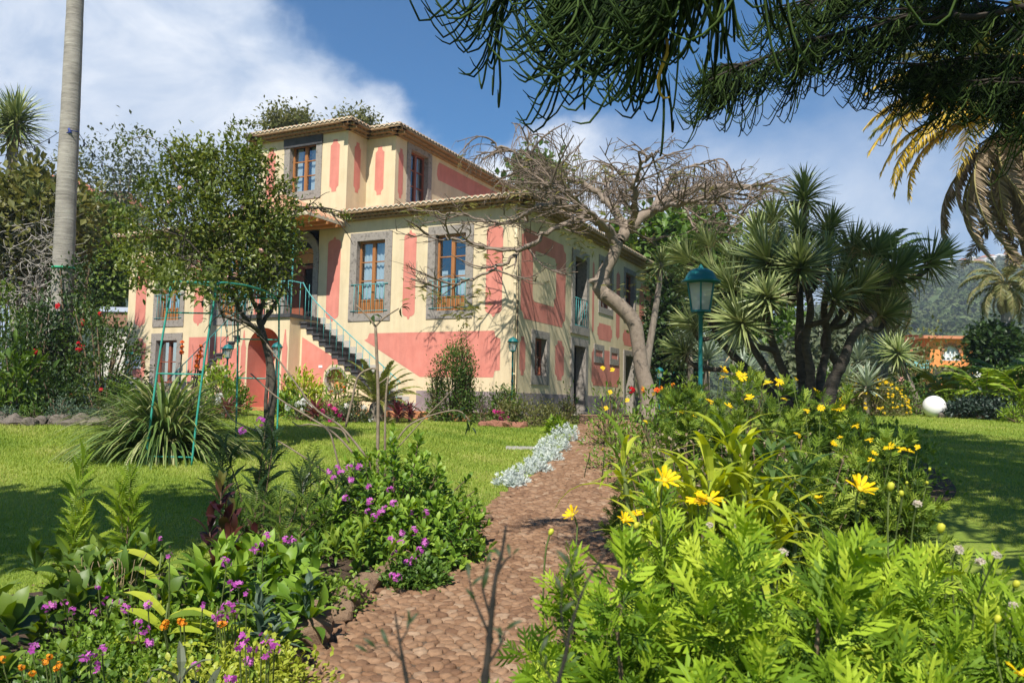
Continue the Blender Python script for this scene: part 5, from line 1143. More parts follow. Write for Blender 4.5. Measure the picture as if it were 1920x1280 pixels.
def canary_palm():
    Y0 = 24.; base = on_ground(1985, Y0); Q = lambda a, b: P(a, b, Y0)-base; r = rng_of(31)
    t = thing('palm_tree', base, 'date palm at the right edge with golden fronds over a skirt of dead brown ones', 'tree')
    c = Q(1912, 222)
    MB().tube(spline([(0, 0, -.1), (.05, 0, 2), c*[.9, .9, .75], c], 20), np.linspace(.36, .42, 20), 14).build('trunk', rough_mat('date_palm_bark', (.09, .07, .05), (.22, .17, .12), 8, .95, .9, 14, bdist=.05), t)
    g = frond_mesh('canary_green', 4.7, 80, .66, .046, .75, seed=4, col=leaf_mat('canary_leaf', [(.10, .13, .025), (.16, .18, .035), (.26, .24, .05), (.14, .15, .05)], .5, .25)); y = frond_mesh('canary_gold', 4.5, 80, .66, .046, .95, seed=5, col=leaf_mat('canary_gold', [(.34, .27, .03), (.52, .36, .03), (.62, .42, .04), (.32, .30, .06)], .5, .3)); d = frond_mesh('canary_dead', 4.2, 64, .55, .048, 1.1, seed=6, hang=.9, col=leaf_mat('canary_dead', [(.10, .07, .04), (.19, .14, .085), (.30, .23, .15), (.14, .1, .06)], .8, .1))
    for k in range(26): put_frond(g, t, c+[0, 0, .1], k*2.4, 1.15-1.2*(k/26)**1.2+.12*r.normal(), .8+.25*r.random(), .3*r.normal())
    for az, pit, s in ((2.75, .35, 1.0), (3.05, .5, 1.05), (3.35, .4, 1.0), (2.95, .1, 1.0), (3.2, -.2, 1.05), (3.45, .15, .95), (3.9, .1, 1.0), (4.1, .35, .9), (2.85, -.25, .95), (3.0, .25, .95), (3.25, .05, 1.0), (3.55, -.1, 1.0), (2.8, -.05, .95), (3.75, -.3, .95), (3.1, -.35, 1.0), (4.2, -.25, .9), (4.7, -.2, .8)): put_frond(y, t, c, az, pit, s, .3*r.normal())
    for k in range(34): put_frond(d, t, c+[0, 0, -.15-.2*r.random()], k*2.4+.2*r.normal(), -.55-.75*r.random(), .75+.35*r.random(), .4*r.normal())
canary_palm()

def rose_arch():
    A0 = on_ground(316, 12.9); B0 = on_ground(480, 15.0); D = B0-A0; D[2] = 0; L = np.linalg.norm(D); e = D/L; w = np.array([.37, 0, 0])+0*e
    M1 = rough_mat('teal_metal', (.03, .24, .19), (.05, .32, .25), 8, .45, .1)
    t = thing('rose_arch', A0, 'teal metal ladder sided garden arch standing on the lawn', 'garden arch')
    wz = A0[2]; top = 2.55
    def post(s):
        o = np.array([s*.365, 0, 0]); a = [o, o+[.06, .0, .9], o+[.14, .02, 1.9], o+[.22, .05, 2.65], o+[.25, .08, 2.92], o+e*L*.25+[.24, 0, 2.98], o+e*L*.5+[.16, 0, 3.0], o+e*L*.8+[.04, 0, 2.98], o*1.05+e*(L-.08)+[-.04, 0, 2.86], o*1.05+e*(L-.03)+[-.04, 0, 2.5], o*1.05+e*L+[-.02, 0, 1.3], o*1.05+e*L+[0, 0, B0[2]-wz]]
        return spline(a, 80)
    p0, p1 = post(-1), post(1)
    for p in (p0, p1): MB().tube(p, .017, 7).build('upright', M1, t)
    for i in (int(np.argmin(np.abs(p0[:40, 2]-h))) for h in (.17, 1.48, 2.47, 2.95)): MB().tube([p0[i], p1[i]], .014, 6).build('rung', M1, t)
    for i in (40+int(np.argmin(np.abs(p0[40:, 2]-h))) for h in (2.92, 2.2, 1.5, .3)): MB().tube([p0[i], p1[i]], .014, 6).build('rung', M1, t)
rose_arch()

def climbing_rose():
    Y0 = 15.0; base = on_ground(506, Y0); r = rng_of(44); Q = lambda a, b, dy=0.: P(a, b, Y0+dy)-base
    t = thing('climbing_rose', base, 'big tree like climbing rose with a twisted dark stem swallowing the metal arch', 'climbing plant')
    tk = MB()
    main = spline([Q(508, 850), Q(506, 790), Q(512, 740), Q(508, 690), Q(497, 640), Q(486, 600)], 24); tk.tube(main, np.linspace(.085, .06, 24), 9)
    tk.tube(spline([Q(500, 840), Q(498, 760), Q(502, 700), Q(500, 650)], 12), np.linspace(.04, .03, 12), 7)
    arms = [[(497, 640), (455, 590, -.3), (430, 545, -.5), (400, 500, -.7), (350, 450, -.9), (300, 410, -1)], [(486, 600), (470, 540, -.3), (440, 470, -.5), (410, 400, -.6), (370, 340, -.7)], [(486, 600), (500, 540, .2), (510, 480, .3), (520, 420, .4)], [(490, 610), (520, 560, .3), (540, 520, .4), (548, 470, .5)], [(497, 640), (470, 610, -.5), (420, 590, -.8), (390, 540, -1)], [(470, 540), (430, 520, -.6), (380, 500, -1), (330, 480, -1.2)], [(486, 600), (495, 520, 0), (480, 450, .1), (460, 380, .1), (450, 320, .2)], [(500, 540), (530, 490, .3), (555, 400, .5), (590, 392, .6), (635, 405, .7)]]
    P_ = []
    for a in arms:
        s = spline([Q(*q) for q in a], 24); s[1:] += r.normal(size=(23, 3))*.02; tk.tube(s, np.linspace(.045, .012, 24), 6, cap=False)
        for k in range(16):
            i = r.integers(4, 24); d = rand_dirs(r, 1)[0]*[1, 1, .8]; l = .3+.5*r.random(); c = bez(s[i], s[i]+d*l*.4, s[i]+d*l*.8, s[i]+d*l+[0, 0, -.1], 6); tk.tube(c, np.linspace(.013, .005, 6), 4, cap=False)
    tk.build('stem', rough_mat('dark_rose_stem', (.035, .028, .022), (.10, .085, .065), 14, .9, .6), t)
    # foliage: clumps spread through the outline seen in the photograph
    cl = [(400, 400, 110, 95), (330, 400, 85, 75), (300, 450, 70, 50), (400, 330, 90, 55), (470, 380, 80, 80), (440, 470, 90, 65), (500, 450, 55, 70), (350, 480, 80, 45), (300, 505, 55, 26), (355, 512, 45, 24), (250, 470, 28, 40), (590, 400, 26, 14), (310, 518, 60, 20, -1.9), (370, 522, 40, 20, -1.9), (250, 500, 30, 18, -.8), (390, 300, 70, 30), (320, 320, 50, 45), (280, 370, 45, 40), (460, 310, 55, 40), (520, 400, 40, 50), (430, 540, 60, 45), (500, 520, 45, 45), (540, 455, 25, 40), (300, 500, 45, 28), (450, 285, 30, 35), (260, 420, 30, 30), (350, 290, 40, 30)]
    C = []; D = []
    for px, py, rx, ry, *dz in cl:
        n = int(rx*ry/44*(.55 if px < 345 and py < 480 else 1))
        for k in range(n):
            d = rand_dirs(r, 1)[0]; q = (r.random()**.45); ax_ = px+d[0]*rx*q; az_ = py-d[2]*ry*q
            if sin(ax_*.085+1.3*sin(az_*.06))+sin(az_*.11+1.1*sin(ax_*.05)+d[1]*1.5) < -.25: continue
            c = Q(px+d[0]*rx*q, py-d[2]*ry*q, d[1]*rx*q/100-.3+(dz[0] if dz else 0)); C.append(c); D.append(unit(d+[0, -.2, .3]))
    C = np.array(C); D = np.array(D); mb = leaf_cloud(MB(), r, C, D, 19, .125, .105, LEAF, .5, .1)
    # long arching whips with sparse leaves
    wh = MB()
    for a in ([(330, 320, -.8), (320, 290, -.9), (300, 268, -1), (270, 256, -1.1), (235, 268, -1.2), (222, 280, -1.2)], [(455, 330, .1), (440, 280, .1), (432, 240, .1), (455, 232, .1), (480, 236, .1)], [(555, 400, .5), (590, 390, .6), (630, 402, .7), (660, 412, .7)], [(280, 430, -1), (240, 410, -1.1), (215, 400, -1.1)], [(300, 510, -1), (270, 520, -1), (250, 540, -1)]):
        s = spline([Q(*q) for q in a], 30); wh.tube(s, np.linspace(.012, .004, 30), 4, cap=False); leaf_cloud(mb, r, s[::1], np.tile([0, 0, 1.], (30, 1)), 5, .05, .08, LEAF, .4, 0)
    wh.build('cane', TWIG(), t)
    mb.build('foliage', leaf_mat('rose_leaf', [(.04, .068, .012), (.085, .12, .02), (.15, .185, .032), (.25, .265, .07)], .38, .32, .5), t)
    for px, py in ((338, 353), (440, 515), (425, 520), (490, 470), (318, 378), (360, 500), (455, 390)): flower(t, 'rose', Q(px, py, -1.0), [0, -1, .3], r, .9)
climbing_rose()
# ================================================================== THE FLOWER BEDS
def euryops(base, R_, H, n, label, seed, ln=.075, nl=24, flowers=(), group='yellow daisy bushes', mat=None, bias=.0, low=.1, lean=(0, 0), up=.7, flat=1.):
    """daisy bush: many woody stems, each ending in a spiral of lobed leaves"""
    r = rng_of(seed+2000); t = thing('daisy_bush', base, label, 'shrub', group)
    d = rand_dirs(r, n); d[:, 2] = np.abs(d[:, 2]); rad = (.55+.45*r.random(n)**.6); tips = d*rad[:, None]*np.array([R_, R_*flat, H]); tips[:, 2] = np.maximum(tips[:, 2], low*H+.05*r.random(n)); tips[:, :2] += np.array(lean)*tips[:, 2:3]/H
    tips[:, 2] *= 1+.055*r.normal(size=n)
    ax = unit(d*np.array([.7, .7, .3])+[0, -.08, up]+.22*r.normal(size=(n, 3)))
    mb = shoots(MB(), r, tips, ax, nl, .17+.10*r.random(n), ln, LOBED, 18, 100, tint_bias=bias); nd = n//3; k = r.integers(0, n, nd); mb.inst(LOBED, tips[k]-ax[k]*.2+r.normal(size=(nd, 3))*.03, rand_dirs(r, nd)+[0, 0, -.5], frame_up(r, tips[k], .8), ln*.8, 1); mb.build('foliage', [mat or lm('eury', trans=.22, rough=.6, spec=.25), leaf_mat('dry_leaf', [(.14, .09, .05), (.24, .17, .1), (.32, .26, .17)], .8, .2)], t)
    stems(MB(), r, tips-ax*.15, .15, .011, 6, 5, frac=min(1., 60/n)).build('stem', TWIG(), t)
    for item in flowers:
        kind, px, py, Y, sc_ = item[:5]
        c = P(px, py, Y)-base; b = c+np.array([.02*r.normal(), .05+.03*r.normal(), -.16-.08*r.random()])*(1.2 if Y < 7 else 1); up_ = unit(np.array([.35*r.normal(), -.35+.3*r.normal(), .9]))
        if len(item) > 5: up_ = unit(np.array(item[5], float))
        MB().tube(bez(b, b+[0, 0, .06], c-up_*.05, c-up_*.008, 6), .0026 if Y < 7 else .004, 4, cap=False).build('flower_stalk', GSTEM(), t); flower(t, kind, c, up_, r, sc_)
    return t

def right_bed():
    r = rng_of(61)
    g = lambda px, Y: on_ground(px, Y)
    # ---- nearest bushes, close to the camera
    D, D2 = 'daisy', 'daisy2'
    near = [
        (1500, 2.75, .70, 1.05, 185, 'daisy bush nearest the camera in the middle, pale lobed leaves filling the bottom edge', 1, [], dict(ln=.105)),
        (1190, 2.9, .48, .9, 130, 'daisy bush at the bottom edge just right of the cobbled path', 2, [], dict(ln=.10)),
        (1850, 2.8, .62, .84, 150, 'daisy bush in the bottom right corner', 3, [(D, 1912, 1262, 2.45, .9), ('seed', 1868, 1040, 2.7, 1), ('seed', 1900, 1135, 2.6, .9), ('bud', 1905, 1095, 2.8, 1.1), ('bud', 1870, 1160, 2.6, 1)], dict(ln=.10)),
        (1620, 3.6, .64, .92, 170, 'daisy bush carrying the biggest upright yellow flower, right of centre', 4, [(D2, 1612, 916, 3.35, 1.45, (.25, -.55, .8)), ('bud', 1670, 912, 3.4, 1.4), ('bud', 1617, 945, 3.4, 1.3), ('bud', 1764, 990, 3.5, 1.6), ('bud', 1616, 1030, 3.3, 1.5), ('seed', 1798, 1030, 3.5, 1.5), ('seed', 1840, 1055, 3.5, 1.6), ('seed', 1720, 945, 3.6, 1.3), ('seed', 1585, 1060, 3.3, 1.3), ('seed', 1535, 1168, 3, 1.3)], dict(ln=.105)),
        (1262, 3.75, .38, .98, 130, 'tallest leafy daisy bush beside the path with ragged yellow flowers at its top', 5, [(D2, 1247, 900, 3.6, 1.35, (.2, -.6, .6)), (D, 1330, 935, 3.65, 1.35, (.1, -.3, .9)), (D, 1308, 938, 3.7, 1.1, (-.2, -.4, .8)), (D2, 1170, 975, 3.7, .9, (.3, -.4, .6)), ('bud', 1193, 985, 3.7, 1.2), (D2, 1195, 965, 3.75, .6)], dict(ln=.10)),
        (1085, 3.5, .34, .74, 95, 'lower daisy bush leaning over the right edge of the cobbles', 6, [(D2, 1074, 965, 3.6, .95, (-.5, -.3, .5)), ('bud', 1033, 997, 3.5, 1.1), ('seed', 1330, 985, 3.6, 1.2), ('seed', 1378, 985, 3.6, 1.2)], dict(ln=.10)),
        (1390, 3.3, .5, .62, 120, 'daisy bush filling the gap below the strap leaved plant', 7, [('seed', 1468, 1035, 3.3, 1.3), ('seed', 1330, 1040, 3.2, 1.2), ('seed', 1365, 1075, 3.2, 1.3)], dict(ln=.10)),
        (1760, 4.1, .5, .70, 120, 'daisy bush before the shaded lawn, dotted with dry seed heads', 8, [('seed', 1795, 1028, 4.0, 1.2), ('bud', 1690, 925, 4.1, 1.2)], dict(ln=.10)),
        (900, 2.45, .30, .55, 75, 'small daisy bush at the bottom edge behind the dark blurred twigs', 9, [], dict(ln=.095)),
        (820, 2.2, .24, .40, 45, 'low daisy shoots at the very bottom beside the cobbles', 19, [], dict(ln=.09)),
        (1960, 3.4, .5, .58, 100, 'daisy bush cut off by the right edge of the picture', 10, [], dict(ln=.10)),
    ]
    def closer(px, Y, R_, H, fl, k, fs):      # the same outline, but standing nearer, where the leaves have their true size
        z = (H*.9+float(G(0, Y)))*k; Y2 = Y*k; b = g(px, Y2); return b, R_*k, (z-b[2])/.9, [(f[0], f[1], f[2], f[3]*k, f[4]*fs, *f[5:]) for f in fl]
    for px, Y, R_, H, n, lab, sd, fl, kw in near:
        b, R2, H2, f2 = closer(px, Y, R_, H, fl, .64, .62); euryops(b, R2, H2, n, lab, sd, flowers=f2, low=.5, **kw)
    # ---- the tall mixed bush in the middle of the bed
    rnd = lambda n, x0, x1, y0, y1, Y, s=1.: [(D if r.random() < .7 else D2, x0+(x1-x0)*r.random(), y0+(y1-y0)*r.random(), Y+.3*r.normal(), s*(.8+.4*r.random())) for _ in range(n)]
    mid = [
        (1420, 8.6, 1.0, 1.62, 330, 'biggest daisy bush in the middle of the bed, below the green lamp', 11, [(D, 1357, 692, 8.4, 1.5), (D, 1390, 705, 8.3, 1.8, (.1, -.8, .5)), (D, 1357, 707, 8.4, 1.3), (D, 1440, 718, 8.3, 1.4), (D, 1460, 716, 8.3, 1.5), (D, 1492, 710, 8.2, .9), (D, 1405, 745, 8, 1.3), (D, 1330, 752, 8, 1.3), (D, 1365, 760, 8, 1.3), (D, 1470, 748, 8, .9), (D, 1358, 697, 8.4, 1.2)], {}),
        (1290, 9.0, .8, 1.5, 250, 'daisy bush with orange and red heads at its left, facing the villa door', 12, [(D, 1225, 738, 9.2, .8)]+rnd(4, 1200, 1330, 740, 800, 9), {}),
        (1560, 8.4, .9, 1.48, 270, 'daisy bush with orange yellow flowers under the yucca trunks', 13, [(D, 1530, 732, 8.2, 1.3), (D, 1540, 765, 8.1, 1.2), (D, 1572, 765, 8.1, 1.7), (D, 1495, 815, 7.8, 1.1), (D, 1512, 770, 8, 1), (D, 1604, 798, 8, 1.2), (D, 1565, 832, 7.7, 1.2), (D, 1575, 820, 7.8, .8)], {}),
        (1660, 7.4, .6, 1.14, 180, 'shaded daisy bush spilling onto the dark lawn with a fringe of flowers', 14, [(D, 1668, 838, 7.1, 1.5), (D, 1705, 846, 7.2, 1.2), (D, 1690, 842, 7.1, 1.3), (D, 1633, 862, 7.1, .9), (D, 1630, 825, 7.3, 1.1), ('bud', 1743, 880, 7.2, 1.8), ('bud', 1700, 905, 7, 1.6), ('bud', 1738, 905, 7, 1.7), (D, 1720, 838, 7.2, .8)], {}),
        (1480, 6.5, .66, 1.12, 190, 'dark daisy bush behind the strap leaves with small flowers in its shade', 15, [(D, 1535, 935, 5.9, 1.05), (D, 1512, 985, 5.7, .8), (D, 1640, 850, 6.4, .9)], {}),
        (1190, 8.3, .35, .62, 60, 'small daisy bush at the path edge with three flowers', 16, [(D, 1130, 842, 8.2, 1.1), (D, 1106, 847, 8.2, .8), (D2, 1146, 858, 8.1, 1.2), (D, 1290, 800, 8.2, .8)], {}),
    ]
    for px, Y, R_, H, n, lab, sd, fl, kw in mid:
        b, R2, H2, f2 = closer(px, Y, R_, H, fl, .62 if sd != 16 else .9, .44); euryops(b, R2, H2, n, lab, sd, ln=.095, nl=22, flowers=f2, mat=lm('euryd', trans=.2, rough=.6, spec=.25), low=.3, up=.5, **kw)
    # dry brown thicket inside the tall bush
    for px, Y, lab, sd in ((1450, 4.6, 'dry tangle of brown flower heads and bare stems inside the tall daisy bush', 1), (1330, 4.5, 'thin dry stems standing left of the strap leaved plant', 2)):
        b = g(px, Y); t = thing('dry_shrub', b, lab, 'shrub'); mb = MB(); hd = MB()
        for k in range(70):
            a = np.array([.24*r.normal(), .1*r.normal(), .7+.62*r.random()]); mb.tube(bez((a[0]*.4, a[1]*.4, 0), (a[0]*.5, a[1]*.5, a[2]*.5), a*.9, a, 5), .0035, 4, cap=False)
            if a[2] > .9: q = a+r.normal(size=(9, 3))*.03; hd.inst(LEAF_Q, q, rand_dirs(r, 9), frame_up(r, q), .026, 0)
        mb.build('stem', TWIG(), t); hd.build('dry_foliage', leaf_mat('dry_leaf', [(.14, .09, .05), (.24, .17, .1), (.32, .26, .17)], .8, .2), t)
    # strap leaved plants
    def strap(px, Y, H, n, label, sd, mat='straplime', ln=.36, w=.036):
        b = g(px, Y); q = rng_of(sd+70); t = thing('strap_leaf_plant', b, label, 'plant'); mb = MB(); st = MB()
        for k in range(n):
            top = np.array([.12*q.normal(), .09*q.normal(), H*(.62+.42*q.random())]); st.tube(bez((top[0]*.5, top[1]*.5, 0), top*[.6, .6, .4], top*[.9, .9, .8], top, 6), .011, 5, cap=False)
            m = 11; kk = np.arange(m); ph = kk*2.4+q.random()*6; el = np.radians(15+75*(kk/m)+8*q.normal(size=m)); x = np.stack([np.sin(el)*np.cos(ph), np.sin(el)*np.sin(ph), np.cos(el)], -1); u = np.stack([-np.cos(el)*np.cos(ph), -np.cos(el)*np.sin(ph), np.sin(el)], -1)
            mb.inst(blade_t(w/ln, 1.0, 6, .35, .02), top-np.stack([0*el, 0*el, .16*kk/m], -1), x, u, ln*(.7+.5*q.random(m)), 0, np.clip(.75-.6*kk/m+.2*q.normal(size=m), 0, 1))
        mb.build('foliage', lm(mat, trans=.35), t); st.build('stem', GSTEM(), t)
    strap(1372, 3.2, 1.40, 14, 'yellow green strap leaved plant shining in the gap of the daisy bushes', 1); strap(1320, 3.4, 1.2, 6, 'smaller strap leaved plant bending left over the path side', 2); strap(1440, 3.55, 1.2, 6, 'dark green strap leaved plant in the shade right of the yellow green one', 3, 'strapdk'); strap(1225, 5.2, .95, 4, 'thin green strap leaves arching at the path edge before the small daisy bush', 4, 'strapdk', .34, .03)
    # orange and red blooms before the bare tree
    t = bush('flowering_shrub', g(1240, 11.5), .8, .5, 1.42, 'shrub with red and orange blooms at the foot of the umbrella tree', mat='rosel', ln=.08, clumps=110, per=12, spread=.09, seed=70)
    for px, py, k in ((1185, 731, 'red'), (1205, 733, 'orange'), (1232, 732, 'redorange'), (1240, 727, 'orange'), (1262, 722, 'orange'), (1205, 728, 'orange')): flower(t, k, P(px, py, 11.2)-np.array(t.location), [0, -.5, .8], r, .7 if k != 'orange' else 1.3)
    t = bush('flowering_shrub', g(1140, 16.5), .55, .5, 1.35, 'thin shrub with a few yellow blooms beside the villa side door', mat='rosel', leaf=LEAF_LONG, ln=.12, clumps=50, per=9, spread=.1, seed=71, inner=.3)
    for px, py in ((1144, 735), (1176, 750), (1136, 765), (1130, 690), (1148, 693)): flower(t, 'daisy', P(px, py, 16)-np.array(t.location), [0, -.8, .5], r, 1.0)
    bush('shrub', g(1330, 12.5), .9, .6, 1.2, 'green leafy shrub under the lamp post behind the tall daisy bush', mat='mid', ln=.08, clumps=120, per=14, spread=.1, seed=72); bush('shrub', g(1180, 13.2), .6, .5, .8, 'low green shrub along the right path edge before the villa', mat='rosel', ln=.09, clumps=80, per=12, spread=.1, seed=73, leaf=LEAF_LONG); bush('shrub', g(1640, 12.0), .9, .7, 1.0, 'shrub with silvery green leaves right of the yucca foot', mat='rosel', ln=.09, clumps=110, per=14, spread=.1, seed=74)
    # dark out-of-focus twigs right in front of the camera
    tm = rough_mat('near_black_twig', (.012, .011, .010), (.04, .033, .028), 60, .9, .6, 90, bdist=.004)
    for pts, wd, lab, sides in (([(902, 1420), (908, 1290), (916, 1215), (921, 1160), (929, 1085), (941, 1035), (949, 985)], .0036, 'thickest dark bare twig standing blurred before the path', [((918, 1190), (888, 1120), (880, 1085)), ((930, 1080), (948, 1050), (962, 1040)), ((921, 1160), (905, 1100), (912, 1060)), ((912, 1250), (940, 1205), (948, 1180))]),
        ([(775, 1420), (766, 1300), (756, 1240), (748, 1195), (741, 1150)], .0024, 'short dark twig with a drooping tip at the bottom edge', [((756, 1240), (725, 1210), (690, 1222)), ((750, 1205), (764, 1180), (768, 1165))]), ([(1030, 1420), (1045, 1290), (1060, 1230), (1072, 1170), (1098, 1095), (1135, 1035)], .0024, 'dark blurred twig leaning right in front of the daisy leaves', [((1062, 1220), (1052, 1140), (1056, 1090)), ((1085, 1130), (1070, 1080), (1075, 1050)), ((1045, 1290), (1020, 1250), (1012, 1225))])):
        Y = .85; q = np.array([P(*p_, Y) for p_ in pts]); b0 = q[0].copy(); b0[2] = float(G(b0[0], Y)); t = thing('bare_twig', b0, lab, 'twig'); s = spline(q-b0, 40); s = np.vstack([[[0, 0, -.02]], [[0, 0, s[0][2]*.5]], s]); k = len(s)
        w = np.linspace(wd*1.25, wd*.35, k)*(1+.35*(np.arange(k) % 7 == 3)); MB().tube(s, w, 8).build('stem', tm, t)
        sm = MB(); lv = MB()
        for sd in sides:
            c = np.array([P(*p_, Y) for p_ in sd])-b0; c2 = spline(c, 10); sm.tube(c2, np.linspace(wd*.5, wd*.18, 10), 5)
            for f in (4, 7, 9): lv.inst(HI_LONG, c2[f:f+1], np.array([[.5*r.normal(), .3*r.normal(), .6]]), np.array([[0, -.8, .5]]), .012+.012*r.random(), 0, smooth=True)
        sm.build('side_shoot', tm, t); lv.build('foliage', leaf_mat('dark_twig_leaf', [(.02, .035, .01), (.035, .055, .015)], .6, .1), t)
right_bed()

def left_bed():
    r = rng_of(62); g = on_ground
    # border of rough stones along the path
    rm = rough_mat('bed_rock', (.16, .095, .06), (.33, .22, .14), 7, .95, .8, 30, c3=(.24, .15, .095), bdist=.03); rk = [rock_mesh(20+k) for k in range(5)]
    for me in rk: me.materials.append(rm)
    y = 2.6; k = 0
    while y < 8.2:
        s = .085+.06*r.random(); x = PATH_LEFT(y)-.05+.03*r.normal(); o = bpy.data.objects.new('border_stone', rk[k % 5]); COL.objects.link(o); o.location = (float(x), y, float(G(x, y))+s*.45); o.rotation_euler = (r.normal()*.2, r.normal()*.2, r.random()*6.3); o.scale = (s*.95, s*1.15, s*.95)
        tag(o, 'rough brown stone in the row between the flower bed and the cobbled path', 'stone', 'stones edging the flower bed'); y += s*1.75; k += 1
    o = bpy.data.objects.new('border_stone', rk[2]); COL.objects.link(o); b = ground_hit(890, 985); o.location = tuple(b+[-.02, .1, .05]); o.scale = (.24, .15, .075); o.rotation_euler = (0, 0, .5); tag(o, 'flat dark stone lying alone at the tip of the flower bed', 'stone')
    # the big pink flowered bush
    b = g(735, 7.4); t = thing('flowering_shrub', b, 'big glossy bush with magenta flower clusters at the tip of the left bed', 'shrub')
    mb = MB(); tips = []; ax = []
    for cx, cy, rx, h, n in ((0, 0, .66, 1.1, 210), (.38, .2, .52, .8, 150), (-.3, -.3, .55, .8, 130), (.5, -.35, .42, .55, 100), (-.05, .4, .42, 1.12, 80), (.1, -.55, .5, .55, 90)):
        d = rand_dirs(r, n); d[:, 2] = np.abs(d[:, 2]); tips.append(np.array([cx, cy, 0])+d*(.6+.4*r.random((n, 1)))*[rx, rx, h]); ax.append(unit(d+[0, -.1, .7]+.2*r.normal(size=(n, 3))))
    tips = np.concatenate(tips); ax = np.concatenate(ax); tips[:, 2] = np.maximum(tips[:, 2], .06)
    shoots(mb, r, tips, ax, 13, .12, .088, HI_OVAL, 25, 100, smooth=True); mb.build('foliage', lm('glossy', trans=.28, rough=.5), t); stems(MB(), r, tips, .15, .01, 5, 4, frac=.3).build('stem', TWIG(), t)
    for px, py, Y in ((640, 885, 7), (655, 878, 7), (625, 895, 6.9), (618, 885, 6.9), (690, 912, 6.9), (693, 940, 6.8), (690, 960, 6.7), (700, 970, 6.7), (722, 955, 6.8), (738, 945, 6.8), (715, 960, 6.8), (770, 962, 6.9), (797, 962, 7), (830, 1000, 7.1), (775, 995, 6.6), (752, 1015, 6.4), (740, 1020, 6.4), (785, 1033, 6.4), (775, 1050, 6.3), (765, 1055, 6.3), (738, 1035, 6.3), (798, 1018, 6.6), (735, 1080, 6.0), (745, 1085, 6.0), (548, 1012, 6.4), (556, 1018, 6.4), (545, 1020, 6.4), (672, 875, 7), (648, 935, 6.7), (732, 920, 6.9), (660, 900, 6.9), (632, 878, 7.1), (735, 1012, 6.5), (755, 1000, 6.6)): flower(t, 'phlox', P(px, py, Y-.1)-b, [.2*r.normal(), -.7, .6], r, 1.0+.4*r.random())
    # bare frangipani like stems rising from it
    b = g(708, 8.1); t = thing('frangipani', b, 'leafless pale stemmed shrub forking above the magenta flowered bush', 'shrub'); st = MB(); Q = lambda px, py, dy=0: P(px, py, 8.1+dy)-b; pale = rough_mat('pale_smooth_stem', (.15, .11, .075), (.28, .22, .155), 16, .8, .3)
    for pts, r0, r1 in (([(707, 990), (708, 850), (709, 740), (706, 660), (704, 612)], .026, .021), ([(704, 612), (690, 594), (668, 572)], .016, .010), ([(704, 612), (720, 596), (748, 578)], .016, .009), ([(709, 700), (700, 690), (672, 705), (660, 750), (648, 800)], .012, .018), ([(722, 900), (722, 800), (724, 740), (728, 706)], .018, .013), ([(728, 706), (715, 716), (707, 720)], .012, .008), ([(690, 860), (640, 800), (590, 765), (545, 705), (500, 645)], .017, .011), ([(680, 870), (630, 815), (580, 782), (520, 745), (470, 700)], .016, .01), ([(655, 830), (640, 805), (610, 800), (580, 795), (560, 798), (548, 790)], .014, .008), ([(740, 830), (770, 795), (820, 775), (860, 770), (882, 790)], .013, .008), ([(745, 840), (790, 790), (830, 750), (852, 725)], .009, .006), ([(650, 930), (632, 860), (620, 815), (605, 797)], .014, .012), ([(610, 885), (560, 850), (500, 815), (440, 790), (418, 760)], .012, .008)): st.tube(spline([Q(*q) for q in pts], 16), np.linspace(r0, r1, 16)*.72, 7)
    st.build('stem', pale, t); mb = MB()
    for px, py in ((868, 775), (875, 790), (882, 800), (860, 772), (700, 590), (752, 576)): c = np.tile(Q(px, py), (4, 1)); mb.inst(LEAF_LONG, c, rand_dirs(r, 4)+[0, 0, -.8], frame_up(r, c), .11, 0)
    mb.build('foliage', lm('dark'), t)
    # feathery dark shrubs
    def feather(px, Y, H, n, label, sd, mat='dark', spread=.16, ln=.17, tmpl=PINNATE, nl=16, name='feathery_plant', run=.45, group=None, fl=()):
        b = g(px, Y); q = rng_of(sd+300); t = thing(name, b, label, 'plant', group); tips = np.stack([q.normal(size=n)*spread, q.normal(size=n)*spread*.8, H*(.55+.45*q.random(n))], -1); tips[0] = [0, 0, H]; ax = unit(tips*[.7, .7, 0]+[0, 0, 1]+.1*q.normal(size=(n, 3)))
        mb = shoots(MB(), q, tips, ax, nl, run*H, ln, tmpl, 22, 88); mb.build('foliage', lm(mat, trans=.3), t); stems(MB(), q, tips, .2, .008, 5, 4).build('stem', TWIG(), t)
        for kind, fx, fy, s in fl: flower(t, kind, P(fx, fy, Y-.1)-b, [0, -.6, .7], q, s)
        return t
    feather(487, 7.2, 1.1, 9, 'dark feathery plant topped by a lilac flower left of the magenta bush', 1, fl=(('phlox', 488, 790, 1.6), ('phlox', 455, 810, 1.4)), spread=.2, ln=.2)
    feather(575, 7.0, .82, 9, 'dark feathery plant between the lilac flowered one and the magenta bush', 2, spread=.16, ln=.19); feather(520, 6.6, .6, 12, 'lowest dark feathery plant behind the broad leaves', 3, 'midd', .22, .16)
    feather(140, 5.7, .95, 4, 'taller of the two bright feathery plants against the shaded lawn', 4, 'lime', .05, .17, PINNATE_FINE, 34, run=.62); feather(232, 5.6, .86, 4, 'shorter bright feathery plant right of the taller one', 5, 'lime', .05, .17, PINNATE_FINE, 34, run=.62)
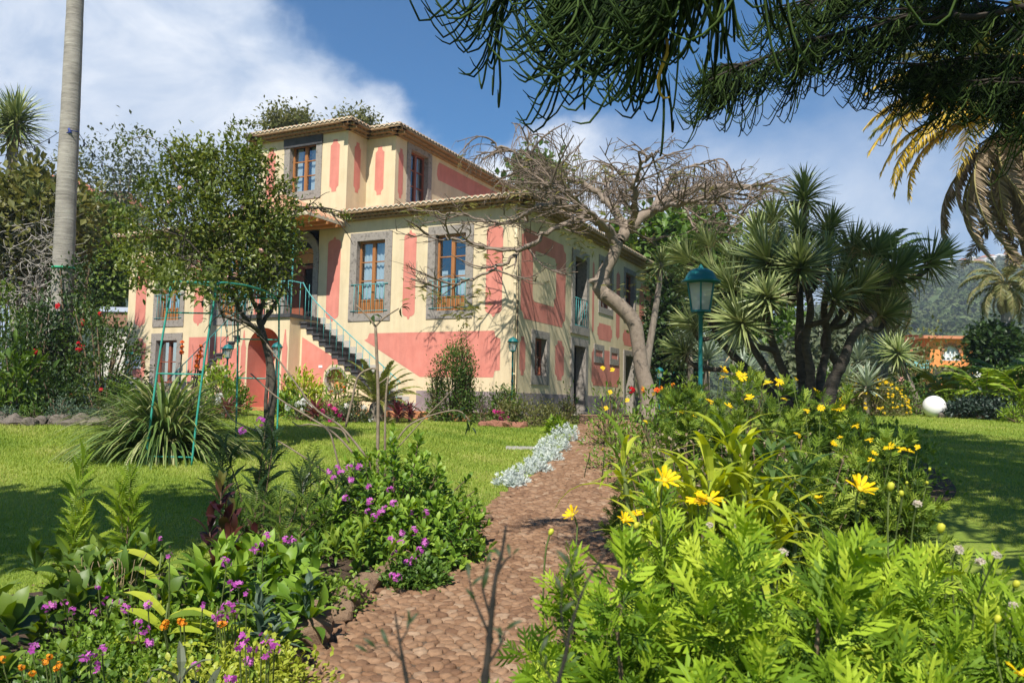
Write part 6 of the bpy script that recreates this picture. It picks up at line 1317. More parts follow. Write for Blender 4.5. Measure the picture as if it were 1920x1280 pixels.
    # crotons
    for px, Y, H, lab, sd in ((405, 5.9, .78, 'tallest croton with dark maroon leaves', 1), (425, 5.5, .5, 'reddish brown croton in front of the tallest one', 2), (470, 5.7, .46, 'small croton with a dark red leaf right of the others', 3)):
        b = g(px, Y); q = rng_of(sd+500); t = thing('croton', b, lab, 'plant', 'crotons in the left bed'); tips = np.array([[0, 0, H], [.07, -.03, H*.72], [-.08, .02, H*.65]])[:3 if sd < 3 else 1]; mb = shoots(MB(), q, tips, unit(tips*[1, 1, 0]+[0, 0, 1.]), 11, .24, .17, HI_OVAL, 15, 80, smooth=True); mb.build('foliage', leaf_mat('croton_leaf%d' % sd, [(.018, .007, .009), (.035, .010, .012), (.07, .02, .018), (.10, .10, .02)] if sd != 2 else [(.07, .022, .016), (.12, .038, .026), (.05, .016, .012), (.2, .11, .02)], .35, .2), t); stems(MB(), q, tips, .1, .009, 5, 5).build('stem', TWIG(), t)
    # broad leaved rosettes
    def rosette_plant(px, Y, n, ln, lab, sd, mat='glossy', tmpl=HI_SPOON, H=.25, spread=.18, group='broad leaved rosettes in the left bed', name='broad_leaf_plant', nl=12):
        b = g(px, Y); q = rng_of(sd+600); t = thing(name, b, lab, 'plant', group); tips = np.stack([spread*q.normal(size=n), spread*q.normal(size=n), H*(.5+.6*q.random(n))], -1); mb = shoots(MB(), q, tips, unit(np.array([0, 0, 1.])+tips*[.8, .8, 0]+.12*q.normal(size=(n, 3))), nl, .08, ln, tmpl, 12, 88, smooth=True); mb.build('foliage', lm(mat, trans=.25, rough=.55, spec=.3), t); return t
    rosette_plant(520, 5.0, 9, .21, 'lush broad leaved clump hanging over the border stones', 1, H=.32, spread=.2); rosette_plant(470, 5.2, 7, .2, 'broad leaved clump left of the lush one, under the crotons', 2, H=.3); rosette_plant(575, 5.7, 8, .17, 'smaller leafy clump between the lush one and the magenta bush', 3, 'mid', HI_LONG, .36); rosette_plant(60, 4.6, 13, .19, 'dark broad leaved clump in shade near the left edge', 4, 'midd', HI_BROAD, .3, .26); rosette_plant(175, 4.7, 10, .18, 'paler broad leaved clump right of the shaded one', 5, 'midd', HI_SPOON, .3, .2); rosette_plant(330, 4.9, 10, .22, 'long leaved bright clump in the middle of the left bed', 6, 'glossy', HI_LONG, .36, .22); rosette_plant(255, 5.1, 7, .22, 'green clump behind the middle of the left bed', 7, 'mid', HI_LONG, .4, .2)
    rosette_plant(480, 4.4, 6, .17, 'low leafy clump at the stones near the bottom of the bed', 8, 'glossy', HI_SPOON, .2, .14); rosette_plant(20, 3.9, 11, .12, 'rounded lobed leaves in the bottom left corner', 9, 'midd', HI_BROAD, .24, .22); rosette_plant(640, 6.3, 8, .15, 'leafy clump at the foot of the magenta bush', 10, 'rosel', HI_LONG, .4, .2)
    rosette_plant(120, 5.2, 8, .2, 'dark leafy clump behind the shaded broad leaved one', 11, 'midd', HI_SPOON, .34, .24); rosette_plant(420, 5.0, 8, .18, 'green clump of narrow leaves at the croton foot', 12, 'rosel', HI_LONG, .34, .2); rosette_plant(505, 5.6, 9, .17, 'mid green leafy clump between croton and lush broad leaves', 13, 'glossy', HI_SPOON, .38, .2); rosette_plant(690, 6.6, 8, .15, 'leafy clump under the middle of the magenta bush', 14, 'glossy', HI_LONG, .36, .2); rosette_plant(340, 5.6, 8, .2, 'dark green clump left of the crotons', 15, 'midd', HI_SPOON, .4, .22); rosette_plant(500, 4.7, 7, .17, 'grey green toothed leaf clump beside the lush one', 16, 'blue', HI_LONG, .3, .16)
    for px, Y, lab, sd, hh in ((288, 5.0, 'arching lime green leaf blade over the middle of the bed', 1, .5), (395, 4.4, 'single lime green ginger shoot in front of the crotons', 2, .36), (300, 4.3, 'lime green pointed shoot above the orange flowers', 3, .4)):
        b = g(px, Y); q = rng_of(sd+650); t = thing('ginger_shoot', b, lab, 'plant', 'lime green shoots in the left bed'); MB().tube([(0, 0, 0), (.01, 0, hh*.6), (.02, 0, hh)], [.008, .007, .004], 5).build('stem', GSTEM(), t); m = 6; kk = np.arange(m); ph = kk*pi+q.normal(size=m)*.4; mb = MB(); x = np.stack([np.cos(ph), .4*np.sin(ph)+.2*q.normal(size=m), .5+.15*q.normal(size=m)], -1); mb.inst(blade_t(.24, .7, 5, .45, .02), np.stack([0*ph, 0*ph, hh*(.35+.6*kk/m)], -1), x, np.tile([0, -.3, 1.], (m, 1)), .27*(.8+.4*q.random(m)), 0); mb.build('foliage', lm('straplime', trans=.35), t)
    # trailing ground cover, bright
    def cover(px, Y, rx, ry, h, lab, sd, mat='cover', ln=.034, n=200, tmpl=LEAF_BROAD, fl=(), name='ground_cover_plant'):
        return bush(name, g(px, Y), rx, ry, h, lab, 'plant', 'trailing plants at the front of the left bed', mat, tmpl, ln, n, 14, .05, sd+700, inner=.3, stem=False, lump=.3)
    covers = [cover(380, 3.65, .4, .25, .2, 'lime green trailing plant right under the thick phlox cluster', 11), cover(460, 3.9, .22, .25, .2, 'lime green trailing plant against the border stones', 12), cover(250, 4.4, .4, .3, .26, 'leafy trailing plant in the middle of the phlox sprays', 13, 'rosel', .04), cover(100, 3.7, .4, .3, .2, 'shaded trailing plant in the left part of the bed', 14, 'mid', .045), cover(330, 4.5, .35, .3, .3, 'trailing plant behind the two orange flowers', 15, 'rosel', .04), cover(440, 4.0, .42, .34, .22, 'yellow green trailing plant in the sunny front of the bed', 1), cover(300, 3.9, .38, .3, .2, 'lighter trailing plant under the orange flowers', 2, 'rosel'), cover(150, 4.1, .4, .3, .24, 'green round leaved trailing plant left of the orange flowers', 3, 'rosel'), cover(410, 3.5, .30, .3, .18, 'yellow green trailing plant spilling to the stones at the bottom', 4), cover(350, 3.3, .36, .25, .17, 'trailing plant with narrow pale leaves at the bottom edge', 5, 'blue', .04, 170, LEAF_LONG), cover(200, 3.4, .36, .25, .16, 'sparse trailing plant with red bits at the bottom', 6, 'olive', .035, 150), cover(60, 3.4, .36, .25, .18, 'trailing plant with orange red tips in the bottom left', 7, 'mid', .035, 150), cover(420, 4.7, .3, .25, .26, 'bright trailing plant under the crotons', 8, 'rosel', .045), cover(615, 5.6, .22, .2, .16, 'small trailing plant at the border stones below the magenta bush', 9, 'rosel'), cover(780, 6.3, .2, .2, .14, 'small leafy plant at the bed edge under the magenta clusters', 10, 'mid', .045)]
    # phlox sprays and small orange flowers across the bed
    groups = [('pink phlox spray by the left edge of the bed', 190, 4.5, [(120, 1130), (135, 1145), (140, 1115), (85, 1140), (100, 1135), (185, 1100), (200, 1128), (180, 1150), (228, 1130), (235, 1140)]), ('pink phlox spray in the middle of the bed', 270, 4.3, [(258, 1170), (272, 1180), (265, 1195), (250, 1200), (278, 1135), (240, 1145), (282, 1205), (318, 1040), (425, 1058), (380, 1135)]), ('thickest pink phlox cluster above the orange flower near the stones', 420, 4.2, [(415, 1150), (425, 1140), (435, 1155), (420, 1160), (410, 1165), (440, 1130), (462, 1110), (432, 1097), (448, 1095), (405, 1155)]), ('pink phlox spray at the bottom by the stones', 440, 3.6, [(460, 1195), (475, 1215), (490, 1195), (505, 1210), (500, 1225), (468, 1240), (435, 1270), (365, 1250), (450, 1210), (515, 1215)]), ('pink phlox spray low at the bottom left', 165, 3.6, [(168, 1230), (160, 1228), (180, 1250), (192, 1218), (170, 1235), (60, 1215)]), ('pink phlox beside the crotons', 475, 5.4, [(475, 1025), (480, 1035), (492, 1020), (500, 1005), (420, 1050), (535, 1012), (550, 1015), (300, 1010)])]
    for lab, px, Y, pts in groups:
        b = g(px, Y); t = thing('phlox_plant', b, lab, 'flower', 'pink phlox in the left bed'); sm = MB(); lf = MB()
        for fx, fy in pts:
            c = P(fx, fy, Y-.12+.1*r.normal())-b; f0 = c*[.8, .8, 0]+[0, .1, 0]; sm.tube(bez(f0, f0+[0, 0, c[2]*.4], c-[0, 0, .08], c, 6), .0035, 4, cap=False); flower(t, 'phlox' if r.random() < .6 else 'phlox_few', c, [.3*r.normal(), -.6, .7], r, 0.7+.4*r.random())
            q = f0+(c-f0)*r.random((5, 1)); lf.inst(LEAF_LONG, q, rand_dirs(r, 5)+[0, 0, .2], frame_up(r, q), .07, 0)
        sm.build('stem', GSTEM(), t); lf.build('foliage', lm('rosel'), t)
    for lab, px, Y, pts, kind, s in (('two small orange flower heads in the front of the bed', 320, 4.1, [(310, 1168), (338, 1164), (308, 1174), (345, 1167)], 'orange', .8), ('orange red flower bits in the bottom left corner', 80, 3.4, [(86, 1240), (105, 1252), (92, 1230), (40, 1250), (112, 1245), (5, 1235), (60, 1262)], 'orange', .6), ('small orange head tucked under the thick phlox cluster', 425, 4.15, [(420, 1168), (412, 1170)], 'orange', .7)):
        b = g(px, Y); t = thing('orange_flower', b, lab, 'flower'); sm = MB()
        for fx, fy in pts: c = P(fx, fy, Y-.1)-b; f0 = c*[.8, .8, 0]+[0, .1, 0]; sm.tube(bez(f0, f0+[0, 0, c[2]*.4], c-[0, 0, .05], c, 6), .0035, 4, cap=False); flower(t, kind, c, [.3*r.normal(), -.5, .8], r, s)
        sm.build('stem', GSTEM(), t)
    b = g(318, 3.2); t = thing('shrub_seedling', b, 'grey green twiggy seedling in front of the orange flowers at the bottom edge', 'plant'); q = rng_of(12); tips = np.array([[.02, 0, .42], [.12, .03, .34], [-.1, .02, .3], [.17, -.04, .22]]); mb = shoots(MB(), q, tips, unit(tips*[1, 1, 0]+[0, 0, 1.]), 9, .14, .13, LEAF_LONG, 25, 100); mb.build('foliage', leaf_mat('grey_leaf', [(.06, .075, .04), (.1, .12, .07), (.15, .17, .1), (.09, .08, .05)], .6, .25), t); stems(MB(), q, tips, .05, .006, 5, 4).build('stem', TWIG(), t)
    # dead stalks and litter stems
    b = g(200, 4.9); t = thing('dry_stalks', b, 'bundle of pale dry stalks under the bright feathery plants', 'plant'); mb = MB()
    for k in range(60): a = np.array([.16*r.normal(), .1*r.normal(), .2+.35*r.random()]); mb.tube(bez((a[0]*.6, a[1]*.6, 0), a*[.7, .7, .5], a*.95, a+[.05*r.normal(), 0, -.03], 5), .0035, 3, cap=False)
    mb.build('stalk', rough_mat('straw_stalk', (.28, .2, .1), (.45, .35, .2), 20, .9, .1), t)
    # silver clumps along the path
    sil = leaf_mat('silver_leaf', GREEN['silver'], .75, .15, .2)
    for k, (px, py, rx, h, lab) in enumerate(((962, 905, .27, .20, 'nearest silver leaved clump where the lawn meets the path'), (1000, 880, .3, .21, 'second silver clump counting from the flower bed'), (1022, 858, .32, .23, 'middle silver clump in the row beside the cobbles'), (1040, 840, .36, .27, 'second last silver clump of the row towards the villa'), (1058, 822, .42, .36, 'farthest and largest silver clump by the path'))):
        b = ground_hit(px, py+4); q = rng_of(k+800); t = thing('silver_clump', b, lab, 'plant', 'silver leaved clumps along the path'); n = 60; d = rand_dirs(q, n); d[:, 2] = np.abs(d[:, 2]); tips = d*(.55+.45*q.random((n, 1)))*[rx, rx*1.5, h]; mb = shoots(MB(), q, tips, unit(d*.6+[0, 0, .8]), 11, .08, .085, LOBED, 20, 90); mb.build('foliage', sil, t)
left_bed()
# ================================================================== BEHIND AND BESIDE THE VILLA
def background():
    r = rng_of(77)
    # -------- left side, far
    b = on_ground(60, 44); h = thing('neighbour_house', b, 'pale house with an orange tiled roof behind the palm trunk at the far left', 'house'); z0 = P(100, 335, 44)[2]-b[2]; X = lambda px: P(px, 335, 44)[0]-b[0]
    MB().box((X(38), 0, -1), (X(122), 8, z0)).build('wall', rough_mat('pale_wall', (.5, .47, .42), (.6, .57, .5), 1, .9, .1), h)
    MB().add([(X(-70), -.4, z0-.05), (X(128), -.4, z0-.05), (X(60), 4, z0+1.3), (X(-70), 4, z0+1.3), (X(128), 8.4, z0-.05), (X(-70), 8.4, z0-.05)], [(0, 1, 2, 3), (1, 4, 2), (3, 2, 4, 5)]).build('roof', rough_mat('orange_roof', (.42, .15, .075), (.56, .24, .13), 3, .9, .5, 8), h)
    b = on_ground(175, 48); h = thing('neighbour_house', b, 'small orange roofed house half hidden under the grey green tree by the palm', 'house'); z0 = P(165, 362, 48)[2]-b[2]; X = lambda px: P(px, 362, 48)[0]-b[0]
    MB().box((X(140), 0, -1), (X(205), 6, z0)).build('wall', rough_mat('pale_wall', (.5, .47, .42), (.6, .57, .5), 1, .9, .1), h); MB().add([(X(136), -.4, z0), (X(209), -.4, z0), (X(195), 3, z0+.9), (X(150), 3, z0+.9), (X(209), 6.4, z0), (X(136), 6.4, z0)], [(0, 1, 2, 3), (1, 4, 2), (3, 2, 4, 5), (0, 3, 5)]).build('roof', rough_mat('orange_roof', (.42, .15, .075), (.56, .24, .13), 3, .9, .5, 8), h)
    b = on_ground(222, 36); h = thing('outbuilding', b, 'low flat roofed outbuilding with a brown fascia at the left end of the villa', 'building'); X = lambda px: P(px, 590, 36)[0]-b[0]; zz = lambda py: P(222, py, 36)[2]-b[2]
    MB().box((X(196), 0, -1), (X(262), 5, zz(614))).build('wall', rough_mat('pale_wall', (.5, .47, .42), (.6, .57, .5), 1, .9, .1), h); MB().box((X(194), -.2, zz(613)), (X(264), 5.2, zz(586))).build('fascia', rough_mat('brown_fascia', (.22, .12, .08), (.3, .17, .11), 3, .7, .1), h); MB().box((X(192), -.3, zz(585.6)), (X(266), 5.3, zz(577))).build('roof', rough_mat('blue_grey_roof', (.36, .40, .5), (.45, .5, .6), 3, .6, .1), h)
    b = on_ground(240, 27); X = lambda px: P(px, 700, 27)[0]-b[0]
    o = MB().box((X(150), 0, -.2), (X(262), .25, P(240, 712, 27)[2]-b[2])).box((X(149), -.04, P(240, 712, 27)[2]-b[2]), (X(263), .29, P(240, 712, 27)[2]-b[2]+.08)).build('garden_wall', rough_mat('white_wall', (.66, .65, .62), (.76, .75, .72), 2, .8, .2), None, b); tag(o, 'low white garden wall behind the red flowered shrubs', 'wall')
    def tr(px, Y, pc, prx, pry, label, **k):      # a tree whose crown is centred on a pixel
        bs = on_ground(px, Y); c = P(pc[0], pc[1], Y)-bs; s = Y/FPX
        return tree(k.pop('name', 'broadleaf_tree'), bs, label, c[2], k.pop('tr', .16), c, (prx*s, prx*s*k.pop('deep', .8), pry*s), **k)
    tr(228, 40, (225, 335), 78, 62, 'airy grey green tree with thin feathery foliage between the palm trunk and the rose', mat='grey', ln=.22, clumps=95, per=30, spread=.5, seed=1, leaf=LEAF_Q)
    tr(185, 37, (188, 495), 66, 105, 'dense dark green layered tree behind the left end of the villa', mat='lmid', ln=.26, clumps=260, per=46, spread=.3, seed=2, leaf=LEAF_BROAD, inner=.6)
    tr(545, 52, (545, 238), 42, 12, 'round topped tree showing above the left half of the villa roof', mat='olive', ln=.26, clumps=90, per=40, spread=.5, seed=3, leaf=LEAF_Q)
    tr(672, 54, (672, 240), 36, 6, 'flat topped olive tree peeping over the villa roof right of the round one', mat='olive', ln=.26, clumps=80, per=40, spread=.5, seed=4, leaf=LEAF_Q)
    tr(1005, 44, (1010, 345), 34, 55, 'narrow green tree rising behind the right end of the villa roof', mat='mid', ln=.4, clumps=60, per=26, spread=.5, seed=5)
    tr(1262, 33, (1262, 640), 44, 105, 'dark ivy covered tree in the shade right of the villa', mat='dark', ln=.2, clumps=220, per=50, spread=.3, seed=6, leaf=LEAF_BROAD, inner=.6)
    tr(1255, 38, (1268, 465), 95, 58, 'bright green broad leaved tree behind the bare umbrella tree', mat='mid', ln=.42, clumps=150, per=30, spread=.5, seed=7, leaf=LEAF_BROAD)
    tr(1390, 36, (1395, 560), 95, 80, 'mid green bushy tree hidden behind the left heads of the big yucca', mat='mid', ln=.35, clumps=140, per=34, spread=.45, seed=8)
    tr(1590, 44, (1570, 660), 100, 45, 'grey green tree behind the trunks of the big yucca', mat='grey', ln=.4, clumps=150, per=32, spread=.5, seed=9, leaf=LEAF_Q)
    tr(1865, 40, (1866, 655), 32, 34, 'small round dark tree between the orange house and the far palm', mat='dark', ln=.28, clumps=120, per=40, spread=.3, seed=10, inner=.7, lump=.15)
    # grey leafless thicket
    bs = on_ground(45, 23.6); t = thing('bare_thicket', bs, 'tangle of leafless grey twigs left of the palm trunk', 'shrub'); mb = MB()
    for k in range(520):
        a = P(-40+175*r.random(), 420+150*r.random(), 23+1.2*r.random())-bs; d = rand_dirs(r, 1)[0]*[1, .8, .9]; l = .4+.8*r.random(); mb.tube(bez(a, a+d*l*.4+r.normal(size=3)*.12, a+d*l*.7+r.normal(size=3)*.15, a+d*l, 6), np.linspace(.016, .006, 6), 3, cap=False)
    for k in range(14): a = P(-30+150*r.random(), 520+30*r.random(), 23.6)-bs; mb.tube(bez((a[0]*.6, 0, 0), (a[0]*.7, 0, a[2]*.4), a*.9, a, 6), np.linspace(.05, .02, 6), 5, cap=False)
    mb.build('twigs', rough_mat('silver_twig', (.20, .18, .16), (.38, .35, .31), 9, .9, .2), t)
    tr(35, 24.6, (30, 440), 115, 95, 'olive green mass of foliage behind the grey leafless thicket', mat='olive', ln=.28, clumps=200, per=34, spread=.4, seed=12, leaf=LEAF_Q)
    # -------- shrubs along the left border
    def bs_(px, Y, rx, ry, h, label, **k): return bush(k.pop('name', 'shrub'), on_ground(px, Y), rx*Y/FPX, ry, h*Y/FPX, label, **k)
    redz = lambda c: c[1] < .1
    bs_(190, 20.6, 75, .9, 205, 'tall hibiscus shrub with scattered red flowers beside the villa', name='hibiscus_shrub', mat='hib', ln=.11, clumps=230, per=16, spread=.11, seed=20, flowers=[('red', 7, 1.0, redz)], inner=.35, lump=.35)
    bs_(60, 21.2, 75, 1.0, 240, 'tallest dark shrub at the left edge, under the leafless thicket', mat='dark', ln=.13, clumps=230, per=16, spread=.14, seed=21, inner=.5, flowers=[('red', 2, 1.1, redz)])
    bs_(130, 21.8, 65, .8, 290, 'dark climber covered shrub wrapped round the foot of the palm', mat='dark', ln=.12, clumps=200, per=16, spread=.14, seed=22, inner=.5, flowers=[('red', 4, 1.0, redz)])
    bs_(0, 22.3, 70, 1.0, 215, 'dark green shrub filling the far left edge behind the ginger leaves', mat='midd', ln=.13, clumps=200, per=16, spread=.14, seed=27, inner=.5)
    bs_(28, 19.9, 62, .6, 120, 'broad leaved ginger like plant at the left edge behind the stones', name='ginger_plant', mat='midd', leaf=LEAF_LONG, ln=.34, clumps=60, per=9, spread=.12, seed=23, inner=.2)
    bs_(105, 19.8, 55, .5, 90, 'low dark leafy shrub in front of the palm foot', mat='dark', ln=.12, clumps=90, per=14, spread=.1, seed=24)
    bs_(235, 20.3, 45, .6, 70, 'small yellow green shrub at the right end of the stone edged border', mat='mid', ln=.1, clumps=80, per=14, spread=.1, seed=25)
    bs_(280, 23.5, 60, .6, 60, 'low grey green shrub below the left villa windows', mat='grey', ln=.1, clumps=80, per=14, spread=.1, seed=26, leaf=LEAF_LONG)
    for k, (px, w, mt, lab) in enumerate(((15, 26, 'blue', 'low blue green clump at the left end of the stone row'), (62, 28, 'mid', 'small bright green clump between two blue green ones behind the stones'), (118, 26, 'blue', 'blue green edging clump in front of the palm foot'), (168, 34, 'blue', 'widest blue green edging clump behind the stones'), (215, 26, 'grey', 'grey green edging clump near the right end of the stone row'), (248, 20, 'mid', 'last small green clump where the stone row ends'))):
        bs_(px, 19.25+.1*(k % 2), w, .35, 30+8*(k % 3), lab, name='edging_plant', mat=mt, ln=.075, clumps=50, per=14, spread=.07, seed=30+k, group='edging plants behind the stone row', leaf=LEAF_LONG)
    # rough border stones
    rocks = [rock_mesh(k) for k in range(5)]; rm = rough_mat('border_rock', (.085, .068, .055), (.21, .175, .14), 6, .95, .8, 30, c3=(.14, .115, .095), bdist=.03)
    for me in rocks: me.materials.append(rm)
    for k in range(20):
        px = -14+14.6*k; bq = on_ground(px, 19.0+.12*r.normal()-.0*k); s = .15+.1*r.random()
        o = bpy.data.objects.new('border_stone', rocks[k % 5]); COL.objects.link(o); o.location = tuple(bq+[0, 0, s*.3]); o.rotation_euler = (0, 0, r.random()*6.3); o.scale = (s*1.25, s, s*.85)
        tag(o, 'rough dark stone in the row between the left lawn and the shrub border', 'stone', 'stones edging the shrub border')
    globals()['ROCKS'] = rocks
    # -------- right background
    small_yucca(1690, 675, 27, 1722, 'young dracaena with a leaning ringed trunk near the white globe', 1.15, kind='drac', name='dracaena_tree', seed=9, nh=3, ln=.75)
    sp = rosette_mesh('agave', 60, .8, .09, 'silverg', 105, 15, .25)
    for k, (px, py, Y, s, lab) in enumerate(((1325, 660, 27, 1.2, 'pale spiky agave to the right of the teal bench'), (1295, 625, 30, 1.2, 'pale agave head above the teal bench'), (1395, 690, 26, 1.2, 'pale agave between the lamp post and the yucca trunks'), (1375, 640, 29, 1.3, 'upper pale agave behind the yucca stems on their left'), (1610, 660, 28, 1.2, 'silver agave just right of the yucca trunks'), (1625, 710, 25, 1.1, 'low silver agave behind the yellow flowered bush'), (1585, 700, 27, 1.1, 'silver agave seen between two yucca trunks'), (1650, 655, 30, 1.2, 'silvery agave under the hanging dead palm fronds'))):
        bq = on_ground(px, Y); c = P(px, py+12, Y)-bq; t = thing('agave_plant', bq, lab, 'agave', 'pale agaves in the background'); put_mesh(sp, t, c, [0, -.2, 1], r, s); MB().tube([(0, 0, -.1), c*.6, c], [.14, .11, .09], 7).build('stem', BARK(), t)
    # palm with a skirt of dead fronds
    bq = on_ground(1645, 31); t = thing('palm_tree', bq, 'palm behind the yucca with a hanging skirt of dead tan fronds', 'tree'); c = P(1655, 505, 31)-bq
    MB().tube([(0, 0, 0), c*.5, c], [.35, .33, .35], 12).build('trunk', BARK(), t)
    dd = frond_mesh('skirt_dead', 2.6, 50, .35, .05, 1.2, seed=8, hang=.9, col='straw'); gg = frond_mesh('skirt_green', 2.6, 50, .45, .045, .8, seed=9, col='mid')
    for k in range(40): put_frond(dd, t, c+[0, 0, -.2*r.random()], k*2.4, -.9-.45*r.random(), .75+.35*r.random())
    for k in range(14): put_frond(dd, t, c, k*2.4+1, -.1-.35*r.random(), .7)
    for k in range(18): put_frond(gg, t, c+[0, 0, .1], k*2.4, 1.0-1.0*k/18, .8)
    # far palm on the right
    bq = on_ground(1890, 40); t = thing('palm_tree', bq, 'shaggy palm standing against the hill beyond the juniper', 'tree'); c = P(1886, 535, 40)-bq
    MB().tube([(.2, 0, 0), c*.5, c], [.26, .24, .26], 10).build('trunk', rough_mat('pale_palm_bark', (.26, .22, .18), (.4, .35, .3), 4, .9, .4), t)
    g2 = frond_mesh('far_green', 2.7, 40, .55, .06, 1.0, seed=10, col=leaf_mat('far_palm', [(.09, .11, .03), (.15, .16, .05), (.22, .2, .08), (.12, .13, .05)], .5, .2))
    for k in range(30): put_frond(g2, t, c, k*2.4, .9-1.6*(k/30)+.1*r.normal(), .7+.2*r.random())
    for k in range(14): put_frond(dd, t, c-[0, 0, .2], k*2.4, -.9-.4*r.random(), .6)
    # feathery ground palms
    fg = frond_mesh('fern_palm', 1.6, 34, .3, .04, .8, seed=11, col='lime'); fy = frond_mesh('fern_yellow', 1.6, 34, .32, .04, .7, seed=12, col='yellow'); fd = frond_mesh('fern_dark', 1.7, 34, .32, .04, .8, seed=13, col='mid')
    for px, Y, me, s, n, lab in ((1775, 29, fy, 1.3, 13, 'yellowing feathery palm between the white globe and the orange house'), (1850, 26, fg, 1.2, 14, 'bright green feathery palm right behind the dark juniper'), (1905, 27, fd, 1.7, 16, 'dark feathery palm at the right edge behind the juniper'), (1925, 24, fg, 1.2, 12, 'light green palm cut off by the right edge'), (1700, 33, fd, 1.2, 12, 'green feathery palm left of the orange house balcony'), (1815, 31, fd, 1.1, 11, 'green feathery palm under the arched window'), (1640, 27, fy, .9, 10, 'small yellow feathery palm behind the yellow flowered bush')):
        bq = on_ground(px, Y); t = thing('feather_palm', bq, lab, 'palm', 'feathery palms round the right lawn')
        for k in range(n): put_frond(me, t, (0, 0, .2), k*2.4, 1.2-.9*(k/n)+.1*r.normal(), s*(.8+.3*r.random()))
        MB().lathe([(.12, -.1), (.14, .1), (.08, .3), (0, .32)], 8).build('stem', BARK(), t)
    ju = bs_(1850, 24.6, 66, 1.0, 34, 'spreading dark blue green juniper on the edge of the right lawn', name='juniper_shrub', mat='jun', ln=.11, clumps=220, per=24, spread=.1, seed=50, leaf=LEAF_Q, inner=.6, trans=.05)
    bs_(1640, 25.5, 62, .9, 66, 'rounded bush covered in small yellow flowers beyond the mid bed', name='flowering_shrub', mat='olive', ln=.08, clumps=200, per=14, spread=.1, seed=51, flowers=[('yellow_small', 130, .65, lambda c: c[1] < .35)])
    bs_(1700, 26.5, 40, .7, 55, 'green leafy shrub between the yellow bush and the white globe', mat='mid', ln=.1, clumps=90, per=14, spread=.1, seed=52); bs_(1800, 27, 45, .7, 52, 'mid green shrub right of the white globe', mat='lime', ln=.11, clumps=90, per=14, spread=.1, seed=53, leaf=LEAF_LONG)
    bs_(1912, 23, 26, .5, 34, 'pale green low plant at the right end of the juniper', mat='lime', ln=.12, clumps=50, per=10, spread=.1, seed=54, leaf=LEAF_LONG); bs_(1560, 27, 55, .8, 75, 'green shrub behind the yucca trunk foot', mat='mid', ln=.1, clumps=110, per=14, spread=.12, seed=55); bs_(1300, 30, 70, .8, 62, 'olive shrub in front of the teal bench', mat='grey', ln=.11, clumps=110, per=14, spread=.12, seed=56, leaf=LEAF_LONG); bs_(1420, 25, 75, .8, 88, 'grey green shrub behind the foot of the big yucca', mat='grey', ln=.12, clumps=130, per=14, spread=.13, seed=57, leaf=LEAF_LONG)
    bs_(1890, 33, 70, 1.0, 85, 'tall dark shrub mass under the far palm', mat='midd', ln=.16, clumps=160, per=16, spread=.2, seed=58); bs_(1745, 36, 90, 1.0, 72, 'olive hedge below the pink garden wall', mat='olive', ln=.16, clumps=150, per=16, spread=.2, seed=59)
    bs_(1720, 50, 110, 1.5, 120, 'brown green thicket behind the left wing of the orange house', mat='olive', ln=.3, clumps=150, per=16, spread=.35, seed=60, leaf=LEAF_Q)
    # white globe with stones
    bq = on_ground(1752, 25); rad = 20.5*25/FPX; t = thing('globe_lamp', bq, 'big white plastic ball on the far edge of the right lawn', 'garden ball'); n = 24; pr = [(rad*sin(a), rad*.96-rad*cos(a)) for a in np.linspace(0.02, pi-.001, 24)]
    MB().lathe(pr, 40).build('globe', rough_mat('white_plastic', (.78, .77, .74), (.82, .81, .78), 2, .45, 0), t); MB().lathe([(rad*.45, -.05), (rad*.45, .04), (rad*.3, .06)], 20).build('base', rough_mat('grey_base', (.15, .15, .15), (.2, .2, .2), 4, .7, .1), t)
    for dx, s in ((-.12, .12), (.18, .1), (.36, .13)): o = bpy.data.objects.new('stone', rocks[1]); COL.objects.link(o); o.location = tuple(bq+[dx+.12, -.42, s*.4]); o.scale = (s, s, s*.8); tag(o, 'grey stone lying against the front of the big white ball', 'stone', 'stones in front of the white ball')
    # orange house
    D = 62.; bq = on_ground(1790, D); h = thing('orange_house', bq, 'orange rendered house with an arched window and tiled roofs on the right', 'house'); X = lambda px: P(px, 660, D)[0]-bq[0]; Zp = lambda py, px=1790: P(px, py, D)[2]-bq[2]
    om = rough_mat('orange_render', (.62, .22, .06), (.70, .28, .09), 1, .9, .1); orf = rough_mat('orange_roof', (.42, .15, .075), (.56, .24, .13), 3, .9, .5, 8); dkm = rough_mat('dark_opening', (.03, .028, .028), (.06, .055, .05), 2, .6, 0)
    ab = MB(); x0, x1 = X(1744), X(1824); cx, ww, zs, zh = X(1783.5), (X(1801)-X(1766))/2, Zp(676), Zp(663); na = 14
    arc = [(cx-ww*cos(a), zh+ww*.97*sin(a)) for a in np.linspace(0, pi, na)]; zt = Zp(631)
    ab.add([(x0, 0, -2), (x1, 0, -2), (x1, 0, zs), (x0, 0, zs)], [(0, 1, 2, 3)]); ab.add([(x0, 0, zs), (cx-ww, 0, zs), (cx-ww, 0, zh), (x0, 0, zh)], [(0, 1, 2, 3)]); ab.add([(cx+ww, 0, zs), (x1, 0, zs), (x1, 0, zh), (cx+ww, 0, zh)], [(0, 1, 2, 3)]); ab.add([(x0, 0, zh), (cx-ww, 0, zh), (cx-ww, 0, zt), (x0, 0, zt)], [(0, 1, 2, 3)]); ab.add([(cx+ww, 0, zh), (x1, 0, zh), (x1, 0, zt), (cx+ww, 0, zt)], [(0, 1, 2, 3)])
    for k in range(na-1): ab.add([(arc[k][0], 0, arc[k][1]), (arc[k+1][0], 0, arc[k+1][1]), (arc[k+1][0], 0, zt), (arc[k][0], 0, zt)], [(0, 1, 2, 3)])
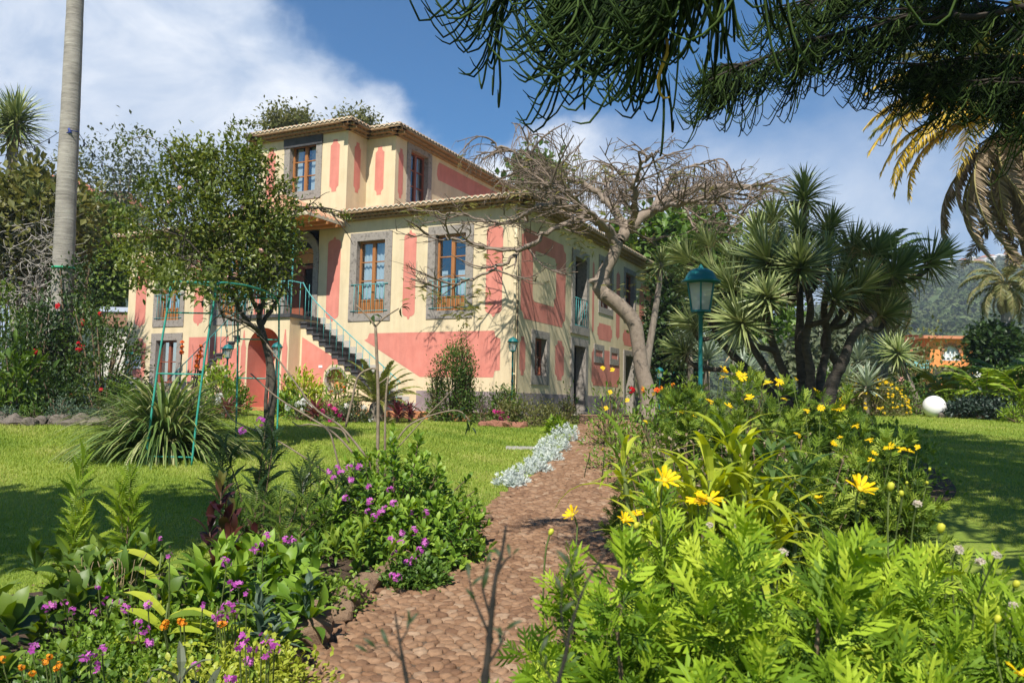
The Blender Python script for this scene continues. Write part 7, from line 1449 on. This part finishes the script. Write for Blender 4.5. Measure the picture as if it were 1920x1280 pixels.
    ab.add([(x0, 0, -2), (x0, 9, -2), (x0, 9, zt), (x0, 0, zt)], [(0, 1, 2, 3)]); ab.add([(x1, 0, -2), (x1, 9, -2), (x1, 9, zt), (x1, 0, zt)], [(0, 1, 2, 3)])
    ab.box((X(1744)-.1, -.15, Zp(688)), (X(1826), 0, Zp(684))); ab.build('wall', om, h)
    w = MB().add([(a, .25, z) for a, z in [(cx-ww, zs)]+arc+[(cx+ww, zs)]], [tuple(range(na+2))]); wo = w.build('window', rough_mat('pale_window', (.48, .55, .58), (.68, .74, .76), 6, .15, 0), h)
    f = MB()
    for k in range(-2, 3): f.box((cx+k*ww*.48-.06, .12, zs), (cx+k*ww*.48+.06, .2, zh+ww*.5*(1-abs(k)*.3)))
    f.box((cx-ww, .13, (zs+zh)/2-.05), (cx+ww, .19, (zs+zh)/2+.05)); f.build('frame', rough_mat('white_frame', (.6, .62, .6), (.7, .7, .68), 3, .6, 0), wo)
    q = MB()
    for k in range(0, na, 2): a, z = arc[k]; q.box((a-.13, -.06, z-.1), (a+.13, .0, z+.14))
    q.build('arch_stone', rough_mat('brown_quoin', (.25, .12, .06), (.33, .17, .09), 4, .9, .3), h)
    rf = MB(); e = .7; zr = zt; rf.add([(x0-e*1.2, -e, zr), (x1+e*1.1, -e, zr), (x1+e, 9.5, zr), (x0-e, 9.5, zr), (x0+3, 4, zr+.42), (x1-3, 4, zr+.42), (x0-e*1.2, -e, zr-.22), (x1+e*1.1, -e, zr-.22), (x1+e, 9.5, zr-.22), (x0-e, 9.5, zr-.22)], [(0, 1, 5, 4), (1, 2, 5), (2, 3, 4, 5), (3, 0, 4), (0, 6, 7, 1), (6, 9, 8, 7), (0, 3, 9, 6), (1, 7, 8, 2)]); rf.build('roof', orf, h)
    lw = MB(); lw.box((X(1688), 1.5, -2), (x0-.05, 8, Zp(660))); lw.build('wing_wall', rough_mat('salmon_render', (.50, .2, .12), (.58, .26, .16), 1, .9, .1), h)
    MB().box((X(1703), 1.42, Zp(682)), (X(1731), 1.5, Zp(665))).build('window', dkm, h)
    MB().add([(X(1684), .6, Zp(657)), (x0-.1, .6, Zp(657)), (x0-.1, 5, Zp(645)), (X(1690), 5, Zp(645)), (X(1684), .6, Zp(660)), (x0-.1, .6, Zp(660))], [(0, 1, 2, 3), (4, 5, 1, 0), (0, 3, 4)]).build('wing_roof', orf, h)
    bl = MB().box((X(1690), .1, Zp(692)), (X(1743), .2, Zp(678))); bl.build('balcony_glass', rough_mat('teal_glass', (.13, .33, .33), (.2, .42, .42), 3, .15, 0), h)
    MB().box((X(1690), .05, Zp(677.5)), (X(1743), .25, Zp(676))).build('balcony_rail', rough_mat('teal_paint', (.06, .27, .27), (.1, .36, .36), 8, .5, .1), h)
    MB().box((X(1748), -.02, Zp(705)), (X(1822), 0.05, Zp(688.5))).build('garage_opening', dkm, h)
    bq2 = on_ground(1838, 75); h2 = thing('white_house', bq2, 'small white house with an orange roof right of the orange one', 'house'); X2 = lambda px: P(px, 670, 75)[0]-bq2[0]; Z2 = lambda py: P(1838, py, 75)[2]-bq2[2]
    MB().box((X2(1826), 0, -2), (X2(1850), 8, Z2(655))).build('wall', rough_mat('white_wall', (.66, .65, .62), (.76, .75, .72), 2, .8, .2), h2); MB().box((X2(1834), -.1, Z2(672)), (X2(1842), 0, Z2(665))).build('window', dkm, h2); MB().add([(X2(1824), -.6, Z2(655)), (X2(1852), -.6, Z2(655)), (X2(1852), 5, Z2(643)), (X2(1824), 5, Z2(643)), (X2(1824), -.6, Z2(656.5)), (X2(1852), -.6, Z2(656.5))], [(0, 1, 2, 3), (4, 5, 1, 0)]).build('roof', orf, h2); MB().box((X2(1838), 1, Z2(655)), (X2(1842), 2, Z2(640))).build('chimney', rough_mat('white_wall', (.66, .65, .62), (.76, .75, .72), 2, .8, .2), h2)
    bq3 = on_ground(1690, 52); X3 = lambda px: P(px, 700, 52)[0]-bq3[0]; Z3 = lambda py: P(1690, py, 52)[2]-bq3[2]; h3 = thing('pink_pavilion', bq3, 'low pink pavilion with a hipped tile roof in front of the orange house', 'building')
    MB().box((X3(1645), 0, -1), (X3(1716), 6, Z3(698))).build('wall', rough_mat('pink_render', (.62, .3, .27), (.7, .37, .33), 1, .9, .1), h3); MB().box((X3(1643), -.1, Z3(698)), (X3(1718), 6, Z3(693))).build('cornice', rough_mat('cream_plaster', (.6, .52, .31), (.68, .6, .38), 1), h3); MB().add([(X3(1641), -.4, Z3(693)), (X3(1720), -.4, Z3(693)), (X3(1690), 3, Z3(681)), (X3(1672), 3, Z3(681)), (X3(1720), 6.4, Z3(693)), (X3(1641), 6.4, Z3(693))], [(0, 1, 2, 3), (1, 4, 2), (3, 2, 4, 5), (0, 3, 5)]).build('roof', orf, h3)
    # a tree out of the picture to the left, whose shade lies on the left lawn
    tree('broadleaf_tree', (-6.4, 2.3, float(G(-6.4, 2.3))), 'leafy garden tree standing outside the left edge of the picture', 7.6, .22, (0, 0, 7.2), (3.0, 1.1, 1.3), mat='mid', ln=.24, clumps=170, per=40, spread=.3, seed=14)
background()
# ================================================================== BY THE VILLA WALL, LAMPS, ORNAMENTAL GRASS
def lamp_post(px, py_top, Y, label, s=1., hexed=True):
    """green garden lamp: post, collar, tapered glass lantern, domed hat with a knob"""
    top = P(px, py_top, Y); b = np.array([top[0], Y, float(G(top[0], Y))]); H = top[2]-b[2]; t = thing('lamp_post', b, label, 'street lamp', 'green garden lamps')
    g = rough_mat('lamp_green', (.008, .11, .115), (.014, .15, .15), 6, .4, .1, 50, bdist=.003); hz = H-.40*s
    MB().lathe([(.05, -.05), (.05, .12), (.032, .16), (.026, .3), (.026, hz*.55), (.034, hz*.56), (.034, hz*.58), (.026, hz*.6), (.026, hz-.05), (.04, hz-.04), (.05, hz), (0, hz)], 14).build('post', g, t)
    n = 6; r0, r1, z0, z1 = .085*s, .125*s, hz+.0, hz+.245*s; fr = MB(); a = np.arange(n)*2*pi/n+.3
    for k in range(n): fr.tube([(r0*cos(a[k]), r0*sin(a[k]), z0), (r1*cos(a[k]), r1*sin(a[k]), z1)], .009*s, 5)
    for rr, z in ((r0, z0), (r1, z1)): fr.lathe([(rr-.012, z-.012), (rr+.012, z-.012), (rr+.012, z+.012), (rr-.012, z+.012), (rr-.012, z-.012)], n, phase=.3, flat=True)
    fr.lathe([(0, z0-.006), (r0+.01, z0-.006), (r0+.01, z0+.006), (0, z0+.006)], n, phase=.3, flat=True); fr.build('lantern_frame', g, t)
    MB().lathe([(r0-.004, z0), (r1-.004, z1)], n, phase=.3, flat=True).build('glass', MATS.get('frosted') or frosted(), t)
    MB().lathe([(0, z0+.01), (.022*s, z0+.01), (.022*s, z0+.07*s), (.03*s, z0+.09*s), (.034*s, z0+.13*s), (.02*s, z0+.165*s), (0, z0+.17*s)], 12).build('bulb', rough_mat('bulb_white', (.4, .4, .38), (.5, .5, .48), 3, .4, 0), t)
    zz = z1+.012; MB().lathe([(0, zz), (.165*s, zz-.01*s), (.168*s, zz+.004*s), (.135*s, zz+.026*s), (.125*s, zz+.055*s), (.10*s, zz+.09*s), (.06*s, zz+.112*s), (.022*s, zz+.118*s), (.02*s, zz+.13*s), (.012*s, zz+.143*s), (0, zz+.155*s)], 24).build('hat', g, t); return t
def frosted():
    m, nt, b, out = new_mat('frosted'); b.inputs['Base Color'].default_value = (.62, .66, .64, 1); b.inputs['Roughness'].default_value = .35; t = nnode(nt, 'ShaderNodeBsdfTransparent'); mx = nnode(nt, 'ShaderNodeMixShader', Fac=.45); tl = nnode(nt, 'ShaderNodeBsdfTranslucent'); tl.inputs[0].default_value = (.7, .74, .72, 1); m2 = nnode(nt, 'ShaderNodeMixShader', Fac=.35)
    nt.links.new(b.outputs[0], m2.inputs[1]); nt.links.new(tl.outputs[0], m2.inputs[2]); nt.links.new(m2.outputs[0], mx.inputs[1]); nt.links.new(t.outputs[0], mx.inputs[2]); nt.links.new(mx.outputs[0], out.inputs[0]); MATS['frosted'] = m; return m
def villa_front():
    r = rng_of(91); g = on_ground
    lamp_post(1314, 497, 9.5, 'green lamp post in front of the big yucca, nearest and largest of the lamps', 1.39); lamp_post(962, 631, 22.6, 'green lamp post at the right corner of the villa'); lamp_post(428, 644, 24.6, 'green lamp post left of the arched niche under the stairs', 1.08); lamp_post(520, 641, 23.6, 'green lamp post right of the arched niche under the stairs', 1.05); lamp_post(243, 655, 26, 'green lamp post half hidden by the red flowered shrub', 1.05); lamp_post(1237, 688, 30, 'lamp whose teal hat just shows between the tree trunk and the bench')
    # hanging lantern under the canopy
    c = P(528, 424, 26.2); t = thing('hanging_lantern', c, 'teal lantern hanging under the canopy by the arched door', 'lantern'); tm = rough_mat('teal_metal', (.03, .24, .19), (.05, .32, .25), 8, .45, .1); MB().tube([(0, 0, 0), (0, 0, .62)], .008, 5).build('chain', tm, t); MB().lathe([(.0, .02), (.08, 0), (.19, -.06), (.2, -.08), (.17, -.085)], 14).build('hat', tm, t); MB().lathe([(.15, -.09), (.1, -.34)], 8, flat=True).build('glass', MATS.get('frosted') or frosted(), t); MB().lathe([(.115, -.33), (.115, -.36), (.02, -.37), (0, -.39)], 8).build('base', tm, t)
    # teal bench
    b = g(1285, 33); t = thing('garden_bench', b, 'teal slatted bench back showing right of the villa', 'bench'); X = lambda px: P(px, 680, 33)[0]-b[0]; z = P(1285, 677, 33)[2]-b[2]; x0, x1 = X(1248), X(1326)
    bk = MB(); 
    for k in range(3): bk.box((x0, .02, z-.34+.13*k), (x1, .06, z-.25+.13*k))
    bk.build('backrest', tm, t); st = MB()
    for k in range(3): st.box((x0, -.45+.15*k, z-.5), (x1, -.33+.15*k, z-.46))
    st.build('seat', tm, t)
    for x in (x0+.1, x1-.1): MB().box((x-.03, .061, 0), (x+.03, .11, z+.02)).build('leg', tm, t); MB().box((x-.03, -.45, 0), (x+.03, -.40, z-.5)).build('leg', tm, t)
    # ornamental grass with poker flowers behind the arch
    b = g(305, 14.0); t = thing('ornamental_grass', b, 'big arching clump of strap leaved grass behind the teal ladder on the lawn', 'plant'); mb = MB(); n = 950; a = r.random(n)*2*pi; rad = .32*np.sqrt(r.random(n)); el = np.radians(8+72*r.random(n)**.8); x = np.stack([np.sin(el)*np.cos(a), np.sin(el)*np.sin(a), np.cos(el)], -1); u = np.stack([-np.cos(el)*np.cos(a), -np.cos(el)*np.sin(a), np.sin(el)], -1)
    mb.inst(blade_t(.032, 1.0, 7, .3, .006), np.stack([rad*np.cos(a), rad*np.sin(a), 0*a], -1), x, u, (1.3+.85*r.random(n))*np.where(el < .6, 1.05, .95), 0, np.clip(r.random(n)**1.3, 0, 1)); mb.build('foliage', leaf_mat('grass_leaf', [(.08, .14, .035), (.15, .22, .055), (.25, .30, .10), (.42, .40, .20)], .5, .25), t)
    sk = MB()
    for px, py, px0 in ((370, 668, 345), (342, 642, 330), (377, 650, 352)): c = P(px, py, 14)-b; s0 = P(px0, 800, 14)-b; sk.tube(bez(s0*[1, 1, .4], s0*[1, 1, 1], c-[0, 0, .3], c, 10), .012, 5); [flower(t, 'redorange', c+[.0, 0, -.09*k], [0, -.3, .8 if k == 0 else .4], r, 0.6+.1*k) for k in range(3)]
    sk.build('flower_stalk', rough_mat('dark_stalk', (.05, .04, .03), (.1, .07, .05), 9, .8, .1), t)
    # ---- planting at the foot of the villa
    FP = FPX
    def B(px, Y, rx, h, lab, **k): return bush(k.pop('name', 'shrub'), g(px, Y), rx*Y/FP, k.pop('ry', rx*Y/FP*.6), h*Y/FP, lab, **k)
    B(850, 22.9, 47, 152, 'tall columnar green shrub standing before the pink wall band', name='column_shrub', mat='mid', ln=.075, clumps=330, per=20, spread=.1, seed=101, inner=.55, lump=.25, ry=.6); B(868, 22.8, 22, 176, 'slim reddish tipped leader rising out of the columnar shrub', name='column_shrub', mat='olive', ln=.075, clumps=90, per=14, spread=.08, seed=102, ry=.3); B(818, 22.7, 16, 118, 'thin side shoot left of the columnar shrub', name='column_shrub', mat='olive', ln=.075, clumps=40, per=14, spread=.07, seed=103, ry=.25)
    B(948, 22.2, 34, 72, 'rounded bright green shrub at the villa corner lamp', mat='midd', ln=.11, clumps=110, per=16, spread=.09, seed=104, leaf=LEAF_LONG); B(905, 22.0, 18, 50, 'small bright green shrub left of the corner lamp shrub', mat='midd', ln=.1, clumps=40, per=14, spread=.08, seed=119, leaf=LEAF_LONG)
    B(995, 21.6, 72, 46, 'low spreading yellow green shrub beside the path end', mat='olive', ln=.07, clumps=190, per=16, spread=.09, seed=105); B(1060, 22.6, 28, 40, 'small mixed shrub right at the villa side door step', mat='olive', ln=.07, clumps=60, per=14, spread=.08, seed=106); B(1068, 24.5, 12, 62, 'single upright green sprig against the villa side wall', mat='mid', ln=.12, clumps=14, per=9, spread=.07, seed=107, leaf=LEAF_LONG, ry=.15); B(1045, 19.6, 16, 16, 'tuft of bright grass like leaves by the last silver clump', name='grass_tuft', mat='lime', ln=.2, clumps=26, per=10, spread=.06, seed=108, leaf=LEAF_LONG)
    B(932, 21.5, 18, 22, 'magenta flowered plant at the edge of the red stones', name='flowering_plant', mat='mid', ln=.05, clumps=40, per=12, spread=.06, seed=109, flowers=[('magenta', 10, 1.2, None)])
    B(405, 23.4, 42, 82, 'bright leafy bush under the left flight of stairs', mat='lime', ln=.17, clumps=130, per=10, spread=.11, seed=110, leaf=LEAF_LONG); B(440, 22.8, 22, 70, 'bamboo like plant round the left lamp post', mat='rosel', ln=.2, clumps=44, per=9, spread=.1, seed=111, leaf=LEAF_LONG); B(565, 23.0, 42, 82, 'bright long leaved bush between the arch and the round opening', mat='straplime', ln=.2, clumps=120, per=9, spread=.11, seed=112, leaf=LEAF_LONG); B(535, 22.8, 18, 66, 'reedy plant at the foot of the right lamp post', mat='rosel', ln=.22, clumps=34, per=8, spread=.09, seed=113, leaf=LEAF_LONG)
    B(400, 22.0, 30, 40, 'plant with pinkish white flowers left of the niche', name='flowering_plant', mat='rosel', ln=.08, clumps=60, per=12, spread=.08, seed=114, flowers=[('white', 7, 1.3, None)]); B(562, 21.8, 26, 38, 'white flowered plant right of the niche', name='flowering_plant', mat='mid', ln=.07, clumps=70, per=12, spread=.07, seed=115, flowers=[('white', 10, 1.3, None)]); B(622, 21.4, 22, 26, 'magenta flowered plant in front of the cycad', name='flowering_plant', mat='mid', ln=.06, clumps=50, per=12, spread=.06, seed=116, flowers=[('magenta', 9, 1.3, None)]); B(640, 22.4, 40, 60, 'green leafy plant with orange spikes under the round opening', name='flowering_plant', mat='rosel', ln=.13, clumps=90, per=10, spread=.1, seed=117, leaf=LEAF_LONG, flowers=[('redorange', 6, .8, None)]); B(660, 21.5, 34, 34, 'pale blue green plant left of the cycad foot', name='flowering_plant', mat='grey', ln=.08, clumps=70, per=12, spread=.08, seed=118, flowers=[('white', 3, 1.0, None)])
    br = rosette_mesh('bromeliad', 34, .42, .055, leaf_mat('bromeliad_leaf', [(.10, .018, .025), (.17, .03, .04), (.24, .06, .06), (.1, .06, .03)], .4, .2), 88, 19, .5)
    for k, (px, Y, s, lab) in enumerate(((425, 21.8, 1.2, 'maroon bromeliad at the foot of the left lamp'), (590, 21.5, 1.3, 'maroon bromeliad right of the white flowered plant'), (612, 22.0, 1.1, 'small maroon bromeliad behind the magenta flowers'), (745, 21.5, 1.3, 'maroon bromeliad under the right hand cycad fronds'), (768, 21.8, 1.1, 'last maroon bromeliad at the foot of the stairs'))):
        b = g(px, Y); t = thing('bromeliad', b, lab, 'plant', 'maroon bromeliads before the villa'); put_mesh(br, t, (0, 0, .22), [0, -.2, 1], r, s); MB().tube([(0, 0, -.05), (0, 0, .22)], .05, 6).build('stem', TWIG(), t)
    # cycad, its fronds yellow green by their own leaf colour
    b = g(705, 22.0); t = thing('cycad', b, 'cycad with a fountain of stiff yellow green fronds at the foot of the stairs', 'cycad'); cy = frond_mesh('cycad_frond', 1.45, 44, .16, .022, .45, seed=20, hang=.1, col=leaf_mat('cycad_leaf', [(.07, .12, .02), (.13, .17, .03), (.22, .24, .05), (.30, .28, .08)], .4, .25)); MB().lathe([(.2, -.1), (.22, .2), (.18, .45), (.08, .55), (0, .56)], 12).build('trunk', BARK(), t)
    for k in range(46): put_frond(cy, t, (0, 0, .5), k*2.4, 1.25-1.35*(k/46)+.08*r.normal(), .75+.3*r.random(), .2*r.normal())
    # red stones at the corner
    rr = rough_mat('red_rock', (.20, .08, .05), (.36, .17, .11), 6, .95, .7); rk = [rock_mesh(40+k) for k in range(3)]
    for me in rk: me.materials.append(rr)
    for k in range(9): b = g(908+9*k, 21.2-.03*k); o = bpy.data.objects.new('border_stone', rk[k % 3]); COL.objects.link(o); s = .13+.05*r.random(); o.location = tuple(b+[0, 0, s*.3]); o.scale = (s*1.3, s, s*.8); o.rotation_euler = (0, 0, r.random()*6); tag(o, 'reddish stone in the short row before the villa corner', 'stone', 'red stones at the villa corner')
    o = MB().box((-.42, -.28, -.03), (.42, .28, .014)).build('stepping_stone', rough_mat('grey_slab', (.3, .28, .25), (.42, .4, .36), 5, .9, .3), None, ground_hit(988, 840)+[0, 0, .012]); tag(o, 'flat grey slab let into the lawn beside the silver clumps', 'slab')
villa_front()
# ================================================================== THE AIR
def haze():
    m = bpy.data.materials.new('haze'); m.use_nodes = True; nt = m.node_tree; nt.nodes.clear(); out = nt.nodes.new('ShaderNodeOutputMaterial'); v = nt.nodes.new('ShaderNodeVolumePrincipled')
    v.inputs['Color'].default_value = (.80, .88, 1.0, 1); v.inputs['Density'].default_value = .0005; v.inputs['Anisotropy'].default_value = .2; nt.links.new(v.outputs[0], out.inputs['Volume'])
    o = MB().box((-700, -80, -400), (2300, 1010, 215)).build('haze', m); tag(o, kind='stuff')
haze()
